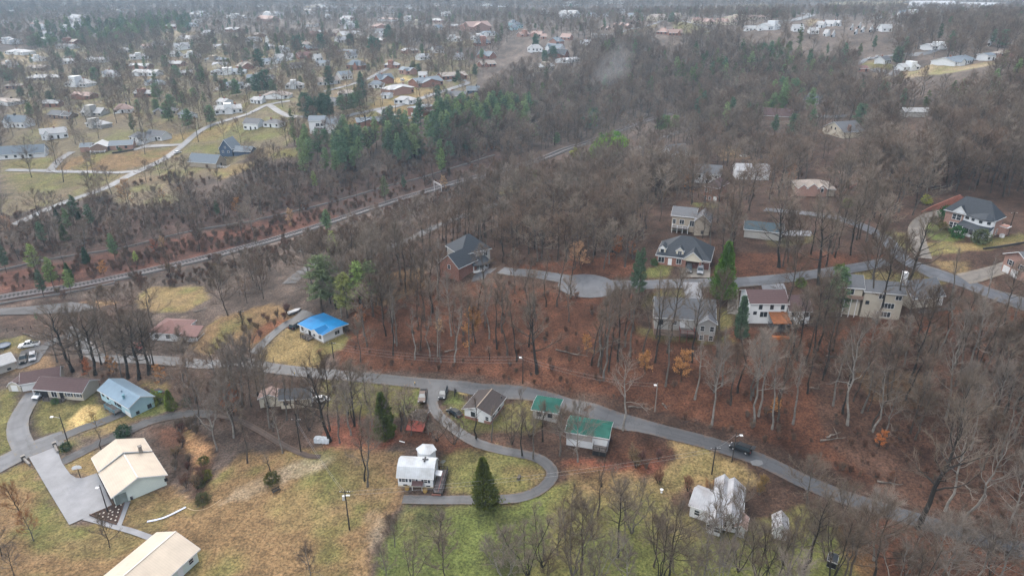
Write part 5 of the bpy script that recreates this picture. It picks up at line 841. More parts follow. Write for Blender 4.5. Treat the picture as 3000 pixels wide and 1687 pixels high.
ribbon('driveway', ASPH, [(1244,1118),(1257,1150),(1272,1200),(1300,1232),(1342,1264),(1400,1300),(1480,1322),(1560,1338),(1600,1360),(1618,1385),(1608,1412),(1570,1442),(1510,1460),(1420,1465),(1300,1466),(1180,1463)], 2.7)
patch('driveway_apron', ASPH, [(1215,1120),(1290,1128),(1310,1140),(1285,1175),(1262,1180),(1240,1150)], .075)
ribbon('driveway', ASPH2, [c3(1,-30,670),c3(1,150,500),c3(1,300,380),c3(1,400,330)], 3.2)
patch('parking_pad', ASPH2, [c3(1,345,340),c3(1,470,235),c3(1,590,285),c3(1,440,350),c3(1,400,385)], .08)
ribbon('road', PALEROAD, [(1400,822),(1420,800),(1500,797),(1560,802),(1620,812),(1690,824),(1760,832),(1850,836),(1960,832),(2080,830),(2250,820),(2395,803),(2512,785),(2600,768)], 4.6)
cc = P(1720, 838); patch('turning_circle', PALEROAD, [project((cc[0] + 9 * math.cos(a), cc[1] + 9 * math.sin(a), cc[2])) for a in np.arange(16) / 16 * 6.2832], .09)
ribbon('road', PALEROAD, [(2240,615),(2340,624),(2455,640),(2560,680),(2615,725),(2650,765),(2745,802),(2830,832),(2900,860),(2990,893),(3100,930)], 5.0)
ribbon('driveway', BUFF, [c2(3,1560,1160),c2(3,1510,1000),c2(3,1495,860),c2(3,1600,745),c2(3,1790,690)], 5.0)
ribbon('driveway', BUFF, [c2(3,1960,1370),c2(3,2200,1310),c2(3,2480,1230)], 5.5)
ribbon('driveway', CONC, [c3(2,1810,-40),c3(2,1820,40),c3(2,1830,130)], 5.0); ribbon('driveway', BUFF, [c3(2,2210,-20),c3(2,2225,120),c3(2,2225,280)], 3.2)
patch('parking_pad', BUFF, [c2(2,1690,1350),c2(2,1720,1240),c2(2,2000,1250),c2(2,1990,1355)], .08)
patch('parking_pad', CONC, [c2(3,150,930),c2(3,180,880),c2(3,440,890),c2(3,430,940)], .08); ribbon('driveway', CONC, [(2262,835),(2268,860),(2270,880)], 6.5)
ribbon('road', GRAV, [(845,832),(905,785),(1000,756),(1100,732),(1190,708),(1260,672),(1340,640),(1420,610),(1500,585),(1600,540),(1750,475),(1905,420),(1995,386),(2070,361)], 5.5)
patch('gravel_yard', GRAV, [(-20,925),(0,905),(150,893),(210,886),(260,892),(285,905),(230,915),(80,922)], .08); patch('gravel_yard', GRAV, [(40,1080),(62,1030),(110,1015),(150,1005),(135,1030),(115,1060),(60,1082)], .08)
ribbon('driveway', GRAV, [(140,1010),(200,985),(238,1000)], 4.0)
ribbon('road', LIGHTROAD, [(40,660),(145,612),(220,583),(305,554),(372,519),(466,475),(524,437),(582,388),(640,361),(728,335),(765,316),(800,305),(850,297)], 4.6)
ribbon('road', LIGHTROAD, [(790,310),(830,335),(866,343),(983,346),(1041,335),(1114,320),(1187,306),(1274,276),(1347,253),(1372,243),(1340,233),(1310,240)], 4.4)
ribbon('road', LIGHTROAD, [(20,499),(100,501),(175,504),(260,505),(350,507),(420,500)], 3.8); ribbon('driveway', ASPH, [(146,502),(165,480),(182,464),(212,446)], 5.0)
ribbon('driveway', LIGHTROAD, [(545,423),(480,428),(430,430),(390,440)], 3.5)
ribbon('road', LIGHTROAD, [(950,270),(1026,250),(1076,233),(1120,210),(1160,189)], 4.4); ribbon('road', LIGHTROAD, [(750,218),(785,205),(810,196)], 4.4)
ribbon('road', LIGHTROAD, [c1(0,2160,920),c1(0,2230,870),c1(0,2310,820)], 4.4); ribbon('driveway', LIGHTROAD, [(1111,324),(1150,338),(1204,347)], 4.6); ribbon('driveway', CONC, [(1108,326),(1140,345),(1156,358),(1140,372)], 3.8)
ribbon('road', LIGHTROAD, [c1(2,800,350),c1(2,1040,350),c1(2,1150,310),c1(2,1350,270),c1(2,1460,235),c1(2,1500,215)], 6); ribbon('driveway', LIGHTROAD, [c1(2,1920,330),c1(2,2000,320),c1(2,2050,300),c1(2,1960,280),c1(2,1700,215)], 5)
ribbon('road', LIGHTROAD, [c1(3,80,210),c1(3,230,215),c1(3,330,190),c1(3,430,160),c1(3,380,140)], 12); ribbon('road', LIGHTROAD, [c1(3,1080,180),c1(3,1300,185),c1(3,1370,180),c1(3,1300,160)], 10)
ribbon('driveway', ASPH, [c1(3,1060,700),c1(3,1180,730),c1(3,1290,760)], 6); ribbon('road', LIGHTROAD, [c1(3,870,670),c1(3,930,640),c1(3,980,605),c1(3,1100,585),c1(3,1300,560),c1(3,1500,555),c1(3,1620,535),c1(3,1780,500)], 5)
ribbon('road', ASPH, [c1(3,470,1170),c1(3,620,1180),c1(3,800,1170)], 6)
patch('concrete_pad', CONC, [c4(0,290,275),c4(0,560,165),c4(0,620,330),c4(0,700,440),c4(0,760,478),c4(0,830,478),c4(0,965,430),c4(0,1115,745),c4(0,1000,800),c4(0,900,850),c4(0,690,945)], .09)
ribbon('path', CONC, [c4(0,850,870),c4(0,1000,912),c4(0,1160,965),c4(0,1330,1010),c4(0,1500,1068)], 1.4); ribbon('path', CONC, [c4(0,1265,715),c4(0,1225,830),c4(0,1180,960)], 1.2)
# railway: line with ballast, rails and sleepers, and the pale cable trough beside each line
RAILP = [(-60,888),(0,873),(120,853),(230,836),(330,815),(450,789),(560,764),(680,734),(790,704),(900,671),(1000,639),(1100,605),(1200,574),(1300,544),(1400,517),(1500,490),(1600,460),(1712,420),(1800,388),(1900,352),(2000,322)]
def offset(w, d):
    t = np.gradient(w, axis=0); t /= np.linalg.norm(t, axis=1)[:, None]; return w + np.stack([-t[:, 1], t[:, 0]], -1) * d
rw = smooth([P(a, b)[:2] for a, b in RAILP], 3)
trk = thing('railway_track', 'railway line on grey ballast with dark sleepers cutting through the brown woods', 'railway track', (0, 0, 0))
ribbon('ballast', mat('ballast', (.17,.155,.155), .9, .25, 1.0), rw, 5.0, trk, None, .10)
RAILM = mat('rail_steel', (.10,.09,.085), .45, .1, 1, spec=.5); SLP = mat('sleeper_wood', (.055,.047,.042), .9, .2, 2)
for s in (-.75, .75):
    b = MB(); q = offset(rw, s); z = gz(q[:, 0], q[:, 1]) + .35 + np.hypot(q[:, 0], q[:, 1]) * .0005
    b.tube(np.concatenate([q, z[:, None]], 1), .11, 4); b.build('rail', RAILM, trk)
seg = np.cumsum(np.r_[0, np.linalg.norm(np.diff(rw, axis=0), axis=1)]); b = MB()
for s in np.arange(0, min(seg[-1], 620), 1.3):
    x, y = np.interp(s, seg, rw[:, 0]), np.interp(s, seg, rw[:, 1]); x2, y2 = np.interp(s + 1, seg, rw[:, 0]), np.interp(s + 1, seg, rw[:, 1])
    t = np.array([x2 - x, y2 - y]); t /= np.linalg.norm(t) + 1e-9; nn = np.array([-t[1], t[0]]); z = float(gz(x, y)) + .16 + math.hypot(x, y) * .0005
    c = [np.array([x, y]) + nn * a * 1.3 + t * bb * .28 for a, bb in ((-1,-1),(1,-1),(1,1),(-1,1))]; b.prism(c, z, z + .14)
tag(b.build('sleeper', SLP, trk), kind='stuff')
TROUGH = mat('pale_trough', (.20,.195,.19), .7, .12, .6)
def strip(label, w, wd=.28, ht=.4):
    b = MB(); z = gz(w[:, 0], w[:, 1]) + np.hypot(w[:, 0], w[:, 1]) * .0006; a1, a2 = offset(w, wd / 2), offset(w, -wd / 2); v = []; f = []
    for i in range(len(w)):
        v += [(*a1[i], z[i] - .3), (*a1[i], z[i] + ht), (*a2[i], z[i] + ht), (*a2[i], z[i] - .3)]
        if i:
            k = 4 * i; f += [(k-4,k-3,k+1,k),(k-3,k-2,k+2,k+1),(k-2,k-1,k+3,k+2)]
    b.add(v, f); return tag(b.build('concrete_curb', TROUGH), label, 'curb')
off = offset(rw, -4.2); keep = seg < 560
k1 = np.argmin(abs(np.array([project((*p, -4))[0] for p in off]) - 345))
strip('pale concrete curb running along the near side of the railway line', off[k1:][keep[k1:]])
off2 = offset(rw, -6.2); strip('short pale concrete curb stepped out from the railway near its bend', off2[:k1 + 1])
CURB = smooth([P(a, b)[:2] for a, b in [(-40,800),(0,793),(60,780),(180,755),(350,730),(470,700),(580,675),(740,650),(758,644),(895,613),(1012,583),(1128,548),(1245,519),(1370,480),(1450,455)]], 3)
strip('thin pale concrete curb along the leaf covered bank beyond the railway', CURB, .34, .4)
# ================================================================== vegetation
def veg_mat(name, col, var, rnd, tint=None, use_color=False, rough=.9, transl=0):
    m = bpy.data.materials.new(name); m.use_nodes = True; n = m.node_tree.nodes; l = m.node_tree.links; b = n['Principled BSDF']
    b.inputs['Roughness'].default_value = rough; b.inputs['Specular IOR Level'].default_value = .15
    tc = n.new('ShaderNodeTexCoord'); no = n.new('ShaderNodeTexNoise'); no.inputs['Scale'].default_value = .9; no.inputs['Detail'].default_value = 4; l.new(tc.outputs['Object'], no.inputs['Vector'])
    mr = n.new('ShaderNodeMapRange'); mr.inputs[1].default_value = .3; mr.inputs[2].default_value = .7; mr.inputs[3].default_value = 1 - var; mr.inputs[4].default_value = 1 + var; l.new(no.outputs['Fac'], mr.inputs[0])
    oi = n.new('ShaderNodeObjectInfo'); r = n.new('ShaderNodeMapRange'); r.inputs[3].default_value = 1 - rnd; r.inputs[4].default_value = 1 + rnd; l.new(oi.outputs['Random'], r.inputs[0])
    mm = n.new('ShaderNodeMath'); mm.operation = 'MULTIPLY'; l.new(mr.outputs[0], mm.inputs[0]); l.new(r.outputs[0], mm.inputs[1])
    src = n.new('ShaderNodeRGB'); src.outputs[0].default_value = (*col, 1); s = src.outputs[0]
    if use_color: s = oi.outputs['Color']
    elif tint is not None:
        h = n.new('ShaderNodeMath'); h.operation = 'MULTIPLY'; h.inputs[1].default_value = 7.31; l.new(oi.outputs['Random'], h.inputs[0]); fr = n.new('ShaderNodeMath'); fr.operation = 'FRACT'; l.new(h.outputs[0], fr.inputs[0])
        mx = n.new('ShaderNodeMix'); mx.data_type = 'RGBA'; l.new(fr.outputs[0], mx.inputs[0]); l.new(s, mx.inputs[6]); mx.inputs[7].default_value = (*tint, 1); s = mx.outputs[2]
    v = n.new('ShaderNodeVectorMath'); v.operation = 'SCALE'; l.new(s, v.inputs[0]); l.new(mm.outputs[0], v.inputs['Scale']); l.new(v.outputs[0], b.inputs['Base Color'])
    return m
BARK = veg_mat('bark', (.1,.09,.08), .35, .15, use_color=True); TWIG = veg_mat('twigs', (.12,.1,.085), .2, .12, use_color=True)
FBARK = veg_mat('woodland_bark', (.045,.04,.036), .3, .4, (.12,.11,.10)); FTWIG = veg_mat('woodland_twigs', (.130,.088,.064), .25, .35, (.205,.170,.136))
NEEDLE = veg_mat('needles', (.04,.07,.03), .5, .1, use_color=True); FNEEDLE = veg_mat('woodland_needles', (.085,.14,.07), .3, .3, (.13,.165,.06)); LEAFY = veg_mat('dry_leaves', (.5,.25,.1), .35, .1, use_color=True)
def rot_about(v, ax, an):
    ax = ax / (np.linalg.norm(ax) + 1e-9); c, s = math.cos(an), math.sin(an); return v * c + np.cross(ax, v) * s + ax * np.dot(ax, v) * (1 - c)
def spikes(P0, Dv, L, Wd, rs):
    """many three-sided tapering spikes: base points, directions, lengths, base radii"""
    P0 = np.asarray(P0); Dv = np.asarray(Dv); Dv = Dv / (np.linalg.norm(Dv, axis=1)[:, None] + 1e-9); L = np.asarray(L)[:, None]; Wd = np.asarray(Wd)[:, None]
    rf_ = rs.normal(size=P0.shape); A = np.cross(Dv, rf_); A /= np.linalg.norm(A, axis=1)[:, None] + 1e-9; B = np.cross(Dv, A)
    v = np.stack([P0 + A * Wd, P0 - A * Wd * .5 + B * Wd * .87, P0 - A * Wd * .5 - B * Wd * .87, P0 + Dv * L], 1).reshape(-1, 3)
    k = np.arange(len(P0))[:, None] * 4; f = np.stack([k + [0, 1, 3], k + [1, 2, 3], k + [2, 0, 3]], 1).reshape(-1, 3); return v, f
def blades(P0, Dv, L, Wd, rs, flat=.0):
    """leaf sprays: folded diamonds of two triangles with thickness from the fold"""
    P0 = np.asarray(P0); Dv = Dv / (np.linalg.norm(Dv, axis=1)[:, None] + 1e-9); L = np.asarray(L)[:, None]; Wd = np.asarray(Wd)[:, None]
    rf_ = rs.normal(size=P0.shape); rf_[:, 2] += flat; A = np.cross(Dv, rf_); A /= np.linalg.norm(A, axis=1)[:, None] + 1e-9; U = np.cross(A, Dv)
    mid = P0 + Dv * L * .5 + U * L * .12
    v = np.stack([P0, mid + A * Wd, P0 + Dv * L, mid - A * Wd], 1).reshape(-1, 3); k = np.arange(len(P0))[:, None] * 4
    return v, np.stack([k + [0, 1, 2], k + [0, 2, 3]], 1).reshape(-1, 3)
def gen_bare(seed, H, cr, cb, nl, up=(.45, 1.25), nsub=6, ntw=9, tl=(.7, 1.7), tw=.017, stems=1, far=False, subr=.035, sway=.02, r0k=.0115):
    rs = np.random.RandomState(seed); tb = MB(); cb_ = MB(); P0 = []; Dv = []; LL = []; WW = []
    for st in range(stems):
        nz_ = 9; zz = np.linspace(-.3, H * (.93 if stems == 1 else rs.uniform(.6, .95)), nz_); tp = np.stack([np.cumsum(rs.normal(0, H * sway / 2, nz_)), np.cumsum(rs.normal(0, H * sway / 2, nz_)), zz], -1); tp[0, :2] = 0; tp[1, :2] *= .3
        if stems > 1:
            a = st / stems * 6.28 + rs.uniform(-.4, .4); tp[:, :2] += np.outer((np.linspace(0, 1, nz_) ** .8) * H * rs.uniform(.12, .32), [math.cos(a), math.sin(a)])
        r0 = H * r0k * (1 if stems == 1 else .55); rad = r0 * (1 - np.linspace(0, 1, nz_)) ** .75 + .025; rad[0] *= 1.35
        tb.tube(tp, rad, 4 if far else 7)
        for i in range(nl):
            t = cb + (.97 - cb) * ((i + .5) / nl) ** .85; p = np.array([np.interp(t * zz[-1], zz, tp[:, k]) for k in range(3)]); az = i * 2.4 + rs.uniform(-.5, .5); q = (t - cb) / (1 - cb)
            el = up[0] + (up[1] - up[0]) * q + rs.uniform(-.15, .15); L = cr * (1.15 - .62 * q) * rs.uniform(.7, 1.2); d = np.array([math.cos(az) * math.cos(el), math.sin(az) * math.cos(el), math.sin(el)])
            n = 6; pl = [p]
            for k in range(n - 1): d = d + rs.normal(0, .17, 3) + np.array([0, 0, .07]); d /= np.linalg.norm(d); pl.append(pl[-1] + d * L / (n - 1))
            pl = np.array(pl); lr = max(.03, .5 * np.interp(t, np.linspace(0, 1, nz_), rad)); tb.tube(pl, np.linspace(lr, .018, n), 3 if far else 5)
            for j in range(nsub):
                s = .22 + .78 * (j + rs.uniform(.2, .8)) / nsub; x = s * (n - 1); k = min(int(x), n - 2); bp_ = pl[k] + (pl[k + 1] - pl[k]) * (x - k); td = pl[k + 1] - pl[k]; td /= np.linalg.norm(td)
                sd = rot_about(td, rs.normal(size=3), rs.uniform(.5, 1.1)) + np.array([0, 0, .25]); sd /= np.linalg.norm(sd); SL = L * (.62 - .34 * s) * rs.uniform(.7, 1.3); sp = [bp_]
                for _ in range(3): sd = sd + rs.normal(0, .2, 3) + np.array([0, 0, .06]); sd /= np.linalg.norm(sd); sp.append(sp[-1] + sd * SL / 3)
                sp = np.array(sp); cb_.tube(sp, np.linspace(subr, .012, 4), 3)
                for w in range(ntw):
                    x = rs.uniform(.1, 3); k = min(int(x), 2); P0.append(sp[k] + (sp[k + 1] - sp[k]) * (x - k)); e = sp[k + 1] - sp[k]; e /= np.linalg.norm(e); Dv.append(e * .75 + rs.normal(0, .55, 3) + [0, 0, .22]); LL.append(rs.uniform(*tl)); WW.append(tw * rs.uniform(.8, 1.3))
            for w in range(ntw // 2):
                x = rs.uniform(1.5, n - 1.01); k = int(x); P0.append(pl[k] + (pl[k + 1] - pl[k]) * (x - k)); e = pl[k + 1] - pl[k]; e /= np.linalg.norm(e); Dv.append(e + rs.normal(0, .5, 3)); LL.append(rs.uniform(*tl)); WW.append(tw * rs.uniform(.8, 1.4))
    v, f = spikes(P0, Dv, LL, WW, rs); cb_.add(v, f); return tb, cb_
def pair(name, tb, cb_, m1, m2): return tb.mesh(name + '_trunk', [m1]), cb_.mesh(name + '_crown', [m2])
def gen_pine(seed, H, cr, cb, far=False, step=.85, nb=6, dens=1.0, broad=False):
    rs = np.random.RandomState(seed); tb = MB(); zz = np.linspace(-.3, H, 8); tp = np.stack([np.cumsum(rs.normal(0, .12, 8)), np.cumsum(rs.normal(0, .12, 8)), zz], -1); tp[0, :2] = 0; tb.tube(tp, np.linspace(H * .013, .03, 8), 4 if far else 7)
    P0 = []; Dv = []; LL = []; WW = []; z = H * cb
    for _ in range(4 if not far else 0):   # dead snags below the crown
        a = rs.uniform(0, 6.28); zz_ = rs.uniform(.2, cb) * H; tb.tube([(0, 0, zz_), (math.cos(a) * 1.3, math.sin(a) * 1.3, zz_ + .1)], [.04, .015], 3)
    while z < H * .985:
        q = (z - H * cb) / (H * (1 - cb)); R0 = cr * ((1 - q) ** .6 * (.6 + .4 * min(1, q * 4)) + .06) if not broad else cr * math.sqrt(max(.02, 1 - (q * 1.05 - .15) ** 2 * 1.1)) * .95
        for b in range(nb):
            a = rs.uniform(0, 6.28); L = R0 * rs.uniform(.55, 1.15); d = np.array([math.cos(a), math.sin(a), rs.uniform(-.05, .3)]); o = np.array([0, 0, z + rs.uniform(-.3, .3)])
            if not far or rs.rand() < .25: tb.tube([o, o + d * L * .9], [.05, .015], 3)
            m = max(2, int(L * 5 * dens))
            for s in np.linspace(.25, 1, m):
                for _ in range(3 if not far else 2):
                    P0.append(o + d * L * s + rs.normal(0, .17, 3)); e = d * .6 + rs.normal(0, .55, 3); e[2] += .28; Dv.append(e); LL.append(rs.uniform(.45, .95)); WW.append(rs.uniform(.08, .17) * (1.5 if far else 1))
        z += step * rs.uniform(.75, 1.25)
    cb_ = MB(); v, f = blades(np.array(P0), np.array(Dv), LL, WW, rs, .8); cb_.add(v, f); return tb, cb_
def gen_cedar(seed, H, r, n=3600, p=.9):
    rs = np.random.RandomState(seed); tb = MB().tube([(0, 0, -.3), (0, 0, H * .5), (0, 0, H * .92)], [H * .015, H * .01, .02], 6); z = rs.uniform(.03, 1, n) ** 1.15 * H; q = z / H; a = rs.uniform(0, 6.28, n)
    lump = 1 + .30 * np.sin(a * 3 + q * 9 + seed) * np.cos(q * 15 + a * 2) + .12 * np.sin(a + seed); R0 = r * np.minimum(1, (q + .05) * 7) * (1 - q) ** p * lump + .06; rr = R0 * np.sqrt(rs.uniform(.2, 1.1, n)) * np.where(rs.rand(n) < .14, rs.uniform(1.0, 1.35, n), 1)
    P0 = np.stack([rr * np.cos(a), rr * np.sin(a), z], -1); Dv = np.stack([np.cos(a) * .55, np.sin(a) * .55, np.full(n, .75)], -1) + rs.normal(0, .3, (n, 3)); cb_ = MB(); v, f = blades(P0, Dv, rs.uniform(.4, 1.0, n), rs.uniform(.08, .2, n), rs); cb_.add(v, f); return tb, cb_
def gen_bush(seed, r, h, n=900, big=1.0):
    rs = np.random.RandomState(seed); d = rs.normal(size=(n, 3)); d /= np.linalg.norm(d, axis=1)[:, None]; k = rs.uniform(.4, 1.0, n) ** .5; lump = 1 + .3 * np.sin(d[:, 0] * 5 + seed) * np.cos(d[:, 1] * 4 + d[:, 2] * 3) + .15 * np.sin(d[:, 0] * 11)
    P0 = d * (k * lump)[:, None] * [r, r, h * .55]; P0[:, 2] += h * .5; P0[:, 2] = np.maximum(P0[:, 2], .05); cb_ = MB(); v, f = blades(P0, d + rs.normal(0, .5, (n, 3)), rs.uniform(.15, .35, n) * big, rs.uniform(.05, .11, n) * big, rs); cb_.add(v, f)
    tb = MB()
    for i in range(4): a = i * 1.6; tb.tube([(0, 0, -.2), (math.cos(a) * r * .4, math.sin(a) * r * .4, h * .5)], [.05, .02], 4)
    return tb, cb_
def gen_leafy(seed, H, cr, cb, n=1500):
    tb, c0 = gen_bare(seed, H, cr, cb, 14, (.05, .7), 5, 2, (.5, 1.0), .015); rs = np.random.RandomState(seed + 5); vs = np.array(c0.v); pk = vs[rs.randint(0, len(vs), n)]
    v, f = blades(pk + rs.normal(0, .18, (n, 3)), rs.normal(size=(n, 3)) + [0, 0, -.2], rs.uniform(.3, .6, n), rs.uniform(.10, .2, n), rs, .8); cb_ = MB(); cb_.add(v, f)
    o = len(tb.v); tb.v += c0.v; tb.f += [tuple(i + o for i in q) for q in c0.f]; tb.m += c0.m; return tb, cb_
# ================================================================== vehicles
TYRE = mat('tyre', (.02,.02,.02), .9, .1, 1); RIM = mat('alloy', (.35,.36,.37), .35, .1, 1); CGL = mat('car_glass', (.03,.045,.055), .18, .1, 1, spec=.5); HL = mat('headlight_lens', (.6,.62,.64), .15, .05, 1); TLM = mat('tail_lens', (.30,.02,.02), .3, .1, 1)
PAINT = {k: mat(k + '_paint', c, .38, .05, 1, spec=.25) for k, c in dict(white=(.70,.71,.72), black=(.015,.016,.018), silver=(.26,.27,.29), grey=(.07,.074,.08), navy=(.03,.04,.06), red=(.35,.05,.045), tan=(.12,.085,.07)).items()}
_wheel = {}
def vehicle(label, cat, a, b, typ, col, name=None, open_hatch=False):
    p = P(*a); q = P(*b); dx, dy = q[0] - p[0], q[1] - p[1]; rz = math.atan2(dy, dx); r = thing(name or {'sedan': 'car', 'suv': 'suv', 'pickup': 'pickup_truck'}[typ], label, cat, (p[0], p[1], float(gz(p[0], p[1])) + .09), rz)
    L, Wd, H, hb, cab = {'sedan': (4.6, 1.8, 1.45, .88, (-1.9, -1.2, .55, 1.25)), 'suv': (4.7, 1.9, 1.75, 1.0, (-2.25, -2.0, .6, 1.3)), 'pickup': (5.6, 1.95, 1.85, 1.05, (-.75, -.55, .75, 1.45))}[typ]
    x0, x1 = -L / 2, L / 2; w = Wd / 2; m = PAINT[col]
    prof = [(x0, .32), (x0 - .03, .6), (x0 + .04, hb - .03), (cab[0], hb), (cab[3], hb), (x1 - .25, hb - .17), (x1, hb - .32), (x1 + .03, .5), (x1 - .1, .28)]
    bm = MB(); n = len(prof); V = []
    for y, k in ((-w, .93), (-w * .97, 1.0), (w * .97, 1.0), (w, .93)): V += [(x, y if k == 1 else y, .32 + (z - .32) * (k if z > .4 else 1)) for x, z in prof]
    Fc = [tuple(range(n))] + [(j * n + (i + 1) % n, j * n + i, (j + 1) * n + i, (j + 1) * n + (i + 1) % n) for j in range(3) for i in range(n)] + [tuple(3 * n + i for i in range(n - 1, -1, -1))]
    bm.add(V, Fc); 
    if typ == 'pickup':
        bm = MB(); bm.add(V, Fc); bm.box(x0 + .1, -w + .12, hb - .02, cab[0] - .08, w - .12, hb + .01, 1)
    body = bm.build('body', [m, TYRE], r); wi = w - .09; wt = w - .26
    gl = MB(); B = [(cab[0], hb), (cab[3], hb)]; T = [(cab[1], H - .06), (cab[2], H - .06)]
    V = [(B[0][0], -wi, hb), (B[1][0], -wi, hb), (B[1][0], wi, hb), (B[0][0], wi, hb), (T[0][0], -wt, H - .06), (T[1][0], -wt, H - .06), (T[1][0], wt, H - .06), (T[0][0], wt, H - .06)]
    gl.add(V, [(0,3,2,1),(4,5,6,7),(0,1,5,4),(1,2,6,5),(2,3,7,6),(3,0,4,7)]); gl.build('window_glass', CGL, r)
    rb = MB().box(cab[1] + .03, -wt - .02, H - .08, cab[2] - .03, wt + .02, H)
    for s in (-1, 1):
        for xx, xt in ((B[0][0], T[0][0]), (B[1][0], T[1][0]), ((B[0][0] + B[1][0]) / 2, (T[0][0] + T[1][0]) / 2)): rb.tube([(xx, s * (wi + .01), hb - .02), (xt, s * (wt + .01), H - .04)], .05, 4)
    rb.build('car_roof', m, r)
    if not _wheel:
        t = [(.33 * math.cos(k / 14 * 6.2832), .33 * math.sin(k / 14 * 6.2832)) for k in range(14)]; _wheel['t'] = MB().extr(t, 1, -.11, .11).mesh('tyre', [TYRE]); _wheel['r'] = MB().extr([(x * .62, y * .62) for x, y in t], 1, -.118, .118).mesh('rim', [RIM])
    for sx in (-1, 1):
        for sy in (-1, 1): o = link('wheel', _wheel['t'], r, (sx * L * .3, sy * (w - .09), .33)); link('rim', _wheel['r'], o)
        link('headlight', MB().box(x1 - .12, sx * w * .72 - .18, hb - .42, x1 + .045, sx * w * .72 + .18, hb - .26).mesh('headlight', [HL]), r); link('tail_light', MB().box(x0 - .05, sx * w * .8 - .12, hb - .35, x0 + .1, sx * w * .8 + .12, hb - .08).mesh('tail_light', [TLM]), r)
    MB().box(x1 - .08, -w * .5, .42, x1 + .05, w * .5, .55).build('grille', TYRE, r)
    if open_hatch: MB().slab([(x0 + .2, -w + .15, H - .02), (x0 - .75, -w + .15, H + .25), (x0 - .75, w - .15, H + .25), (x0 + .2, w - .15, H - .02)], .08).build('open_hatch', m, r)
    HOUSES.append((p[0], p[1], 2.5)); return r
vehicle('black suv stopped on the road with its rear hatch raised', 'suv', c4(2,2270,200), c4(2,2180,165), 'suv', 'black', open_hatch=True)
vehicle('dark suv with pale bonnet parked where the drive meets the road', 'suv', c3(1,1883,1090), c3(1,1862,1180), 'suv', 'grey'); vehicle('weathered tan pickup truck parked on the bright green lawn edge', 'pickup truck', c3(1,1678,1120), c3(1,1668,1190), 'pickup', 'tan')
vehicle('black saloon car parked beside the dark brown roofed house', 'car', c3(1,2000,1285), c3(1,1950,1260), 'sedan', 'black'); vehicle('white pickup truck parked on the grass by the gravel yard', 'pickup truck', c3(0,300,600), c3(0,240,612), 'pickup', 'white')
vehicle('black pickup truck nosed up to the block house', 'pickup truck', c3(0,245,740), c3(0,238,770), 'pickup', 'black'); vehicle('grey suv parked next to the black pickup on gravel', 'suv', c3(0,337,725), c3(0,334,755), 'suv', 'silver')
vehicle('dark car parked at the corner of the blue-roofed bungalow', 'car', c3(1,402,408), c3(1,440,380), 'suv', 'black'); vehicle('grey suv outside the brown garage doors, further from the evergreen', 'suv', c2(2,1778,1285), c2(2,1775,1320), 'suv', 'grey'); vehicle('silver suv outside the brown garage doors, next to the evergreen', 'suv', c2(2,1893,1298), c2(2,1888,1335), 'suv', 'silver')
vehicle('white car driving along the pale road by the navy house', 'car', c2(0,1790,102), c2(0,1830,85), 'sedan', 'white'); vehicle('white car under the carport of the brown-roofed ranch', 'car', c3(0,410,1095), c3(0,385,1115), 'sedan', 'white'); vehicle('red car half hidden behind the row of trunks', 'car', c3(0,1405,610), c3(0,1420,630), 'sedan', 'red')
vehicle('white car at the gable end of the grey-roofed road house', 'car', c3(1,655,1150), c3(1,690,1145), 'sedan', 'white'); vehicle('white car parked on the hillside estate drive, beside its twin', 'car', c1(3,1022,598), c1(3,1040,590), 'sedan', 'white'); vehicle('white car parked further up the hillside estate drive', 'car', c1(3,1098,580), c1(3,1112,573), 'sedan', 'white')
vehicle('white car in front of the small hillside estate house', 'car', c1(3,1135,620), c1(3,1155,616), 'sedan', 'white'); vehicle('pale van parked by the slate-roofed suburb brick house', 'car', c1(1,1475,815), c1(1,1500,805), 'suv', 'white')
# ================================================================== poles and wires
WOODP = mat('dark_pole_wood', (.035,.03,.027), .85, .2, 2); WOODL = mat('pale_pole_wood', (.22,.20,.18), .85, .2, 2); METAL = mat('galvanised', (.45,.46,.47), .4, .08, 1); LAMPM = mat('lamp_head', (.72,.73,.74), .4, .05, 1)
TOP = {}
def pole(key, label, base, top, mt=None, arm=True, trans=False, lamp=None, r=.14, name='utility_pole', cat='utility pole'):
    p = P(*base); z1 = rise_to(p[0], p[1], top[1]); H = float(np.clip(z1 - p[2], 4, 14)); root = thing(name, label, cat, (p[0], p[1], float(gz(p[0], p[1])))); m = mt or WOODP; MB().cyl((0, 0), r * 1.25, -.4, H, 8, 0, r * .75).build('pole', m, root)
    if arm: MB().box(-1.1, -.06, H - .55, 1.1, .06, H - .42).build('crossarm', m, root); [MB().cyl((x, 0), .05, H - .42, H - .22, 6).build('insulator', LAMPM, root) for x in (-.95, 0.5, .95)]
    if trans: MB().cyl((-.38, -.1), .27, H - 2.3, H - 1.3, 10).build('transformer', METAL, root); MB().box(.1, -.1, H - 1.4, .9, .1, H - 1.15).build('fuse_bracket', LAMPM, root)
    if lamp:
        dx = lamp; MB().tube([(0, 0, H - 1.0), (dx * .6, -.15, H - .55), (dx, -.25, H - .45)], .05, 6).build('lamp_arm', METAL, root); MB().slab([(dx - .3, -.5, H - .38), (dx + .35, -.5, H - .42), (dx + .35, 0, H - .42), (dx - .3, 0, H - .38)], .18).build('lamp_head', LAMPM, root)
    TOP[key] = np.array([p[0], p[1], p[2] + H - .3]); return root
pole('a', 'dark utility pole with grey transformer standing in the brown field', c4(1,930,985), c4(1,892,595), trans=True); pole('b', 'dark utility pole beside the dirt track below the silver tarp', c4(1,447,215), c4(1,425,-120)); pole('c', 'black lamp pole leaning over the planting bed at the cream garage', c4(0,1072,812), c4(0,998,545), arm=False, lamp=-.5, r=.11, name='street_lamp', cat='street lamp')
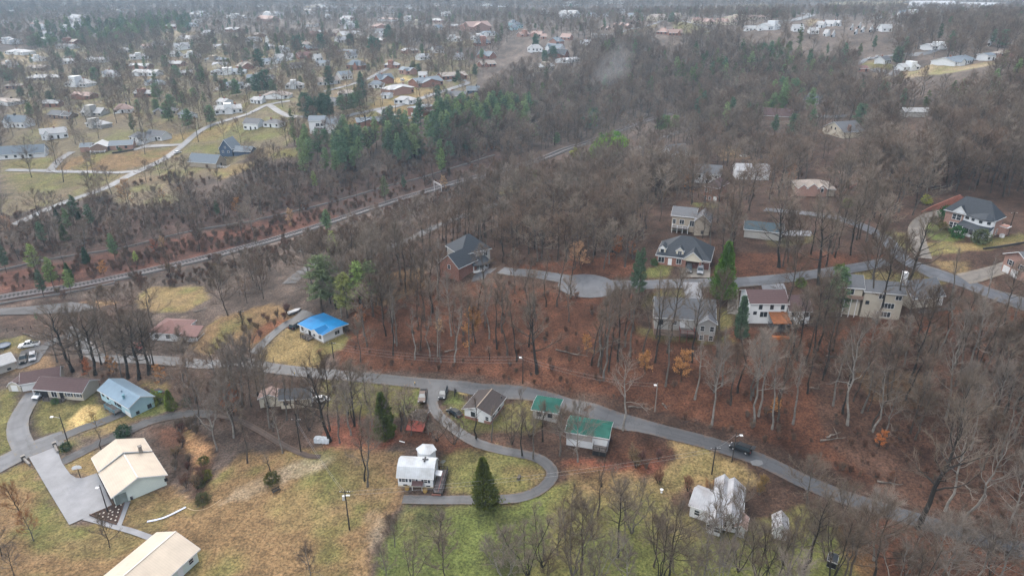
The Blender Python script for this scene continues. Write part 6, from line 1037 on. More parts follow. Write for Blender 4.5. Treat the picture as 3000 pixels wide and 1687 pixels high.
pole('d', 'dark pole with curved lamp arm beside the straw-covered lawn', c4(0,685,145), c3(0,603,1285), arm=False, lamp=-1.8, r=.12, name='street_lamp', cat='street lamp'); pole('e', 'dark utility pole at the edge of the blue-roofed bungalow lawn', c3(1,780,715), c3(1,765,555)); pole('f', 'dark pole with small lamp at the red-leaf slope beside the big oak', c3(2,108,975), c3(2,95,690), arm=False, lamp=-.7, r=.12, name='street_lamp', cat='street lamp')
pole('g', 'pale wooden pole with lamp standing in the red leaf litter', c3(2,1437,1255), c3(2,1452,965), WOODL, arm=False, lamp=-.6, r=.12, name='street_lamp', cat='street lamp'); pole('h', 'plain dark utility pole on the lawn above the pale gabled house', c4(2,1985,437), c4(2,2018,165)); pole('i', 'slim road lamp with white head next to the black suv', c4(2,2185,315), c4(2,2200,25), arm=False, lamp=1.0, r=.10, name='street_lamp', cat='street lamp')
pole('j', 'dark utility pole at the side of the brick mansion', c2(3,2415,915), c2(3,2440,690)); pole('k', 'utility pole at the suburb road fork', c1(1,1262,1110), c1(1,1256,1000)); pole('l', 'utility pole on the triangular lawn by the brick house drive', c1(1,1408,1160), c1(1,1402,1000)); pole('m', 'pale utility pole by the road behind the tall white house', c1(1,862,1190), c1(1,852,1050), WOODL)
pole('n', 'utility pole left of the tall white house at the road', c1(1,495,1195), c1(1,485,1070), WOODL); pole('o', 'utility pole beyond the pale brick suburb house', c1(1,1624,1030), c1(1,1618,890)); pole('p', 'utility pole among the dark evergreens behind the white house', c1(1,788,1170), c1(1,780,950), WOODL); pole('q', 'thin dark pole on the field path beside the rounded bare tree', c3(0,2455,445), c3(0,2430,240)); pole('r', 'utility pole at the roadside above the navy gabled house', c1(0,2005,1310), c1(0,1990,1180))
far_p = P(3100, 1610); TOP['x'] = np.array([far_p[0], far_p[1], far_p[2] + 9]); fp2 = P(2600, 1200); TOP['y'] = np.array([fp2[0], fp2[1], fp2[2] + 9]); fp3 = P(1700, 1085); TOP['z'] = np.array([fp3[0], fp3[1], fp3[2] + 10]); WIRE = mat('wire', (.30,.30,.31), .5, .05, 1)
def wire(label, a, b, sag=.8, n=2):
    r = thing('power_line', label, 'power line', TOP[a]); d = TOP[b] - TOP[a]; t = np.linspace(0, 1, 15)
    for i in range(n):
        q = np.outer(t, d); q[:, 2] -= 4 * sag * t * (1 - t) + i * .9; MB().tube(q, .016, 3).build('wire', WIRE, r)
wire('wires running from the field pole past the cottage drive', 'a', 'h', 1.5); wire('wires between the field pole and the dirt track pole', 'a', 'b', 1); wire('wires along the road in front of the red-leaf slope', 'e', 'f', 1.6, 3); wire('wires along the road from the lamp pole to the pale pole', 'f', 'g', 1.4); wire('wires between the two lawn poles by the black suv', 'h', 'i', .4, 1); wire('wires between the two suburb road fork poles', 'k', 'l', .4); wire('wires along the suburb road behind the white house', 'k', 'm', 1)
# ================================================================== small things
def at(px, py): p = P(px, py); return (p[0], p[1], float(gz(p[0], p[1])))
def dirz(a, b): p, q = P(*a), P(*b); return math.atan2(q[1] - p[1], q[0] - p[0]), math.hypot(q[0] - p[0], q[1] - p[1])
r = thing('basketball_hoop', 'freestanding basketball hoop with white fan backboard by the concrete pad', 'basketball hoop', at(*c4(0,800,470)), .3); MB().cyl((0,0),.09,-.2,2.9,8).build('pole', WOODP, r); MB().tube([(0,0,2.8),(-.35,-.35,3.1)],.06,5).build('arm', WOODP, r)
fan = [(-.95,2.75),(.95,2.75),(1.0,3.2),(.7,3.6),(0,3.75),(-.7,3.6),(-1.0,3.2)]; o = link('backboard', MB().extr(fan, 1, -.45, -.38).mesh('backboard', [TRIM]), r); t = np.arange(13)/12*6.2832; MB().tube(np.stack([.23*np.cos(t), -.7+.23*np.sin(t), np.full(13,2.95)],-1),.02,4).build('hoop', mat('hoop_orange',(.4,.1,.03),.5,.1,1), r)
a, L = dirz(c4(1,175,630), c4(1,240,595)); r = thing('park_bench', 'dark wooden bench facing the brown field', 'bench', at(*c4(1,205,612)), a)
for y in (-.22, 0, .22): MB().box(-.9,y-.09,.42,.9,y+.09,.47).build('seat_slat', WOODP, r)
for z in (.62, .82): MB().box(-.9,.3,z,.9,.35,z+.14).build('back_slat', WOODP, r)
for x in (-.75, .75): MB().box(x-.05,-.3,0,x+.05,-.2,.42).box(x-.05,.26,0,x+.05,.36,.98).box(x-.05,-.3,.36,x+.05,.3,.42).build('leg', WOODP, r)
r = thing('log_bench', 'squat dark log seat inside the driveway loop', 'log', at(*c4(2,65,490)), 1.3); MB().cyl((0,0),.35,0,.7,10).build('stump', mat('log_bark',(.10,.085,.07),.9,.3,3), r); MB().cyl((.75,0),.35,0,.62,10).build('stump', MATS['log_bark'], r)
r = thing('garden_urn', 'white garden urn on the lawn below the bare shrubs', 'urn', at(*c4(2,1485,618))); MB().cyl((0,0),.22,0,.15,10).cyl((0,0),.1,.15,.4,10).cyl((0,0),.14,.4,.85,12,0,.38).build('bowl', TRIM, r)
r = thing('barrel', 'bright blue barrel against the mint garage wall', 'barrel', at(*c4(0,1256,700))); BLU = mat('blue_plastic',(.01,.14,.55),.35,.05,1); MB().cyl((0,0),.3,0,.95,14).build('body', BLU, r); MB().cyl((0,0),.32,.3,.36,14).cyl((0,0),.32,.62,.68,14).cyl((0,0),.31,.95,1.0,14).build('hoop', BLU, r)
r = thing('wheelie_bin', 'small dark bin beside the blue barrel', 'bin', at(*c4(0,1310,685))); MB().box(-.3,-.3,.08,.3,.3,1.0).build('body', DTRIM, r); MB().box(-.33,-.33,1.0,.33,.33,1.07).build('lid', METAL, r)
a, L = dirz(c4(1,570,125), c4(1,720,135)); r = thing('covered_woodpile', 'long pile under a crumpled silver tarp beside a thick trunk', 'woodpile', at(*c4(1,572,128)), a); b = MB(); rs = np.random.RandomState(3); nx_, ny_ = 16, 7; V = []
for j in range(ny_):
    for i in range(nx_): v = j/(ny_-1); V.append((L*i/(nx_-1)+rs.normal(0,.05), 1.9*v+rs.normal(0,.05), max(0,1.25*min(1,(1-abs(2*v-1))*2.6))+rs.uniform(-.1,.12)))
b.add(V,[(j*nx_+i,j*nx_+i+1,(j+1)*nx_+i+1,(j+1)*nx_+i) for j in range(ny_-1) for i in range(nx_-1)]).build('tarp', mat('silver_tarp',(.42,.45,.48),.3,.2,2,spec=.6), r); MB().box(.1,.35,0,L-.1,1.55,.9).build('log_stack', MATS['log_bark'], r)
r = thing('satellite_dish', 'pale satellite dish on a post beside the gambrel cottage', 'satellite dish', at(*c4(1,1858,375)), .4); MB().cyl((0,0),.04,0,1.7,6).build('post', METAL, r); b = MB(); t = np.arange(14)/14*6.2832; V = [(0,-.05,2.0)]+[(.62*math.cos(q),-.35-.25*math.sin(q),2.1+.6*math.sin(q)) for q in t]; b.add(V,[(0,i+1,(i+1)%14+1) for i in range(14)]).add([(x,y+.05,z) for x,y,z in V],[(0,(i+1)%14+1,i+1) for i in range(14)]).build('dish', METAL, r); MB().tube([(0,-.1,1.7),(0,-1.0,1.9)],.025,4).build('feed_arm', METAL, r)
for lab, x in (('tan planter tub left of the red cottage door', c4(1,1503,588)), ('larger tan planter tub right of the red cottage door', c4(1,1682,612))):
    r = thing('planter_tub', lab, 'planter', at(*x)); MB().cyl((0,0),.42,0,.42,10,0,.5).build('tub', mat('straw_tub',(.42,.28,.08),.9,.2,2), r); b0, c0 = gen_bush(70,.42,.5,160,.7); link('dry_plant', c0.mesh('dry_plant',[mat('dry_plant',(.30,.20,.07),.9,.3,2)]), r, (0,0,.4))
# stone gate piers by the pad
for lab, q0, q1 in (('low stone wall with end pier on the field side of the pad entrance', c4(0,240,292), c4(0,300,352)), ('low stone wall with end pier on the lane side of the pad entrance', c4(0,548,160), c4(0,578,228))):
    a, L = dirz(q0, q1); r = thing('stone_wall', lab, 'wall', at(*q0), a); ST = mat('stone_pier',(.24,.22,.20),.9,.3,4); rs = np.random.RandomState(int(L*100)); n = 5
    for i in range(n):
        for k in range(2): link('stone', MB().box(L*i/n+.02,-.22+rs.uniform(-.03,.03),k*.34+.01,L*(i+1)/n-.02,.22+rs.uniform(-.03,.03),k*.34+.33-rs.uniform(0,.04)).mesh('stone',[ST]), r)
    MB().box(-.55,-.4,-.1,.05,.4,1.0).build('pier', mat('dark_pier',(.06,.06,.06),.9,.3,3), r); MB().box(-.6,-.45,1.0,.1,.45,1.1).build('cap', ST, r)
# planting bed
bed = [c4(0,895,850), c4(0,1243,702), c4(0,1162,942)]; bw = wpoly(bed); c0 = at(*c4(0,1100,850)); r = thing('planting_bed', 'triangular mulched bed edged with timber between pad and path', 'flower bed', c0); ob = patch('mulch', mat('dark_mulch',(.045,.028,.022),.95,.35,3), bed, .14, None, None); bpy.context.view_layer.update(); ob.parent = r; ob.matrix_parent_inverse = r.matrix_world.inverted()
for i in range(3):
    p, q = np.array(bw[i]), np.array(bw[(i+1)%3]); L = np.linalg.norm(q-p); o = link('edging_board', MB().box(0,-.07,-.1,L,.07,.28).mesh('edging_board',[mat('timber_edge',(.10,.06,.045),.9,.2,2)]), r, (p[0]-c0[0], p[1]-c0[1], float(gz(*p))-c0[2]+.05), math.atan2(*(q-p)[::-1]))
rs = np.random.RandomState(8); k = 0; ws = MB().cyl((0,0),.2,0,.1,7,0,.14).mesh('pale_stone',[mat('pale_stone',(.55,.50,.44),.85,.15,3)]); A, B_, C_ = [np.array(q) for q in bw]
for i in range(1, 6):
    for j in range(1, 7 - i + 0):
        u, v = i/6.6, j/6.6; 
        if u + v > .93: continue
        p = A*(1-u-v)+B_*u+C_*v + rs.normal(0,.12,2); o = link('pale_stone', ws, r, (p[0]-c0[0],p[1]-c0[1],float(gz(*p))-c0[2]+.18), rs.uniform(0,6)); o.scale = (rs.uniform(.9,1.5),rs.uniform(.7,1.1),1)
tag(ribbon('slide_sheet', mat('pale_blue_plastic',(.42,.46,.58),.4,.15,2), [c4(0,1465,908),c4(0,1560,893),c4(0,1650,868),c4(0,1760,815),c4(0,1850,768)], .55, None, 'thing', .1), 'long pale blue plastic strip lying on the brown lawn', 'plastic strip')
tag(ribbon('garden_hose', mat('tan_hose',(.45,.33,.20),.6,.1,2), [c4(0,1870,775),c4(0,1930,800),c4(0,2020,795),c4(0,2100,760),c4(0,2200,690)], .14, None, 'thing', .1), 'tan hose trailing from the pale blue strip up the bank', 'hose')
r = thing('trampoline', 'round grey trampoline on the grass at the view edge', 'trampoline', at(*c3(0,40,612))); t = np.arange(21)/20*6.2832; MB().cyl((0,0),1.75,.78,.82,20).build('mat', mat('tramp_mat',(.12,.14,.17),.6,.1,1), r); MB().tube(np.stack([1.9*np.cos(t),1.9*np.sin(t),np.full(21,.85)],-1),.12,6).build('rim', mat('tramp_pad',(.05,.09,.16),.6,.1,1), r)
for k in range(6): q = k/6*6.2832; MB().tube([(1.85*math.cos(q),1.85*math.sin(q),0),(1.85*math.cos(q),1.85*math.sin(q),.85)],.04,5).build('leg', METAL, r)
a, L = dirz(c3(1,325,290), c3(1,405,250)); r = thing('boat_on_trailer', 'white covered boat on a trailer at the end of the bungalow drive', 'boat', at(*c3(1,330,290)), a); L = max(4.5, L*.9); hull = [(0,-.8),(L*.7,-.85),(L,0),(L*.7,.85),(0,.8)]
b = MB(); n = 5; V = [(x*.96,y*.6,.55) for x,y in hull]+[(x,y,1.15) for x,y in hull]; b.add(V,[tuple(range(4,-1,-1))]+[(i,(i+1)%n,n+(i+1)%n,n+i) for i in range(n)]).build('hull', TRIM, r); b = MB(); b.add([(x,y,1.15) for x,y in hull]+[(.3,0,1.45),(L*.75,0,1.35)],[(0,1,6,5),(1,2,6),(2,3,6),(3,4,5,6),(4,0,5)]).build('cover', METAL, r); MB().box(-.3,-.7,.35,L*.8,.7,.5).build('trailer', DTRIM, r); [link('wheel', _wheel['t'], r, (L*.3,s*.9,.33)) for s in (-1,1)]
# railway gantry
p0, p1 = P(*c2(1,1795,487)), P(*c2(1,1870,520)); H0 = float(np.clip(rise_to(p0[0],p0[1],c2(1,0,380)[1])-p0[2],5,9)); r = thing('signal_gantry', 'pale metal portal frame standing over the railway line', 'gantry', (p0[0],p0[1],float(gz(*p0[:2])))); d = p1-p0; d[2] = float(gz(*p1[:2])-gz(*p0[:2])); GM = mat('pale_gantry',(.50,.49,.49),.5,.1,1)
MB().cyl((0,0),.17,-.5,H0,8).build('post', GM, r); MB().cyl((d[0],d[1]),.17,d[2]-.5,H0,8).build('post', GM, r); MB().tube([(0,0,H0),(d[0],d[1],H0)],.17,6).tube([(0,0,H0-.6),(d[0],d[1],H0-.6)],.07,5).build('beam', GM, r)
# walls and fences
def wall_run(name, label, cat, pp, hs_, m, th=.3):
    q = [P(*p) for p in pp]; r = thing(name, label, cat, (q[0][0], q[0][1], float(gz(*q[0][:2]))))
    for i in range(len(q) - 1):
        a, b = q[i] - q[0], q[i + 1] - q[0]; za, zb = float(gz(*q[i][:2])) - float(gz(*q[0][:2])), float(gz(*q[i + 1][:2])) - float(gz(*q[0][:2])); t = (b - a)[:2]; t /= np.linalg.norm(t); n = np.array([-t[1], t[0]]) * th / 2
        V = [(*(a[:2] - n), za - .6), (*(b[:2] - n), zb - .6), (*(b[:2] + n), zb - .6), (*(a[:2] + n), za - .6), (*(a[:2] - n), za + hs_[i]), (*(b[:2] - n), zb + hs_[i + 1]), (*(b[:2] + n), zb + hs_[i + 1]), (*(a[:2] + n), za + hs_[i])]
        MB().add(V, [(0,3,2,1),(4,5,6,7),(0,1,5,4),(1,2,6,5),(2,3,7,6),(3,0,4,7)]).build('wall_section', m, r)
    return r
RW = mat('red_retaining_block',(.30,.12,.085),.85,.2,1.5,col2=(.24,.09,.065)); wall_run('retaining_wall', 'stepped red block retaining wall above the mansion drive', 'retaining wall', [c2(3,1545,694),c2(3,1640,675),c2(3,1780,655),c2(3,1900,638),c2(3,1990,620)], [.3,1.6,3.2,4.6,2.0], RW)
wall_run('retaining_wall', 'dark red retaining wall beside the three-gabled tan house', 'retaining wall', [c2(3,715,545),c2(3,800,480),c2(3,890,425)], [1.2,1.4,1.2], RW); wall_run('garden_wall', 'dark timber garden edge below the mansion lawn', 'edging', [c2(3,2165,1068),c2(3,2350,1045),c2(3,2600,1002)], [.5,.6,.6], DTRIM, .25); wall_run('garden_wall', 'dark low wall along the terrace of the suburb brick ranch', 'wall', [c2(0,1130,105),c2(0,1240,92),c2(0,1345,72)], [.9,.9,.9], DTRIM)
def fence(label, pp, h=1.2, m=None):
    m = m or WOODP; q = [P(*p) for p in pp]; z00 = float(gz(*q[0][:2])); r = thing('fence', label, 'fence', (q[0][0], q[0][1], z00))
    for i in range(len(q) - 1):
        a, b = q[i] - q[0], q[i + 1] - q[0]; za, zb = float(gz(*q[i][:2])) - z00, float(gz(*q[i + 1][:2])) - z00; L = np.linalg.norm((b - a)[:2]); n = max(2, int(L / 2))
        for k in range(n + (i == len(q) - 2)): t = k / n; x, y = a[:2] + (b - a)[:2] * t; z = za + (zb - za) * t; MB().box(x - .06, y - .06, z - .3, x + .06, y + .06, z + h).build('post', m, r)
        for zz in (h * .35, h * .65, h * .95): MB().tube([(a[0], a[1], za + zz), (b[0], b[1], zb + zz)], .05, 4).build('rail', m, r)
fence('dark post and rail pen beside the dark brown roofed house', [c3(1,2000,1060),c3(1,1995,1108),c3(1,2090,1122),c3(1,2185,1130)]); fence('long dark rail fence behind the truck yard grass', [c3(0,0,462),c3(0,150,445),c3(0,315,425)], 1.3); fence('rail fence along the suburb lawn below the slate brick houses', [c1(1,1210,915),c1(1,1340,860),c1(1,1420,850)], 1.4); fence('dark fence line along the upper lawn of the suburb', [c1(1,1880,490),c1(1,2030,480),c1(1,2190,460)], 1.4)
fence('broken rail fence along the back deck of the navy house yard', [c2(0,2170,110),c2(0,2260,125),c2(0,2320,130)], 1.0)
def small_box(name, label, cat, px, m, s=(.5,.4,1.0), lid=None):
    r = thing(name, label, cat, at(*px), .2); MB().box(-s[0]/2,-s[1]/2,0,s[0]/2,s[1]/2,s[2]*.88).build('body', m, r); MB().box(-s[0]/2-.04,-s[1]/2-.04,s[2]*.88,s[0]/2+.04,s[1]/2+.04,s[2]).build('lid', lid or m, r)
small_box('wheelie_bin', 'dark bin inside the fenced pen corner', 'bin', c3(1,2005,1060), DTRIM, (.6,.6,1.05)); small_box('wheelie_bin', 'dark bin standing by the road house drive', 'bin', c3(1,530,905), DTRIM, (.7,.7,1.1)); small_box('utility_box', 'white utility box by the leafless thicket near the railway', 'utility box', c2(1,440,1092), TRIM, (1.2,.8,1.3)); small_box('air_conditioner', 'white air conditioner unit against the mansion side wall', 'air conditioner', c2(3,2350,945), TRIM, (1.0,1.0,1.1), METAL); small_box('utility_box', 'tall white board standing at the railway cutting trees', 'utility box', c1(2,1485,1310), TRIM, (.9,.3,1.5))
def mailbox(label, px):
    r = thing('mailbox', label, 'mailbox', at(*px)); MB().box(-.05,-.05,-.2,.05,.05,1.0).build('post', WOODP, r); MB().extr([(-.12,1.0),(.12,1.0),(.12,1.18),(.06,1.27),(-.06,1.27),(-.12,1.18)],1,-.25,.25).build('body', mat('mailbox_tan',(.45,.32,.12),.6,.1,1), r)
mailbox('tan mailbox on a post where the drive meets the road', c3(1,1600,1000)); mailbox('mailbox on a post beside the road house bin', c3(1,392,905)); mailbox('mailbox on a post at the mansion drive mouth', c2(3,1420,1060))
r = thing('stone_ring', 'pale stone ring on the grassy clearing in the upper woods', 'fire ring', at(*c2(2,2335,128))); t = np.arange(17)/16*6.2832; MB().tube(np.stack([2.2*np.cos(t),2.2*np.sin(t),np.full(17,.15)],-1),.3,6).build('rim', mat('ring_stone',(.40,.39,.37),.85,.15,2), r)
a, L = dirz(c4(1,1425,108), c4(1,1478,122)); r = thing('white_plank', 'white plank lying at the leaf-covered wood edge', 'plank', at(*c4(1,1425,108)), a); MB().box(0,-.12,.02,L,.12,.14).build('board', TRIM, r)
for lab, px, s in (('pale patio set on the side terrace of the pale blue house', c3(0,1600,1080), 1),):
    r = thing('patio_table', lab, 'patio table', at(*px), .5); MB().box(-.9,-.5,.7,.9,.5,.76).build('table_top', mat('teal_plastic',(.10,.28,.27),.5,.1,1), r); [MB().box(x-.04,y-.04,0,x+.04,y+.04,.7).build('leg', DTRIM, r) for x in (-.8,.8) for y in (-.4,.4)]
tag(patch('patio', mat('dark_paving',(.09,.075,.075),.8,.25,3), [c3(0,1500,1060),c3(0,1600,1020),c3(0,1690,1070),c3(0,1590,1130)], .08), kind='structure')
tag(patch('road_patch', mat('worn_asphalt',(.15,.155,.16),.7,.15,.6), [(2198,1352),(2215,1347),(2232,1350),(2236,1360),(2220,1366),(2203,1363)], .075), kind='structure')
LOGM = mat('fallen_wood', (.20,.175,.15), .9, .3, 2, col2=(.08,.068,.058)); LG = []
for (x0, y0), (x1, y1) in [(c3(2,1160,1215),c3(2,1370,1235)),(c3(3,580,700),c3(3,830,740)),(c3(3,1480,740),c3(3,1640,770)),(c3(3,420,1020),c3(3,520,1050)),(c4(3,530,110),c4(3,760,90)),(c4(3,1090,520),c4(3,1330,560)),(c3(2,440,640),c3(2,760,720)),(c3(2,1520,1180),c3(2,1560,1250)),(c3(1,1900,660),c3(1,2050,640)),(c2(3,1560,370),c2(3,1720,330)),(c2(3,1900,300),c2(3,2080,315)),(c2(3,1640,470),c2(3,1790,440)),(c4(3,580,80),c4(3,720,40)),(c3(3,2100,1170),c3(3,2330,1200)),(c3(0,230,470),c3(0,420,540)),(c3(0,1950,260),c3(0,2100,225))]: LG.append((x0, y0, x1, y1))
LG.sort(); gl_ = [q for q in LG if q[1] > 900]; 
for q in LG:
    p0, p1 = P(q[0], q[1]), P(q[2], q[3]); where = 'leaf-covered woods below the houses' if q in gl_ and q[0] > 700 else ('wooded upper right slope' if q[0] > 2600 else 'rough grass at the row of trees'); same = [k for k in LG if (k in gl_ and k[0] > 700) == (q in gl_ and q[0] > 700) and (k[0] > 2600) == (q[0] > 2600)] if where[0] != 'l' else [k for k in gl_ if k[0] > 700]
    r = thing('fallen_log', f"pale fallen trunk on the {where}, {['first','second','third','fourth','fifth','sixth','seventh','eighth','ninth','tenth','eleventh','twelfth','thirteenth'][same.index(q)]} from the left", 'log', (p0[0], p0[1], float(gz(*p0[:2])))); d = p1 - p0; L = min(1, 12 / np.linalg.norm(d)); t = np.linspace(0, 1, 7); xy = np.outer(t, d[:2]) * L + np.random.RandomState(int(q[0])).normal(0, .12, (7, 2)); z = gz(p0[0] + xy[:, 0], p0[1] + xy[:, 1]) - float(gz(*p0[:2])) + .2 + t * .35
    MB().tube(np.concatenate([xy, z[:, None]], 1), np.linspace(.24, .07, 7), 7).build('trunk', LOGM, r); k = xy[4]; n_ = np.array([-d[1], d[0]]); n_ = n_ / np.linalg.norm(n_); MB().tube([(k[0], k[1], z[4]), (k[0] + n_[0] * 1.6 + d[0] * .08, k[1] + n_[1] * 1.6 + d[1] * .08, z[4] + .7)], [.08, .03], 5).build('branch', LOGM, r)
# ------------------------------------------------------------------ thin smoke drifting over the woods
sp_ = P(1760, 300); sm = bpy.data.meshes.new('smoke'); import bmesh
bm = bmesh.new(); bmesh.ops.create_uvsphere(bm, u_segments=24, v_segments=14, radius=1.0); bm.to_mesh(sm); bm.free(); so = link('smoke', sm, None, (sp_[0] + 8, sp_[1] + 5, sp_[2] + 24)); so.scale = (15, 14, 30); so.rotation_euler = (.2, .5, .2); tag(so, 'thin pale smoke drifting above the bare woods', 'smoke', kind='stuff')
sm_ = bpy.data.materials.new('smoke'); sm_.use_nodes = True; n = sm_.node_tree.nodes; l = sm_.node_tree.links; n.remove(n['Principled BSDF']); pv = n.new('ShaderNodeVolumePrincipled'); pv.inputs['Color'].default_value = (.9,.92,.95,1)
tc = n.new('ShaderNodeTexCoord'); ln = n.new('ShaderNodeVectorMath'); ln.operation = 'LENGTH'; l.new(tc.outputs['Object'], ln.inputs[0]); mr = n.new('ShaderNodeMapRange'); mr.inputs[1].default_value = 1; mr.inputs[2].default_value = .1; mr.inputs[3].default_value = 0; mr.inputs[4].default_value = .022; l.new(ln.outputs['Value'], mr.inputs[0])
no = n.new('ShaderNodeTexNoise'); no.inputs['Scale'].default_value = 1.6; no.inputs['Detail'].default_value = 3; l.new(tc.outputs['Object'], no.inputs['Vector']); m2 = n.new('ShaderNodeMapRange'); m2.inputs[1].default_value = .38; m2.inputs[2].default_value = .65; l.new(no.outputs['Fac'], m2.inputs[0]); mu = n.new('ShaderNodeMath'); mu.operation = 'MULTIPLY'; l.new(mr.outputs[0], mu.inputs[0]); l.new(m2.outputs[0], mu.inputs[1]); l.new(mu.outputs[0], pv.inputs['Density']); l.new(pv.outputs[0], n['Material Output'].inputs['Volume']); sm.materials.append(sm_)
PROTO = {
 'tall': [(20, pair('tall_tree', *gen_bare(s, 20, 5.4, .40, 17, (.4, 1.25), 7, 18, tw=.015), BARK, TWIG)) for s in (1, 2, 3)],
 'spread': [(17, pair('broad_tree', *gen_bare(s, 17, 7.2, .24, 20, (.2, 1.2), 8, 17, tw=.015), BARK, TWIG)) for s in (4, 5, 6)],
 'slim': [(19, pair('slim_tree', *gen_bare(s, 19, 2.7, .5, 10, (.5, 1.3), 5, 7, sway=.03, tw=.014, subr=.028), BARK, TWIG)) for s in (7, 8, 9)],
 'oak': [(20, pair('oak_tree', *gen_bare(s, 20, 7.5, .30, 17, (.25, 1.2), 8, 14, tw=.015, subr=.05, r0k=.021, sway=.03), BARK, TWIG)) for s in (18, 19)],
 'multi': [(14, pair('forked_tree', *gen_bare(s, 14, 3.6, .35, 8, (.6, 1.3), 6, 9, stems=4, sway=.03, tw=.013), BARK, TWIG)) for s in (10, 11)],
 'syc': [(22, pair('pale_tree', *gen_bare(s, 22, 7.2, .34, 13, (.4, 1.3), 7, 8, (.6, 1.5), tw=.015, subr=.05, sway=.035), BARK, TWIG)) for s in (12, 13)],
 'small': [(7, pair('small_tree', *gen_bare(s, 7, 3.0, .2, 15, (.2, 1.2), 6, 14, (.4, .9), .012), BARK, TWIG)) for s in (14, 15)],
 'shrub': [(3, pair('bare_shrub', *gen_bare(s, 3, 1.0, .15, 6, (.7, 1.3), 4, 6, (.3, .8), .012, stems=6), BARK, TWIG)) for s in (16, 17)],
 'pine': [(20, pair('pine_tree', *gen_pine(s, 20, 3.9, .28), BARK, NEEDLE)) for s in (21, 22, 23)],
 'spruce': [(14, pair('spruce_tree', *gen_pine(s, 14, 3.4, .06, step=.55, nb=8), BARK, NEEDLE)) for s in (24,)],
 'cedar': [(12, pair('cedar_tree', *gen_cedar(s, 12, 2.7, 4200, .75), BARK, NEEDLE)) for s in (25, 26)], 'cypress': [(12, pair('cypress_tree', *gen_cedar(27, 12, 1.7, 2600, .55), BARK, NEEDLE))],
 'dark': [(13, pair('evergreen_tree', *gen_pine(s, 13, 4.2, .15, step=.7, nb=8, broad=True), BARK, NEEDLE)) for s in (28, 29)],
 'bush': [(2, pair('evergreen_shrub', *gen_bush(s, 1.2, 2, 1100), BARK, NEEDLE)) for s in (31, 32)],
 'beech': [(11, pair('leafy_tree', *gen_leafy(s, 11, 3.2, .18), BARK, LEAFY)) for s in (33, 34)],
}
KIND = {'tall': ('bare_tree', 'tree'), 'spread': ('bare_tree', 'tree'), 'slim': ('bare_tree', 'tree'), 'multi': ('bare_tree', 'tree'), 'syc': ('bare_tree', 'tree'), 'oak': ('bare_tree', 'tree'), 'small': ('bare_tree', 'tree'), 'shrub': ('bare_shrub', 'shrub'), 'pine': ('pine_tree', 'tree'),
 'spruce': ('spruce_tree', 'tree'), 'cedar': ('cedar_tree', 'tree'), 'cypress': ('cypress_tree', 'tree'), 'dark': ('evergreen_tree', 'tree'), 'bush': ('evergreen_shrub', 'shrub'), 'beech': ('leafy_tree', 'tree')}
CULW = smooth([P(*q)[:2] for q in [(1500,797),(1600,830),(1720,845),(1850,836),(2080,830),(2395,803)]], 3); RGTW = smooth([P(*q)[:2] for q in [(2340,624),(2455,640),(2560,680),(2615,725),(2650,765),(2745,802),(2900,860)]], 3); VALW = smooth([P(*q)[:2] for q in [(1860,440),(1995,386),(2070,361)]], 3); BAMW = smooth([P(*q)[:2] for q in [(1735,455),(1780,450),(1830,435)]], 3)
CLEARED = [(rw[seg < 300], 40, .9), (rw[(seg > 250) & (seg < 760)], 75, .93), (CURB, 24, .8), (CULW, 34, .75), (RGTW, 26, .7), (VALW, 30, .7), (BAMW, 60, .93)]
TREES = []     # dict(x, y, kind, H, pale, hue)
rngv = np.random.RandomState(99)
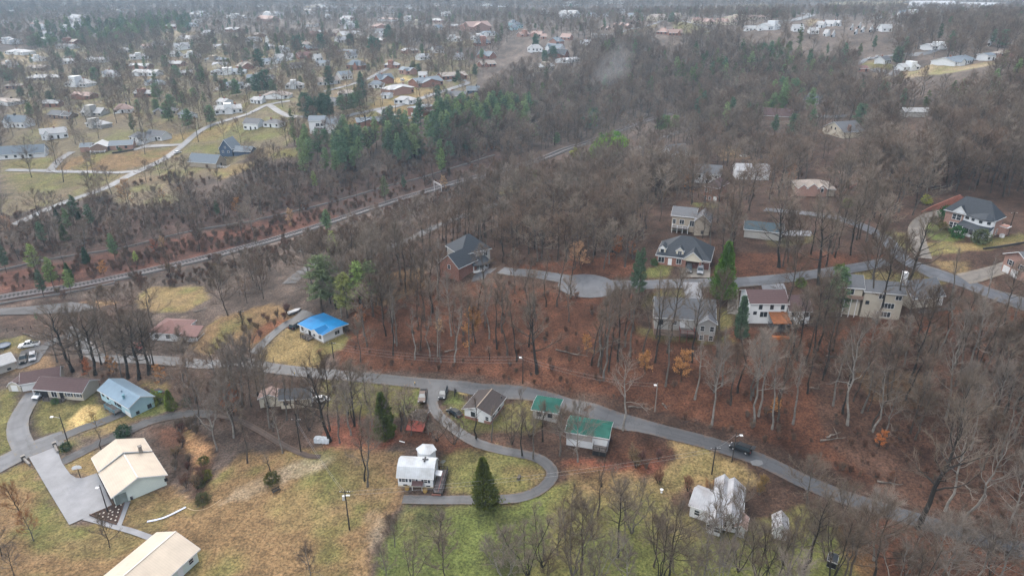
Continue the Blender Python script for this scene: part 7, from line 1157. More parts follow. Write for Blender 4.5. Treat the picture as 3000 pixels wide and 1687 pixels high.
def clear_of(x, y, road=1.2, foot=2.2, opn=True, keep=0.0, clr=True, lines=None):
    x = np.asarray(x); y = np.asarray(y); ok = np.ones(x.shape, bool)
    for w, hw in ROADS:
        lo = w.min(0) - hw - 3; hi = w.max(0) + hw + 3; m = ok & (x > lo[0]) & (x < hi[0]) & (y > lo[1]) & (y < hi[1]); k = np.where(m)[0]
        if len(k) == 0: continue
        a, b = w[:-1], w[1:]; ab = b - a; pp_ = np.stack([x[k], y[k]], -1)[:, None]; t = np.clip(((pp_ - a) * ab).sum(-1) / ((ab ** 2).sum(-1) + 1e-9), 0, 1); dd = np.linalg.norm(pp_ - a - t[..., None] * ab, axis=-1).min(1); ok[k[dd < hw + road]] = False
    for f in FOOT:
        f = np.array(f); c = f.mean(0); r_ = np.linalg.norm(f - c, axis=1).max() + foot; k = np.where(ok & (np.hypot(x - c[0], y - c[1]) < r_))[0]
        if len(k) == 0: continue
        g_ = c + (f - c) * (1 + foot / (np.linalg.norm(f - c, axis=1).mean() * .7)); ok[k[inpoly(x[k], y[k], g_)]] = False
        # thin out what stands close before the house on the camera's side
        d_ = -c / np.linalg.norm(c); qx = (x[k] - c[0]) * d_[0] + (y[k] - c[1]) * d_[1]
    for w, before, prob in (lines or CLEARED if clr else []):
        lo = w.min(0) - 30; hi = w.max(0) + 30; k = np.where(ok & (x > lo[0]) & (x < hi[0]) & (y > lo[1]) & (y < hi[1]))[0]
        if len(k) == 0: continue
        L_ = np.hypot(x[k], y[k]); d2 = np.full(len(k), 1e9)
        for s in np.arange(0, before, 2.0): px_, py_ = x[k] * (1 + s / L_), y[k] * (1 + s / L_); d2 = np.minimum(d2, np.sqrt(((w[None, ::2, 0] - px_[:, None]) ** 2 + (w[None, ::2, 1] - py_[:, None]) ** 2).min(1)))
        d0 = np.sqrt(((w[None, ::2, 0] - x[k][:, None]) ** 2 + (w[None, ::2, 1] - y[k][:, None]) ** 2).min(1)); ok[k[(d0 < 5.5) | ((d2 < 4.5) & (rngv.rand(len(k)) < prob))]] = False
    for cx_, cy_, r_ in HOUSES:
        L = math.hypot(cx_, cy_); ux, uy = -cx_ / L, -cy_ / L; al = (x - cx_) * ux + (y - cy_) * uy; ac = abs(-(x - cx_) * uy + (y - cy_) * ux); reach = r_ + (min(32, 10 + L * .07) if L < 420 else (95 if cx_ > .12 * cy_ else 52))
        m = ok & (al > 0) & (al < reach) & (ac < r_ * .95); ok &= ~(m & (rngv.rand(len(x)) > (.11 if L < 420 else (.06 if cx_ > .12 * cy_ else .25))))
    if opn:
        for w in OPEN:
            w_ = np.array(w); lo = w_.min(0); hi = w_.max(0); k = np.where(ok & (x > lo[0]) & (x < hi[0]) & (y > lo[1]) & (y < hi[1]))[0]
            if len(k): i = inpoly(x[k], y[k], w); ok[k[i & (rngv.rand(len(k)) > keep)]] = False
    return ok
def grid_pts(w, sp):
    w_ = np.array(w); lo, hi = w_.min(0), w_.max(0); X, Y = np.meshgrid(np.arange(lo[0], hi[0], sp), np.arange(lo[1], hi[1], sp)); X = X.ravel() + rngv.uniform(-.48, .48, X.size) * sp; Y = Y.ravel() + rngv.uniform(-.48, .48, Y.size) * sp
    m = inpoly(X, Y, w); return X[m], Y[m]
def wood(pp, sp, mix, Hr=(15, 22), opn=True, keep=0.0, thin=0.0, pale=.15, world=None):
    X, Y = grid_pts(world if world is not None else wpoly(pp), sp); m = clear_of(X, Y, opn=opn, keep=keep); X, Y = X[m], Y[m]
    cl = fbm(X / 22, Y / 22, 77, 2); m = rngv.rand(len(X)) > thin * (1.6 - 1.2 * cl); X, Y = X[m], Y[m]; ks = list(mix); pr = np.array([mix[k] for k in ks], float); pr /= pr.sum()
    for x, y, k in zip(X, Y, rngv.choice(len(ks), len(X), p=pr)):
        k = ks[k]; h = rngv.uniform(*Hr); 
        if k == 'small': h *= .4
        if k == 'shrub': h = rngv.uniform(2, 4)
        if k == 'beech': h *= .5
        if k in ('dark', 'cedar', 'spruce'): h *= .65
        if k == 'multi': h *= .75
        TREES.append(dict(x=x, y=y, k=k, H=h, pale=rngv.rand() < pale, fix=False))
def put(px, py, k, H, pale=False, hue=None, label=None, xs_=1.0):
    p = P(px, py); TREES.append(dict(x=p[0], y=p[1], k=k, H=H, pale=pale, hue=hue, fix=True, label=label, wide=xs_))
# ------------------------------------------------------------------ single trees one can point out
put(1573,1093,'oak',22,label='huge broad dark oak standing at the foot of the red-leaf woods',xs_=1.15); put(*c3(2,1118,1440),'syc',19,True,label='pale white-limbed sycamore beside the road above the teal-roofed cottage')
put(*c3(3,800,1390),'syc',27,True,label='tall pale double-trunked sycamore high in the red-leaf slope'); put(*c3(3,1790,1330),'syc',20,True); put(*c3(3,250,1380),'slim',20,True); put(*c3(3,40,1430),'slim',21,True); put(*c3(3,1050,1460),'syc',17,True); put(*c4(3,1490,970),'oak',28,False,label='massive dark double-trunked tree beside the road at lower right')
put(*c4(3,1760,800),'syc',19,True); put(*c4(3,1940,900),'syc',21,True); put(*c4(3,1960,1240),'multi',12,False); put(*c4(3,2380,1000),'spread',16,True); put(*c4(3,1060,1440),'spread',15); put(*c4(3,620,1500),'multi',17); put(*c4(3,350,1440),'tall',20,label='tall dark tree in front of the small white outbuilding'); put(*c4(3,190,1440),'multi',16); put(*c4(3,390,720),'spread',11)
put(*c4(3,800,1500),'tall',17); put(*c4(3,1270,1560),'multi',14,True); put(*c4(3,1600,1500),'spread',14,True); put(*c4(3,2250,1560),'spread',15,True); put(*c4(3,20,1600),'multi',15); put(*c4(3,1420,1700),'multi',13)
for x, y, k, H, pa in [(600,1443,'multi',19,0),(690,1430,'tall',18,0),(150,1440,'multi',14,0),(320,1290,'slim',9,0),(1050,1260,'tall',17,0),(870,1500,'multi',14,1),(1470,1500,'multi',17,0),(1560,1470,'spread',16,0),(2110,1350,'multi',20,0),(2250,1400,'multi',13,0),(1900,1520,'spread',13,1),(2370,1280,'small',8,1),(2430,1560,'multi',14,0),(1130,1600,'small',9,1),(700,1650,'multi',13,0),(2050,1620,'multi',12,1),(850,850,'slim',12,0),(890,560,'slim',8,0),(1750,1560,'multi',12,0),(340,1560,'small',7,0)]: put(*c4(2,x,y),k,H,pa)
put(*c4(1,1110,560),'tall',18,label='tall dark tree growing left of the white gambrel cottage'); put(*c4(1,1080,500),'slim',15); put(*c4(1,1380,1160),'small',7.5,label='dense round dark shrubby tree on the green lawn edge'); put(*c4(1,1820,1200),'small',9); put(*c4(1,550,1470),'small',7,label='low spreading dark tree at the bottom of the brown field'); put(*c4(1,1880,1470),'small',10); put(*c4(1,2460,1330),'small',8,True); put(*c4(1,1300,1480),'small',8); put(*c4(1,1560,1490),'multi',9); put(*c4(1,150,440),'slim',7); put(*c4(1,265,225),'slim',12,True); put(*c4(1,735,110),'oak',21,label='tall thick dark trunk beside the silver tarp')
for x, y, k, H, pa in [(1590,1292,'slim',11,0),(1640,1335,'tall',13,0),(1693,1352,'spread',16,1),(1530,1335,'slim',12,0),(1562,1345,'slim',13,0),(1552,1278,'multi',11,0),(1500,1300,'multi',10,0),(1440,1290,'slim',10,0),(1395,1285,'slim',12,0),(1230,1262,'multi',7,0),(1205,1275,'small',6,0),(1255,1272,'small',5,0),(1175,1262,'slim',9,0),(1280,1292,'multi',8,0),(1330,1300,'multi',9,0),(1850,1560,'multi',14,0),(2420,1640,'multi',16,0),(2560,1640,'spread',15,1),(2760,1690,'spread',13,1),(2900,1690,'multi',12,0),(2480,1560,'multi',12,0),(1590,1660,'multi',12,0),(1480,1700,'multi',11,1),(785,1195,'tall',17,0),(840,1230,'slim',14,0),(800,1262,'slim',13,0),(870,1245,'slim',12,0),(905,1260,'multi',12,0)]: put(x,y,k,H,bool(pa))
OR = (.26,.13,.06); put(*c4(0,215,880),'small',9,hue=OR,label='russet-twigged young tree on the brown lawn near the pad'); put(*c4(0,335,1095),'small',7,hue=OR); put(*c4(0,1090,1165),'small',7.5,label='small bare tree below the paved path'); put(*c4(0,20,1250),'small',8); put(*c4(0,140,1440),'small',7); put(*c4(0,2160,195),'slim',14,True); put(*c4(0,2460,325),'slim',15); put(*c4(0,1005,190),'slim',7)
for x, y, k, H in [(745,1443,'tall',21),(990,1400,'tall',18),(140,1420,'tall',17),(420,1330,'slim',14),(580,1320,'slim',13),(930,1400,'slim',13),(1050,1380,'slim',12)]: put(*c3(1,x,y),k,H)
for x, y, H in [(735,850,21),(850,845,20),(960,885,20),(1020,780,16),(1105,850,19),(1290,920,20),(1400,930,20),(1500,880,20),(1410,880,18),(1545,780,16)]: put(*c3(0,x,y),'oak' if H > 19.5 else 'spread',H)
put(*c3(0,2295,290),'spread',15,label='dark rounded bare tree standing alone on the field path'); put(*c3(0,1500,160),'slim',8); put(*c3(0,2450,440),'small',6); put(*c3(0,1900,1010),'tall',18); put(*c3(0,2440,1190),'spread',19,True); put(*c3(0,2130,1440),'multi',15,True)
put(*c2(0,320,345),'spread',14); put(*c2(0,1460,110),'spread',14); put(*c2(0,570,215),'tall',16)
for x, y, H in [(110,1245,22),(150,1240,18),(510,1425,24),(585,1240,16),(1045,1440,20),(1400,1440,22),(985,990,20),(920,960,16),(1060,960,18)]: put(*c2(3,x,y),'oak' if H > 21 else 'tall',H)
for x, y, H in [(1010,300,27),(1090,370,25),(1290,310,24),(180,360,24),(290,740,20),(460,660,22),(500,640,22),(1430,960,26),(2000,880,20),(1870,820,16)]: put(*c3(3,x,y),'tall',H, x in (1870, 2000))
for x, y, H in [(1565,660,24),(1450,520,20),(1440,760,22),(1320,700,20),(1065,750,23),(920,940,25),(905,700,19),(1190,700,20),(1545,1000,20),(1810,760,22),(1840,1130,19),(2010,1390,21),(2060,700,24),(2430,1400,24),(2480,1300,22),(2110,1000,18),(870,800,18),(800,790,17),(250,860,4)]: put(*c3(2,x,y),'slim' if H < 21 else 'tall',H, x in (1840,2010,2430,2480,2110))
for x, y, H in [(1600,730,17),(1750,700,13),(1830,700,15),(2000,755,17),(1420,590,18),(1380,690,18),(1860,760,10),(1120,600,14),(2350,730,5)]: put(*c3(1,x,y),'slim',H, x in (1600,1750,1830,2000))
put(*c4(2,1465,535),'shrub',3.8,hue=(.19,.10,.06),label='upright bare shrub on the lawn, further from the pale house'); put(*c4(2,1748,605),'shrub',4,hue=(.19,.10,.06),label='fan-shaped bare shrub on the lawn close to the pale house'); put(*c4(2,2030,600),'shrub',3.2,hue=(.24,.12,.05)); put(*c4(2,1960,620),'shrub',3,hue=(.24,.12,.05)); put(*c4(2,2500,560),'shrub',3,hue=(.2,.13,.05)); put(*c4(2,2460,640),'shrub',3,hue=(.2,.13,.05))
put(*c3(0,975,1420),'small',4.5,hue=(.30,.19,.07),label='small tan-twigged tree on the straw bed')
# evergreens
GY_ = (.075,.10,.02); DK = (.022,.042,.022); MD = (.038,.068,.025); YG = (.10,.13,.02); CE = (.055,.065,.014)
put(1421,1483,'cedar',11.5,hue=CE,label='dense olive cone-shaped cedar beside the curving driveway'); put(1134,1283,'cedar',12.5,hue=(.05,.065,.014),label='dense olive cedar between the bare trees and the driveway'); put(2113,878,'cedar',17,hue=(.045,.085,.015),label='tall green cone-shaped evergreen by the cul-de-sac road')
put(2166,992,'cypress',12,hue=DK); put(2445,912,'spruce',13.5,hue=(.03,.055,.022),label='broad dark spruce between the white and long beige houses'); put(1868,905,'pine',20,hue=DK,xs_=.5); put(1850,890,'pine',17,hue=DK,xs_=.45); put(*c3(0,1725,1240),'cedar',6,hue=YG,label='small bright green conifer right of the pale blue house'); put(*c3(0,1560,1170),'bush',3.2,hue=(.09,.11,.02))
for x, y, H, hu in [(942,915,19,MD),(985,905,18,MD),(1018,932,15,GY_),(1062,910,16,(.06,.11,.02)),(1090,900,15,MD)]: put(x,y,'pine',H + 1,hue=(hu[0]*.95+.01,hu[1]*.92,hu[2]*1.0),xs_=1.35)
for x, y, H, hu in [(985,785,15,YG),(975,800,10,GY_),(1075,822,8,YG),(108,806,13,GY_),(160,850,13,(.06,.085,.02)),(210,860,10,(.06,.085,.02)),(340,765,12,MD),(400,775,6,YG),(130,870,11,DK),(20,800,12,DK),(955,840,12,MD),(960,690,12,MD),(925,560,11,GY_),(1130,592,14,(.04,.05,.02)),(1185,560,9,DK),(1295,520,17,(.06,.09,.025)),(1290,500,18,MD),(225,655,14,DK),(270,672,12,DK),(640,640,9,DK),(110,940,3,MD)]: put(x,y,'pine',H,hue=hu)
for x, y in [(700,600),(770,640),(970,820),(1590,1000),(1740,1130),(1900,1290),(2130,1250),(330,1200),(110,830),(1460,700),(1780,810),(1670,690),(2490,620),(2380,970),(1700,1220),(320,480),(450,500),(1230,280),(60,800),(760,620),(860,440),(1400,1180),(560,430),(1640,320),(1850,350),(500,300)]: put(*c1(0,x,y),'dark' if (x * 7 + y) % 3 else 'pine',12 + (x % 5) * 1.6,hue=(.024,.05,.03) if x % 2 else (.04,.07,.03))
for x, y in [(560,1200),(620,1190),(740,1190),(870,1130),(960,1120),(1050,1090),(1060,960),(1090,1060),(180,960),(100,940),(1020,300),(1340,430),(1460,240),(1220,530),(950,480),(430,530),(670,510),(1840,1110),(500,1160),(680,1170),(20,940),(40,700),(1330,420),(1180,560),(740,860)]: put(*c1(1,x,y),'pine' if x in (1060, 1090, 1840, 620) else 'dark',11 + (x % 6) * 1.5,hue=(.02,.042,.026) if x % 3 else (.034,.06,.03))
for x, y in [(240,470),(330,640),(410,600),(590,110),(1600,240),(1270,190),(1080,390),(1240,440),(150,1190),(240,1180),(120,1130),(800,1300),(830,1250),(1850,150)]: put(*c1(2,x,y),'dark',12,hue=(.024,.05,.03))
for x, y in [(1290,650),(1060,520),(1380,540),(640,740),(740,760),(1340,1120),(930,1290),(250,1380),(60,1380),(300,1090),(60,1080),(1150,1050),(2240,470),(2350,480)]: put(*c1(3,x,y),'dark' if x % 4 else 'pine',13,hue=(.03,.055,.03))
# retained-leaf beeches
TL = (.38,.19,.075); PT = (.42,.28,.16)
for cf, k, x, y, H, hu in [(c3,2,1340,885,7,TL),(c3,2,1700,955,9.5,TL),(c3,2,750,680,6,TL),(c3,1,2170,580,11,TL),(c3,1,1860,480,5,PT),(c2,2,690,1260,9,(.40,.24,.14)),(c2,2,640,1230,7,(.36,.20,.12)),(c2,2,1050,1170,8,(.32,.13,.06)),(c2,2,1200,1150,6,(.32,.13,.06)),(c2,3,225,420,9,(.36,.17,.09)),(c2,0,2390,730,9,TL),(c2,0,1290,640,14,PT),(c2,0,1650,590,7,PT),(c2,0,1830,560,7,PT),(c2,0,1050,1330,6,TL),(c2,0,100,960,10,(.40,.24,.15)),(c3,0,900,910,6,(.35,.12,.05)),(c3,0,1620,985,6,TL),(c3,0,1150,880,6,TL),(c2,1,1900,470,8,PT),(c2,2,340,300,6,PT),(c2,2,1760,500,8,TL),(c2,2,1650,380,7,PT),(c3,1,1050,400,7,(.36,.15,.07)),(c3,0,2350,1280,9,(.33,.11,.04)),(c2,0,1640,1100,7,PT),(c2,0,1560,1110,6,(.36,.1,.05)),(c3,3,60,1300,5,TL),(c2,1,350,830,8,PT),(c4,3,1100,180,5,(.42,.15,.05))]: put(*cf(k,x,y),'beech',H,hue=hu)
# clipped and wild shrubs
for x, y, k, s, hu in [(2736,650,'bush',1.9,(.06,.05,.02)),(2751,660,'bush',1.9,(.06,.05,.02)),(2762,670,'bush',2.1,(.07,.06,.02)),(2775,640,'bush',4.2,(.02,.06,.018)),(2786,655,'bush',4.2,(.025,.075,.02)),(2757,650,'bush',1.6,DK)]: put(x,y,k,s,hue=hu)
for x, y, s, hu in [(195,1318,2.0,(.02,.035,.015)),(797,1413,2.6,(.05,.05,.015)),(2460,800,2.6,(.05,.07,.02)),(2345,840,2.5,(.06,.08,.02)),(c4(0,2030,330)[0],c4(0,2030,330)[1],1.8,(.06,.06,.015)),(c4(0,2050,480)[0],c4(0,2050,480)[1],2.0,(.07,.07,.015)),(c4(0,1990,560)[0],c4(0,1990,560)[1],1.6,(.05,.05,.02)),(c4(0,2020,720)[0],c4(0,2020,720)[1],2.2,(.05,.05,.02)),(c4(0,1235,60)[0],c4(0,1235,60)[1],3.0,DK),(c3(0,560,1180)[0],c3(0,500,1175)[1],1.5,MD),(c2(3,800,630)[0],c2(3,800,635)[1],3,(.09,.11,.03)),(c2(3,1590,600)[0],c2(3,1590,605)[1],3,(.14,.15,.03)),(c2(2,1430,1220)[0],c2(2,1430,1225)[1],2,MD),(c3(0,1880,1190)[0],c3(0,1880,1190)[1],2,DK),(c2(0,1210,75)[0],c2(0,1210,80)[1],2,MD),(c1(1,2000,700)[0],240,3,DK)]: put(x,y,'bush',s,hue=hu)
for x, y, s in [(c2(3,1900,960)[0],c2(3,1950,945)[1],3.4),(c2(3,2130,1000)[0],c2(3,2130,1005)[1],4.2),(c2(3,1960,870)[0],c2(3,1960,900)[1],3.0)]: put(x,y,'bush',s,hue=(.02,.055,.018) if s < 4 else (.05,.06,.03))
for x, y, s in [(1738,462,5),(1760,460,6),(1790,458,7),(1745,452,5.5),(1765,450,7),(1785,445,7.5),(1805,440,7),(1825,432,6),(1775,425,7),(1800,420,7),(1755,435,6)]: put(x,y,'bush',s,hue=(.10,.20,.015) if y > 430 else (.075,.16,.02))
for x, y, s in [(1720,470,4),(1690,462,5),(1510,545,5),(1530,530,6),(1555,525,5)]: put(x,y,'bush',s,hue=(.13,.14,.03) if x > 1600 and x % 4 else (.09,.11,.04))
for x, y, s in [(c1(2,1480,1330)[0],c1(2,0,1330)[1],7),(c1(2,1560,1320)[0],c1(2,0,1320)[1],7),(c1(2,1640,1300)[0],c1(2,0,1300)[1],6)]: put(x,y,'dark',s + 3,hue=(.05,.08,.02))
# ------------------------------------------------------------------ woods
DEC = {'tall': .5, 'slim': .2, 'spread': .25, 'small': .05}
wood([(1000,1080),(990,1020),(1020,960),(1060,840),(1180,790),(1420,830),(1650,860),(1860,870),(1880,980),(2130,1000),(2180,1000),(2400,975),(2480,940),(2700,940),(2800,900),(3060,910),(3060,1400),(2700,1300),(2300,1240),(1900,1130),(1500,1060),(1200,1040)], 5.5, {'tall': .22, 'slim': .66, 'spread': .06, 'small': .06}, (13, 20), thin=.2, pale=.16)
wood([(2500,1000),(3060,930),(3060,1560),(2800,1440),(2500,1330)], 6.4, {'tall': .25, 'slim': .35, 'spread': .2, 'syc': .1, 'multi': .1}, (12, 18), thin=.25, pale=.28)
wood([(2700,1540),(3060,1660),(3200,1900),(2750,1900),(2600,1720)], 9, {'tall': .3, 'spread': .3, 'multi': .3, 'small': .1}, (9, 14), thin=.2, pale=.3)
wood([(1050,775),(1250,700),(1500,640),(1750,600),(1900,640),(1890,740),(1860,800),(1700,790),(1450,785),(1270,740),(1100,830)], 5.2, DEC, (11, 16), thin=.15)
wood([(700,770),(900,700),(1300,590),(1700,450),(1850,430),(1700,500),(1480,585),(1250,670),(1000,755),(860,810)], 5.5, {'spread': .5, 'multi': .5}, (4.5, 8), thin=.2)
wood([(880,815),(1000,770),(1090,745),(1130,790),(1050,900),(1000,950),(960,880),(900,890)], 5.5, DEC, (13, 19))
wood([(640,870),(740,780),(870,830),(850,890),(760,900)], 6.5, {'spread': .6, 'multi': .4}, (9, 14), opn=False)
wood([(1900,560),(2250,500),(2700,520),(2760,565),(2680,640),(2600,690),(2450,610),(2250,590),(2150,640),(2280,760),(2110,790),(1930,650)], 6.2, DEC, (12, 19), thin=.25)
wood([(2120,770),(2270,650),(2560,700),(2600,745),(2400,785),(2110,810)], 6, {'tall': .6, 'slim': .2, 'spread': .2}, (16, 23), thin=.1)
wood([(2650,700),(2690,790),(2840,820),(3060,870),(3060,800),(2830,770),(2760,720)], 6, {'small': .4, 'multi': .4, 'slim': .2}, (9, 14))
wood([(2470,470),(2600,410),(3060,320),(3060,600),(2900,580),(2750,560),(2560,560)], 5.6, {'tall': .5, 'slim': .2, 'spread': .3}, (14, 21), thin=.15, pale=.1)
wood([(1300,615),(1500,525),(1700,445),(1980,400),(2250,380),(2700,400),(2480,500),(2250,500),(1950,570),(1900,620),(1600,605)], 6.0, {'tall': .45, 'spread': .55}, (11, 17), thin=.2)
wood([(1280,505),(1330,430),(1400,330),(1450,260),(1620,170),(1800,135),(2250,130),(2550,220),(2500,300),(2300,385),(2000,395),(1720,440),(1500,495)], 6.2, {'tall': .52, 'spread': .4, 'pine': .05, 'dark': .03}, (11, 17), thin=.08)
wood([(2500,225),(3080,190),(3080,340),(2600,420),(2280,390)], 6.2, {'tall': .5, 'spread': .44, 'pine': .06}, (11, 17), thin=.1)
wood([(0,640),(60,650),(300,565),(560,485),(720,445),(900,480),(1250,490),(1330,435),(1500,435),(1450,480),(1100,600),(800,690),(500,770),(0,860)], 7.0, {'tall': .34, 'multi': .36, 'spread': .2, 'small': .1}, (9, 15), thin=.3)
wood([(0,895),(300,838),(700,742),(860,800),(740,850),(600,840),(400,880),(200,885)], 9, {'multi': .5, 'small': .3, 'spread': .2}, (8, 13), thin=.2)
wood([(60,920),(420,900),(460,960),(400,1010),(250,985),(130,1000)], 7, {'spread': .5, 'multi': .5}, (10, 15), thin=.2)
wood([(150,1040),(440,1065),(640,1085),(740,1110),(780,1200),(680,1290),(580,1240),(480,1185),(300,1115),(170,1085)], 5.6, {'tall': .4, 'spread': .35, 'slim': .25}, (13, 18), thin=.15, opn=True)
wood([(900,1130),(1060,1150),(1180,1215),(1190,1275),(960,1310),(820,1270),(780,1190)], 4.8, {'slim': .45, 'tall': .3, 'multi': .25}, (9, 16), opn=False, thin=.2)
wood([(1390,1280),(1500,1235),(1650,1245),(1680,1330),(1600,1340),(1430,1310)], 6, {'slim': .4, 'multi': .4, 'tall': .2}, (8, 15), opn=False, thin=.25)
wood([(1500,1490),(1800,1500),(2000,1560),(2400,1560),(2500,1600),(2600,1900),(1450,1900)], 8.5, {'multi': .5, 'tall': .2, 'spread': .15, 'small': .15}, (10, 16), opn=False, thin=.35, pale=.3)
SUB = {'tall': .22, 'spread': .64, 'dark': .08, 'pine': .06}
wood([(-200,650),(0,480),(560,425),(900,445),(1250,405),(1400,250),(1500,110),(-300,110)], 7.6, SUB, (9, 15), opn=True, keep=.4, thin=.24)
wood([(-60,640),(20,540),(330,540),(380,480),(100,520),(-100,560)], 11, {'spread': 1}, (12, 16), opn=False, thin=.3)
wood([(750,440),(1000,405),(1200,380),(1330,330),(1400,340),(1330,435),(1250,480),(900,480)], 7, {'tall': .8, 'dark': .2}, (12, 17), thin=.2)
wood([(-500,115),(1600,115),(1750,90),(3400,60),(3400,24),(-700,24)], 12, {'tall': .24, 'spread': .62, 'dark': .10, 'pine': .04}, (9, 14), opn=True, keep=.2, thin=.28)
wood([(2250,130),(2500,90),(3080,60),(3080,200),(2550,222)], 8, {'tall': .5, 'spread': .46, 'pine': .04}, (11, 16), opn=True, thin=.08)
wood([(1600,110),(1760,95),(2300,70),(2300,130),(1800,135)], 9, {'tall': .6, 'spread': .4}, (12, 18), thin=.25)
wood(None, 22, {'tall': .4, 'spread': .6}, (15, 22), opn=False, thin=.08, world=[(-2600,1500),(2600,1300),(3600,3800),(-3600,3800)])
wood([(3060,330),(3900,360),(4100,900),(4100,1650),(3060,1600)], 8.5, DEC, (12, 18), thin=.15); wood([(-60,640),(-1000,600),(-1100,1150),(-60,960)], 9, DEC, (10, 16), thin=.2)
PN = {'pine': 1}
wood([(890,525),(880,460),(1000,430),(1080,400),(1300,360),(1560,335),(1540,395),(1330,430),(1240,475),(1000,525)], 4.8, PN, (14, 21), opn=False, thin=.06)
wood([(2140,185),(2330,140),(2490,190),(2420,262),(2200,262)], 8, {'pine': .55, 'dark': .3, 'tall': .15}, (14, 20), opn=False)
wood([(1970,238),(2150,215),(2150,262),(2000,275)], 8, {'pine': .8, 'tall': .2}, (15, 20), opn=False); wood([(2250,300),(2370,290),(2380,420),(2260,430)], 9, {'pine': .8, 'dark': .2}, (16, 22), opn=False, thin=.3); wood([(120,90),(330,75),(560,60),(560,95),(300,150),(60,150)], 13, {'dark': .6, 'pine': .4}, (15, 20), opn=False, thin=.3)
wood([(2000,350),(2240,330),(2250,400),(2050,420)], 9, {'pine': .4, 'tall': .6}, (15, 20), opn=False, thin=.3); wood([(0,690),(250,640),(260,840),(0,860)], 12, {'pine': .5, 'cedar': .5}, (9, 13), thin=.4)
# thickets: brush along the banks
wood([(30,880),(450,800),(760,725),(900,690),(880,760),(640,860),(420,860),(180,890)], 4.5, {'shrub': 1}, thin=.35); wood([(1640,1335),(1940,1340),(1960,1380),(1680,1375)], 3.2, {'shrub': 1}, opn=False, thin=.3); wood([(430,1250),(600,1235),(620,1400),(560,1460),(470,1330)], 2.7, {'shrub': 1}, thin=.2); wood([(720,940),(860,905),(800,980),(700,1040)], 3.4, {'shrub': 1}, opn=False, thin=.3); wood([(1340,1290),(1480,1325),(1300,1335)], 2.6, {'shrub': 1}, opn=False, thin=.3)
wood([(950,1040),(1060,960),(1000,1000)], 4, {'shrub': 1}, opn=False, thin=.3); wood([(1160,1200),(1230,1210),(1280,1290),(1150,1280)], 3.5, {'shrub': 1}, opn=False, thin=.3)
# ------------------------------------------------------------------ put them in: the largest as things, the rest as woodland
rc = np.random.RandomState(5)
for t in TREES:
    z = float(gz(t['x'], t['y'])); t['z'] = z; d = t['y'] * cP - (z - CZ) * sP; t['px'], t['py'] = project((t['x'], t['y'], z)); t['size'] = t['H'] / d; t['d'] = d
    pxh, pyh = project((t['x'], t['y'], z + t['H'])); t['in'] = (-60 < t['px'] < 3060) and pyh < 1687 and t['py'] > -40 and d > 40
LIM = {'bare_tree': 292, 'pine_tree': 230, 'bare_shrub': 120, 'evergreen_tree': 200}
by = {}
for t in TREES: by.setdefault(KIND[t['k']][0], []).append(t)
SOLO, MASS = [], []
for nm, L in by.items():
    L = [t for t in L if t['in'] or (not t['fix'] and t['d'] > 40 and abs(t['px'] - 1500) < 2600)]; vis = sorted([t for t in L if t['in']], key=lambda t: (-t['fix'] * 10 - t['size'])); k = LIM.get(nm, 290); SOLO += vis[:k]; MASS += vis[k:] + [t for t in L if not t['in']]
BARKS = [((.034,.030,.027), 'dark-trunked'), ((.075,.062,.052), 'brown-trunked'), ((.13,.118,.105), 'grey-trunked')]
LM = [(s, *project((x, y, float(gz(x, y))))) for s, x, y in LANDMARK]
LM += [('railway', 700, 700), ('railway gantry', 1290, 560), ('cul-de-sac', 1720, 838), ('curved driveway end', 1610, 1390), ('mansion driveway', 2690, 690), ('lower right road bend', 2400, 1500), ('far pale curb', 400, 715), ('pine stand', 1150, 430), ('bamboo thicket', 1780, 440), ('upper right hillside', 2800, 430), ('far suburb', 300, 200), ('far estate', 1900, 100), ('hillside estate', 2450, 100), ('gravel yard', 150, 905), ('foot of the red-leaf slope', 2300, 1200), ('middle of the red-leaf woods', 1400, 950), ('upper red-leaf woods', 1650, 700), ('top of the red-leaf slope', 2750, 1050), ('bottom green lawn', 1700, 1640), ('street at the pad', 60, 1340)]
DESC = {'tall': 'tall', 'spread': 'broad', 'slim': 'slim', 'multi': 'forked', 'syc': 'wide-limbed', 'oak': 'thick', 'small': 'small', 'shrub': 'bare', 'pine': '', 'spruce': '', 'cedar': '', 'cypress': '', 'dark': '', 'bush': '', 'beech': ''}
def hue_word(h):
    if h is None: return 'dark green'
    if h[0] > h[1] * 1.25: return 'tan-leaved' if h[0] > .4 else 'russet'
    return 'yellow-green' if h[0] > .065 and h[1] > .085 else ('olive' if h[0] > .045 else 'dark green')
cells = {}
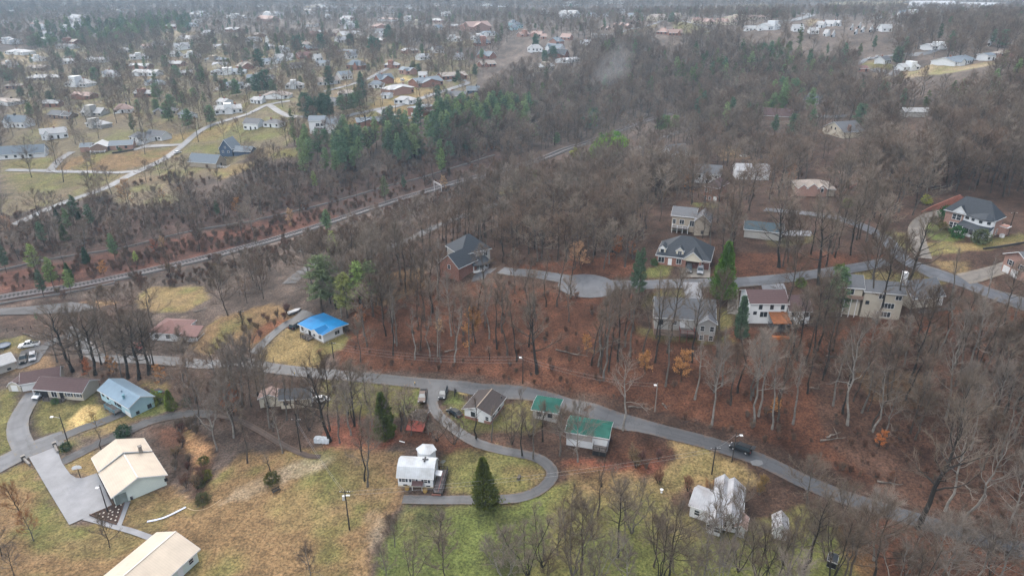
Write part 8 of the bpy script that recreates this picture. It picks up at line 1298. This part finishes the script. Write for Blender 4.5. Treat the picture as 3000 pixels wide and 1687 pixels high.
for t in SOLO:
    nm, cat = KIND[t['k']]
    if t['pale']: t['bark'], bw = (.21,.195,.175), 'pale-barked'
    elif t['k'] == 'oak': t['bark'], bw = BARKS[0]
    else: t['bark'], bw = BARKS[rc.choice(3, p=[.36, .40, .24])]
    if t.get('hue') is None and nm in ('pine_tree', 'evergreen_tree', 'cedar_tree'):
        t['hue'] = [(.03,.06,.03), (.045,.075,.028), (.06,.085,.03), (.025,.045,.025)][rc.randint(4)]
    if t.get('label'): continue
    s, lx, ly = min(LM, key=lambda q: ((q[1] - t['px']) ** 2 + ((q[2] - t['py']) * 1.7) ** 2)); dx, dy = t['px'] - lx, (t['py'] - ly) * 1.7
    rel = ('beyond' if dy < 0 else 'in front of') if abs(dy) > abs(dx) else ('right of' if dx > 0 else 'left of')
    if nm == 'bare_tree': head = f"{DESC[t['k']]} {bw} tree" if t.get('hue') is None else f"small russet-twigged tree"
    elif nm == 'bare_shrub': head = 'bare twiggy shrub'
    elif nm == 'leafy_tree': head = f"{hue_word(t['hue'])} winter tree"
    elif nm in ('pine_tree', 'evergreen_tree') and len(s) > 24: head = hue_word(t['hue']).replace('dark green', 'dark') + (' pine' if nm == 'pine_tree' else ' evergreen')
    else: head = f"{hue_word(t['hue'])} {nm.split('_')[0]} {cat}"
    t['head'] = f"{head} {rel} the {s}"; cells.setdefault((t['head']), []).append(t)
for h, L in cells.items():
    L.sort(key=lambda t: t['px'])
    for i, t in enumerate(L): t['label'] = h if len(L) == 1 else f"{h}, {ordw(i)} from the left"
GRP = {'bare_tree': 'bare winter trees', 'pine_tree': 'pine trees', 'bare_shrub': 'bare shrubs', 'evergreen_tree': 'dark evergreen trees', 'leafy_tree': 'trees holding dry leaves', 'evergreen_shrub': 'evergreen shrubs', 'cedar_tree': 'cedars', 'spruce_tree': 'spruces', 'cypress_tree': 'cypresses'}
for t in SOLO:
    nm, cat = KIND[t['k']]; ps = PROTO[t['k']]; H0, (m1, m2) = ps[rc.randint(len(ps))]; s = t['H'] / H0; sx = s * rc.uniform(.85, 1.15) * t.get('wide', 1)
    if nm in ('bare_tree',) and t['k'] != 'small': sx = s * .5 + .5 * rc.uniform(.8, 1.1)
    o = thing(nm, t['label'], cat, (t['x'], t['y'], t['z'] - .05), rc.uniform(0, 6.28), GRP.get(nm)); o.rotation_euler[0] = rc.normal(0, .03); o.rotation_euler[1] = rc.normal(0, .03); o.scale = (sx, sx, s)
    a = link('trunk', m1, o); b = link('crown', m2, o); br_ = t['bark']; a.color = (*br_, 1)
    if t.get('hue') is not None: k_ = 3.8 if nm in ('pine_tree', 'evergreen_tree', 'cypress_tree', 'spruce_tree') else 1.9 if nm not in ('bare_tree', 'bare_shrub', 'leafy_tree') else 1.1; q_ = [min(.7, c * k_) for c in t['hue']]; m_ = sum(q_) / 3; b.color = (*([c * .78 + m_ * .22 + d_ for c, d_ in zip(q_, (.006, 0, 0))] if k_ > 3 else q_), 1)
    elif nm == 'bare_shrub': b.color = (*[(.15,.085,.06), (.13,.10,.075), (.17,.12,.07), (.12,.06,.05)][rc.randint(4)], 1)
    else:
        w = rc.rand(); b.color = (*[.094 + .088 * w + (.05 if t['pale'] else 0), .067 + .080 * w + (.05 if t['pale'] else 0), .048 + .068 * w + (.05 if t['pale'] else 0)], 1)
# woodland masses by geometry nodes
def mass(name, protos, T, H0s):
    pc = bpy.data.collections.new(name + '_kinds')
    for i, (ms, mats_) in enumerate(protos):
        o = bpy.data.objects.new(f'{name}_kind_{chr(97 + i)}', ms); pc.objects.link(o)
    me = bpy.data.meshes.new(name); n = len(T); me.vertices.add(n); me.vertices.foreach_set('co', np.array([(t['x'], t['y'], t['z'] - .1) for t in T], np.float32).ravel())
    rr = np.random.RandomState(n); ki = np.array([t['pi'] for t in T], np.int32)
    def attr(nm, ty, data, prop='value'): a = me.attributes.new(nm, ty, 'POINT'); a.data.foreach_set(prop, np.asarray(data).ravel())
    attr('kind_index', 'INT', ki); sc = np.array([t['H'] / H0s[t['pi']] for t in T]); wv = rr.uniform(.95, 1.45, n) if name == 'bare_woodland' else rr.uniform(.85, 1.2, n)
    attr('size', 'FLOAT_VECTOR', np.stack([sc * wv, sc * wv, sc], -1).astype(np.float32), 'vector'); attr('turn', 'FLOAT_VECTOR', np.stack([rr.normal(0, .03, n), rr.normal(0, .03, n), rr.uniform(0, 6.28, n)], -1).astype(np.float32), 'vector')
    ng = bpy.data.node_groups.new(name, 'GeometryNodeTree'); ng.interface.new_socket('Geometry', in_out='INPUT', socket_type='NodeSocketGeometry'); ng.interface.new_socket('Geometry', in_out='OUTPUT', socket_type='NodeSocketGeometry')
    gi = ng.nodes.new('NodeGroupInput'); go = ng.nodes.new('NodeGroupOutput'); ip = ng.nodes.new('GeometryNodeInstanceOnPoints'); ci = ng.nodes.new('GeometryNodeCollectionInfo')
    ci.inputs['Collection'].default_value = pc; ci.inputs['Separate Children'].default_value = True; ci.inputs['Reset Children'].default_value = True
    def na(nm, ty): q = ng.nodes.new('GeometryNodeInputNamedAttribute'); q.data_type = ty; q.inputs['Name'].default_value = nm; return q.outputs[0]
    ng.links.new(gi.outputs[0], ip.inputs['Points']); ng.links.new(ci.outputs[0], ip.inputs['Instance']); ip.inputs['Pick Instance'].default_value = True
    ng.links.new(na('kind_index', 'INT'), ip.inputs['Instance Index']); ng.links.new(na('size', 'FLOAT_VECTOR'), ip.inputs['Scale'])
    e2r = ng.nodes.new('FunctionNodeEulerToRotation'); ng.links.new(na('turn', 'FLOAT_VECTOR'), e2r.inputs[0]); ng.links.new(e2r.outputs[0], ip.inputs['Rotation']); ng.links.new(ip.outputs[0], go.inputs[0])
    o = link(name, me); md = o.modifiers.new('scatter', 'NODES'); md.node_group = ng; return o
def joined(name, tb, cb_, m1, m2):
    b = MB(); b.add(tb.v, tb.f, 0); b.add(cb_.v, cb_.f, 1); return (b.mesh(name, [m1, m2]), None)
fb = [joined('woodland_tree', *gen_bare(s, 18, cr, cbf, nl, up, 6, 9, (.8, 1.9), .03, far=True, subr=.05), FBARK, FTWIG) for s, cr, cbf, nl, up in [(41, 6.4, .36, 16, (.2, 1.2)), (42, 7.2, .3, 17, (.1, 1.15)), (43, 8.4, .22, 19, (.05, 1.1)), (44, 5.2, .42, 14, (.2, 1.25)), (45, 7.6, .25, 18, (.1, 1.1))]]
fp = [joined('woodland_pine', *gen_pine(s, 18, 3.2, .28, True, 1.0, 6), FBARK, FNEEDLE) for s in (51, 52)] + [joined('woodland_evergreen', *gen_pine(53, 18, 5.2, .12, True, .9, 8, broad=True), FBARK, FNEEDLE)]
sh = [joined('brush', *gen_bare(s, 2.2, .9, .1, 5, (.6, 1.3), 3, 6, (.3, .8), .02, stems=5, far=True), FBARK, veg_mat('brush_twigs', (.17,.09,.06), .25, .25, (.13,.10,.075))) for s in (61, 62)]
mb_, mp_, ms_ = [], [], []
for t in MASS:
    nm = KIND[t['k']][0]
    if nm == 'bare_tree': t['pi'] = {'tall': rc.choice([0, 1]), 'slim': 3, 'spread': rc.choice([2, 4])}.get(t['k'], rc.randint(5)); mb_.append(t)
    elif nm == 'bare_shrub': t['pi'] = rc.randint(2); ms_.append(t)
    elif nm in ('pine_tree', 'evergreen_tree', 'cedar_tree', 'spruce_tree', 'leafy_tree'): t['pi'] = rc.randint(2) if nm == 'pine_tree' else 2; mp_.append(t)
# undergrowth through the leaf litter
for pp, sp in [([(1000,1085),(985,1020),(1060,830),(1180,790),(1420,830),(1860,870),(1880,980),(2180,1000),(2480,930),(3060,910),(3060,1600),(2600,1440),(2330,1330),(1850,1180),(1400,1100)], 3.0), ([(1050,700),(1500,600),(1900,650),(1880,780),(1450,790),(1050,840)], 4), ([(2000,600),(2700,540),(3060,560),(3060,400),(2480,480)], 4.5), ([(0,640),(300,570),(560,490),(900,490),(1500,420),(1500,520),(1350,600),(1000,720),(600,830),(250,870),(0,890)], 2.6), ([(140,1040),(640,1080),(960,1210),(930,1310),(600,1230),(280,1110)], 3.2), ([(2600,1500),(3060,1620),(3060,1800),(2600,1750)], 3)]:
    X, Y = grid_pts(wpoly(pp), sp); m = clear_of(X, Y, .6, 1.0, lines=[(rw[seg < 560], 9, 1.0), (CURB, 7, 1.0)]); X, Y = X[m], Y[m]; m = (rngv.rand(len(X)) < (.3 if sp == 2.6 else .15) + .8 * fbm(X / 14, Y / 14, 3, 2) ** 1.3); X, Y = X[m], Y[m]
    for x, y in zip(X, Y): ms_.append(dict(x=x, y=y, z=float(gz(x, y)), H=rngv.uniform(.7, 2.0) * (1.5 if sp == 2.6 else 1), pi=rngv.randint(2)))
print('SOLO', len(SOLO), 'MASS', len(mb_), len(mp_), len(ms_), {k: len(v) for k, v in by.items()})
tag(mass('bare_woodland', fb, mb_, [18] * 5), 'grey brown mass of distant bare trees', 'woodland', kind='stuff'); tag(mass('evergreen_woodland', fp, mp_, [18] * 3), 'distant dark evergreens scattered among the bare woods', 'woodland', kind='stuff'); tag(mass('undergrowth', sh, ms_, [2.2] * 2), 'low reddish brush over the leaf litter', 'undergrowth', kind='stuff')
# ------------------------------------------------------------------ haze
hz = MB().box(-7600, -480, -11, 7600, 9300, 135).build('haze', []); hm = bpy.data.materials.new('haze'); hm.use_nodes = True; hn = hm.node_tree.nodes; hl = hm.node_tree.links; hn.remove(hn['Principled BSDF'])
pv = hn.new('ShaderNodeVolumePrincipled'); pv.inputs['Density'].default_value = .00015; pv.inputs['Color'].default_value = (.56,.79,1.0,1); pv.inputs['Anisotropy'].default_value = .2
hl.new(pv.outputs[0], hn['Material Output'].inputs['Volume']); hz.data.materials.append(hm); tag(hz, kind='stuff')
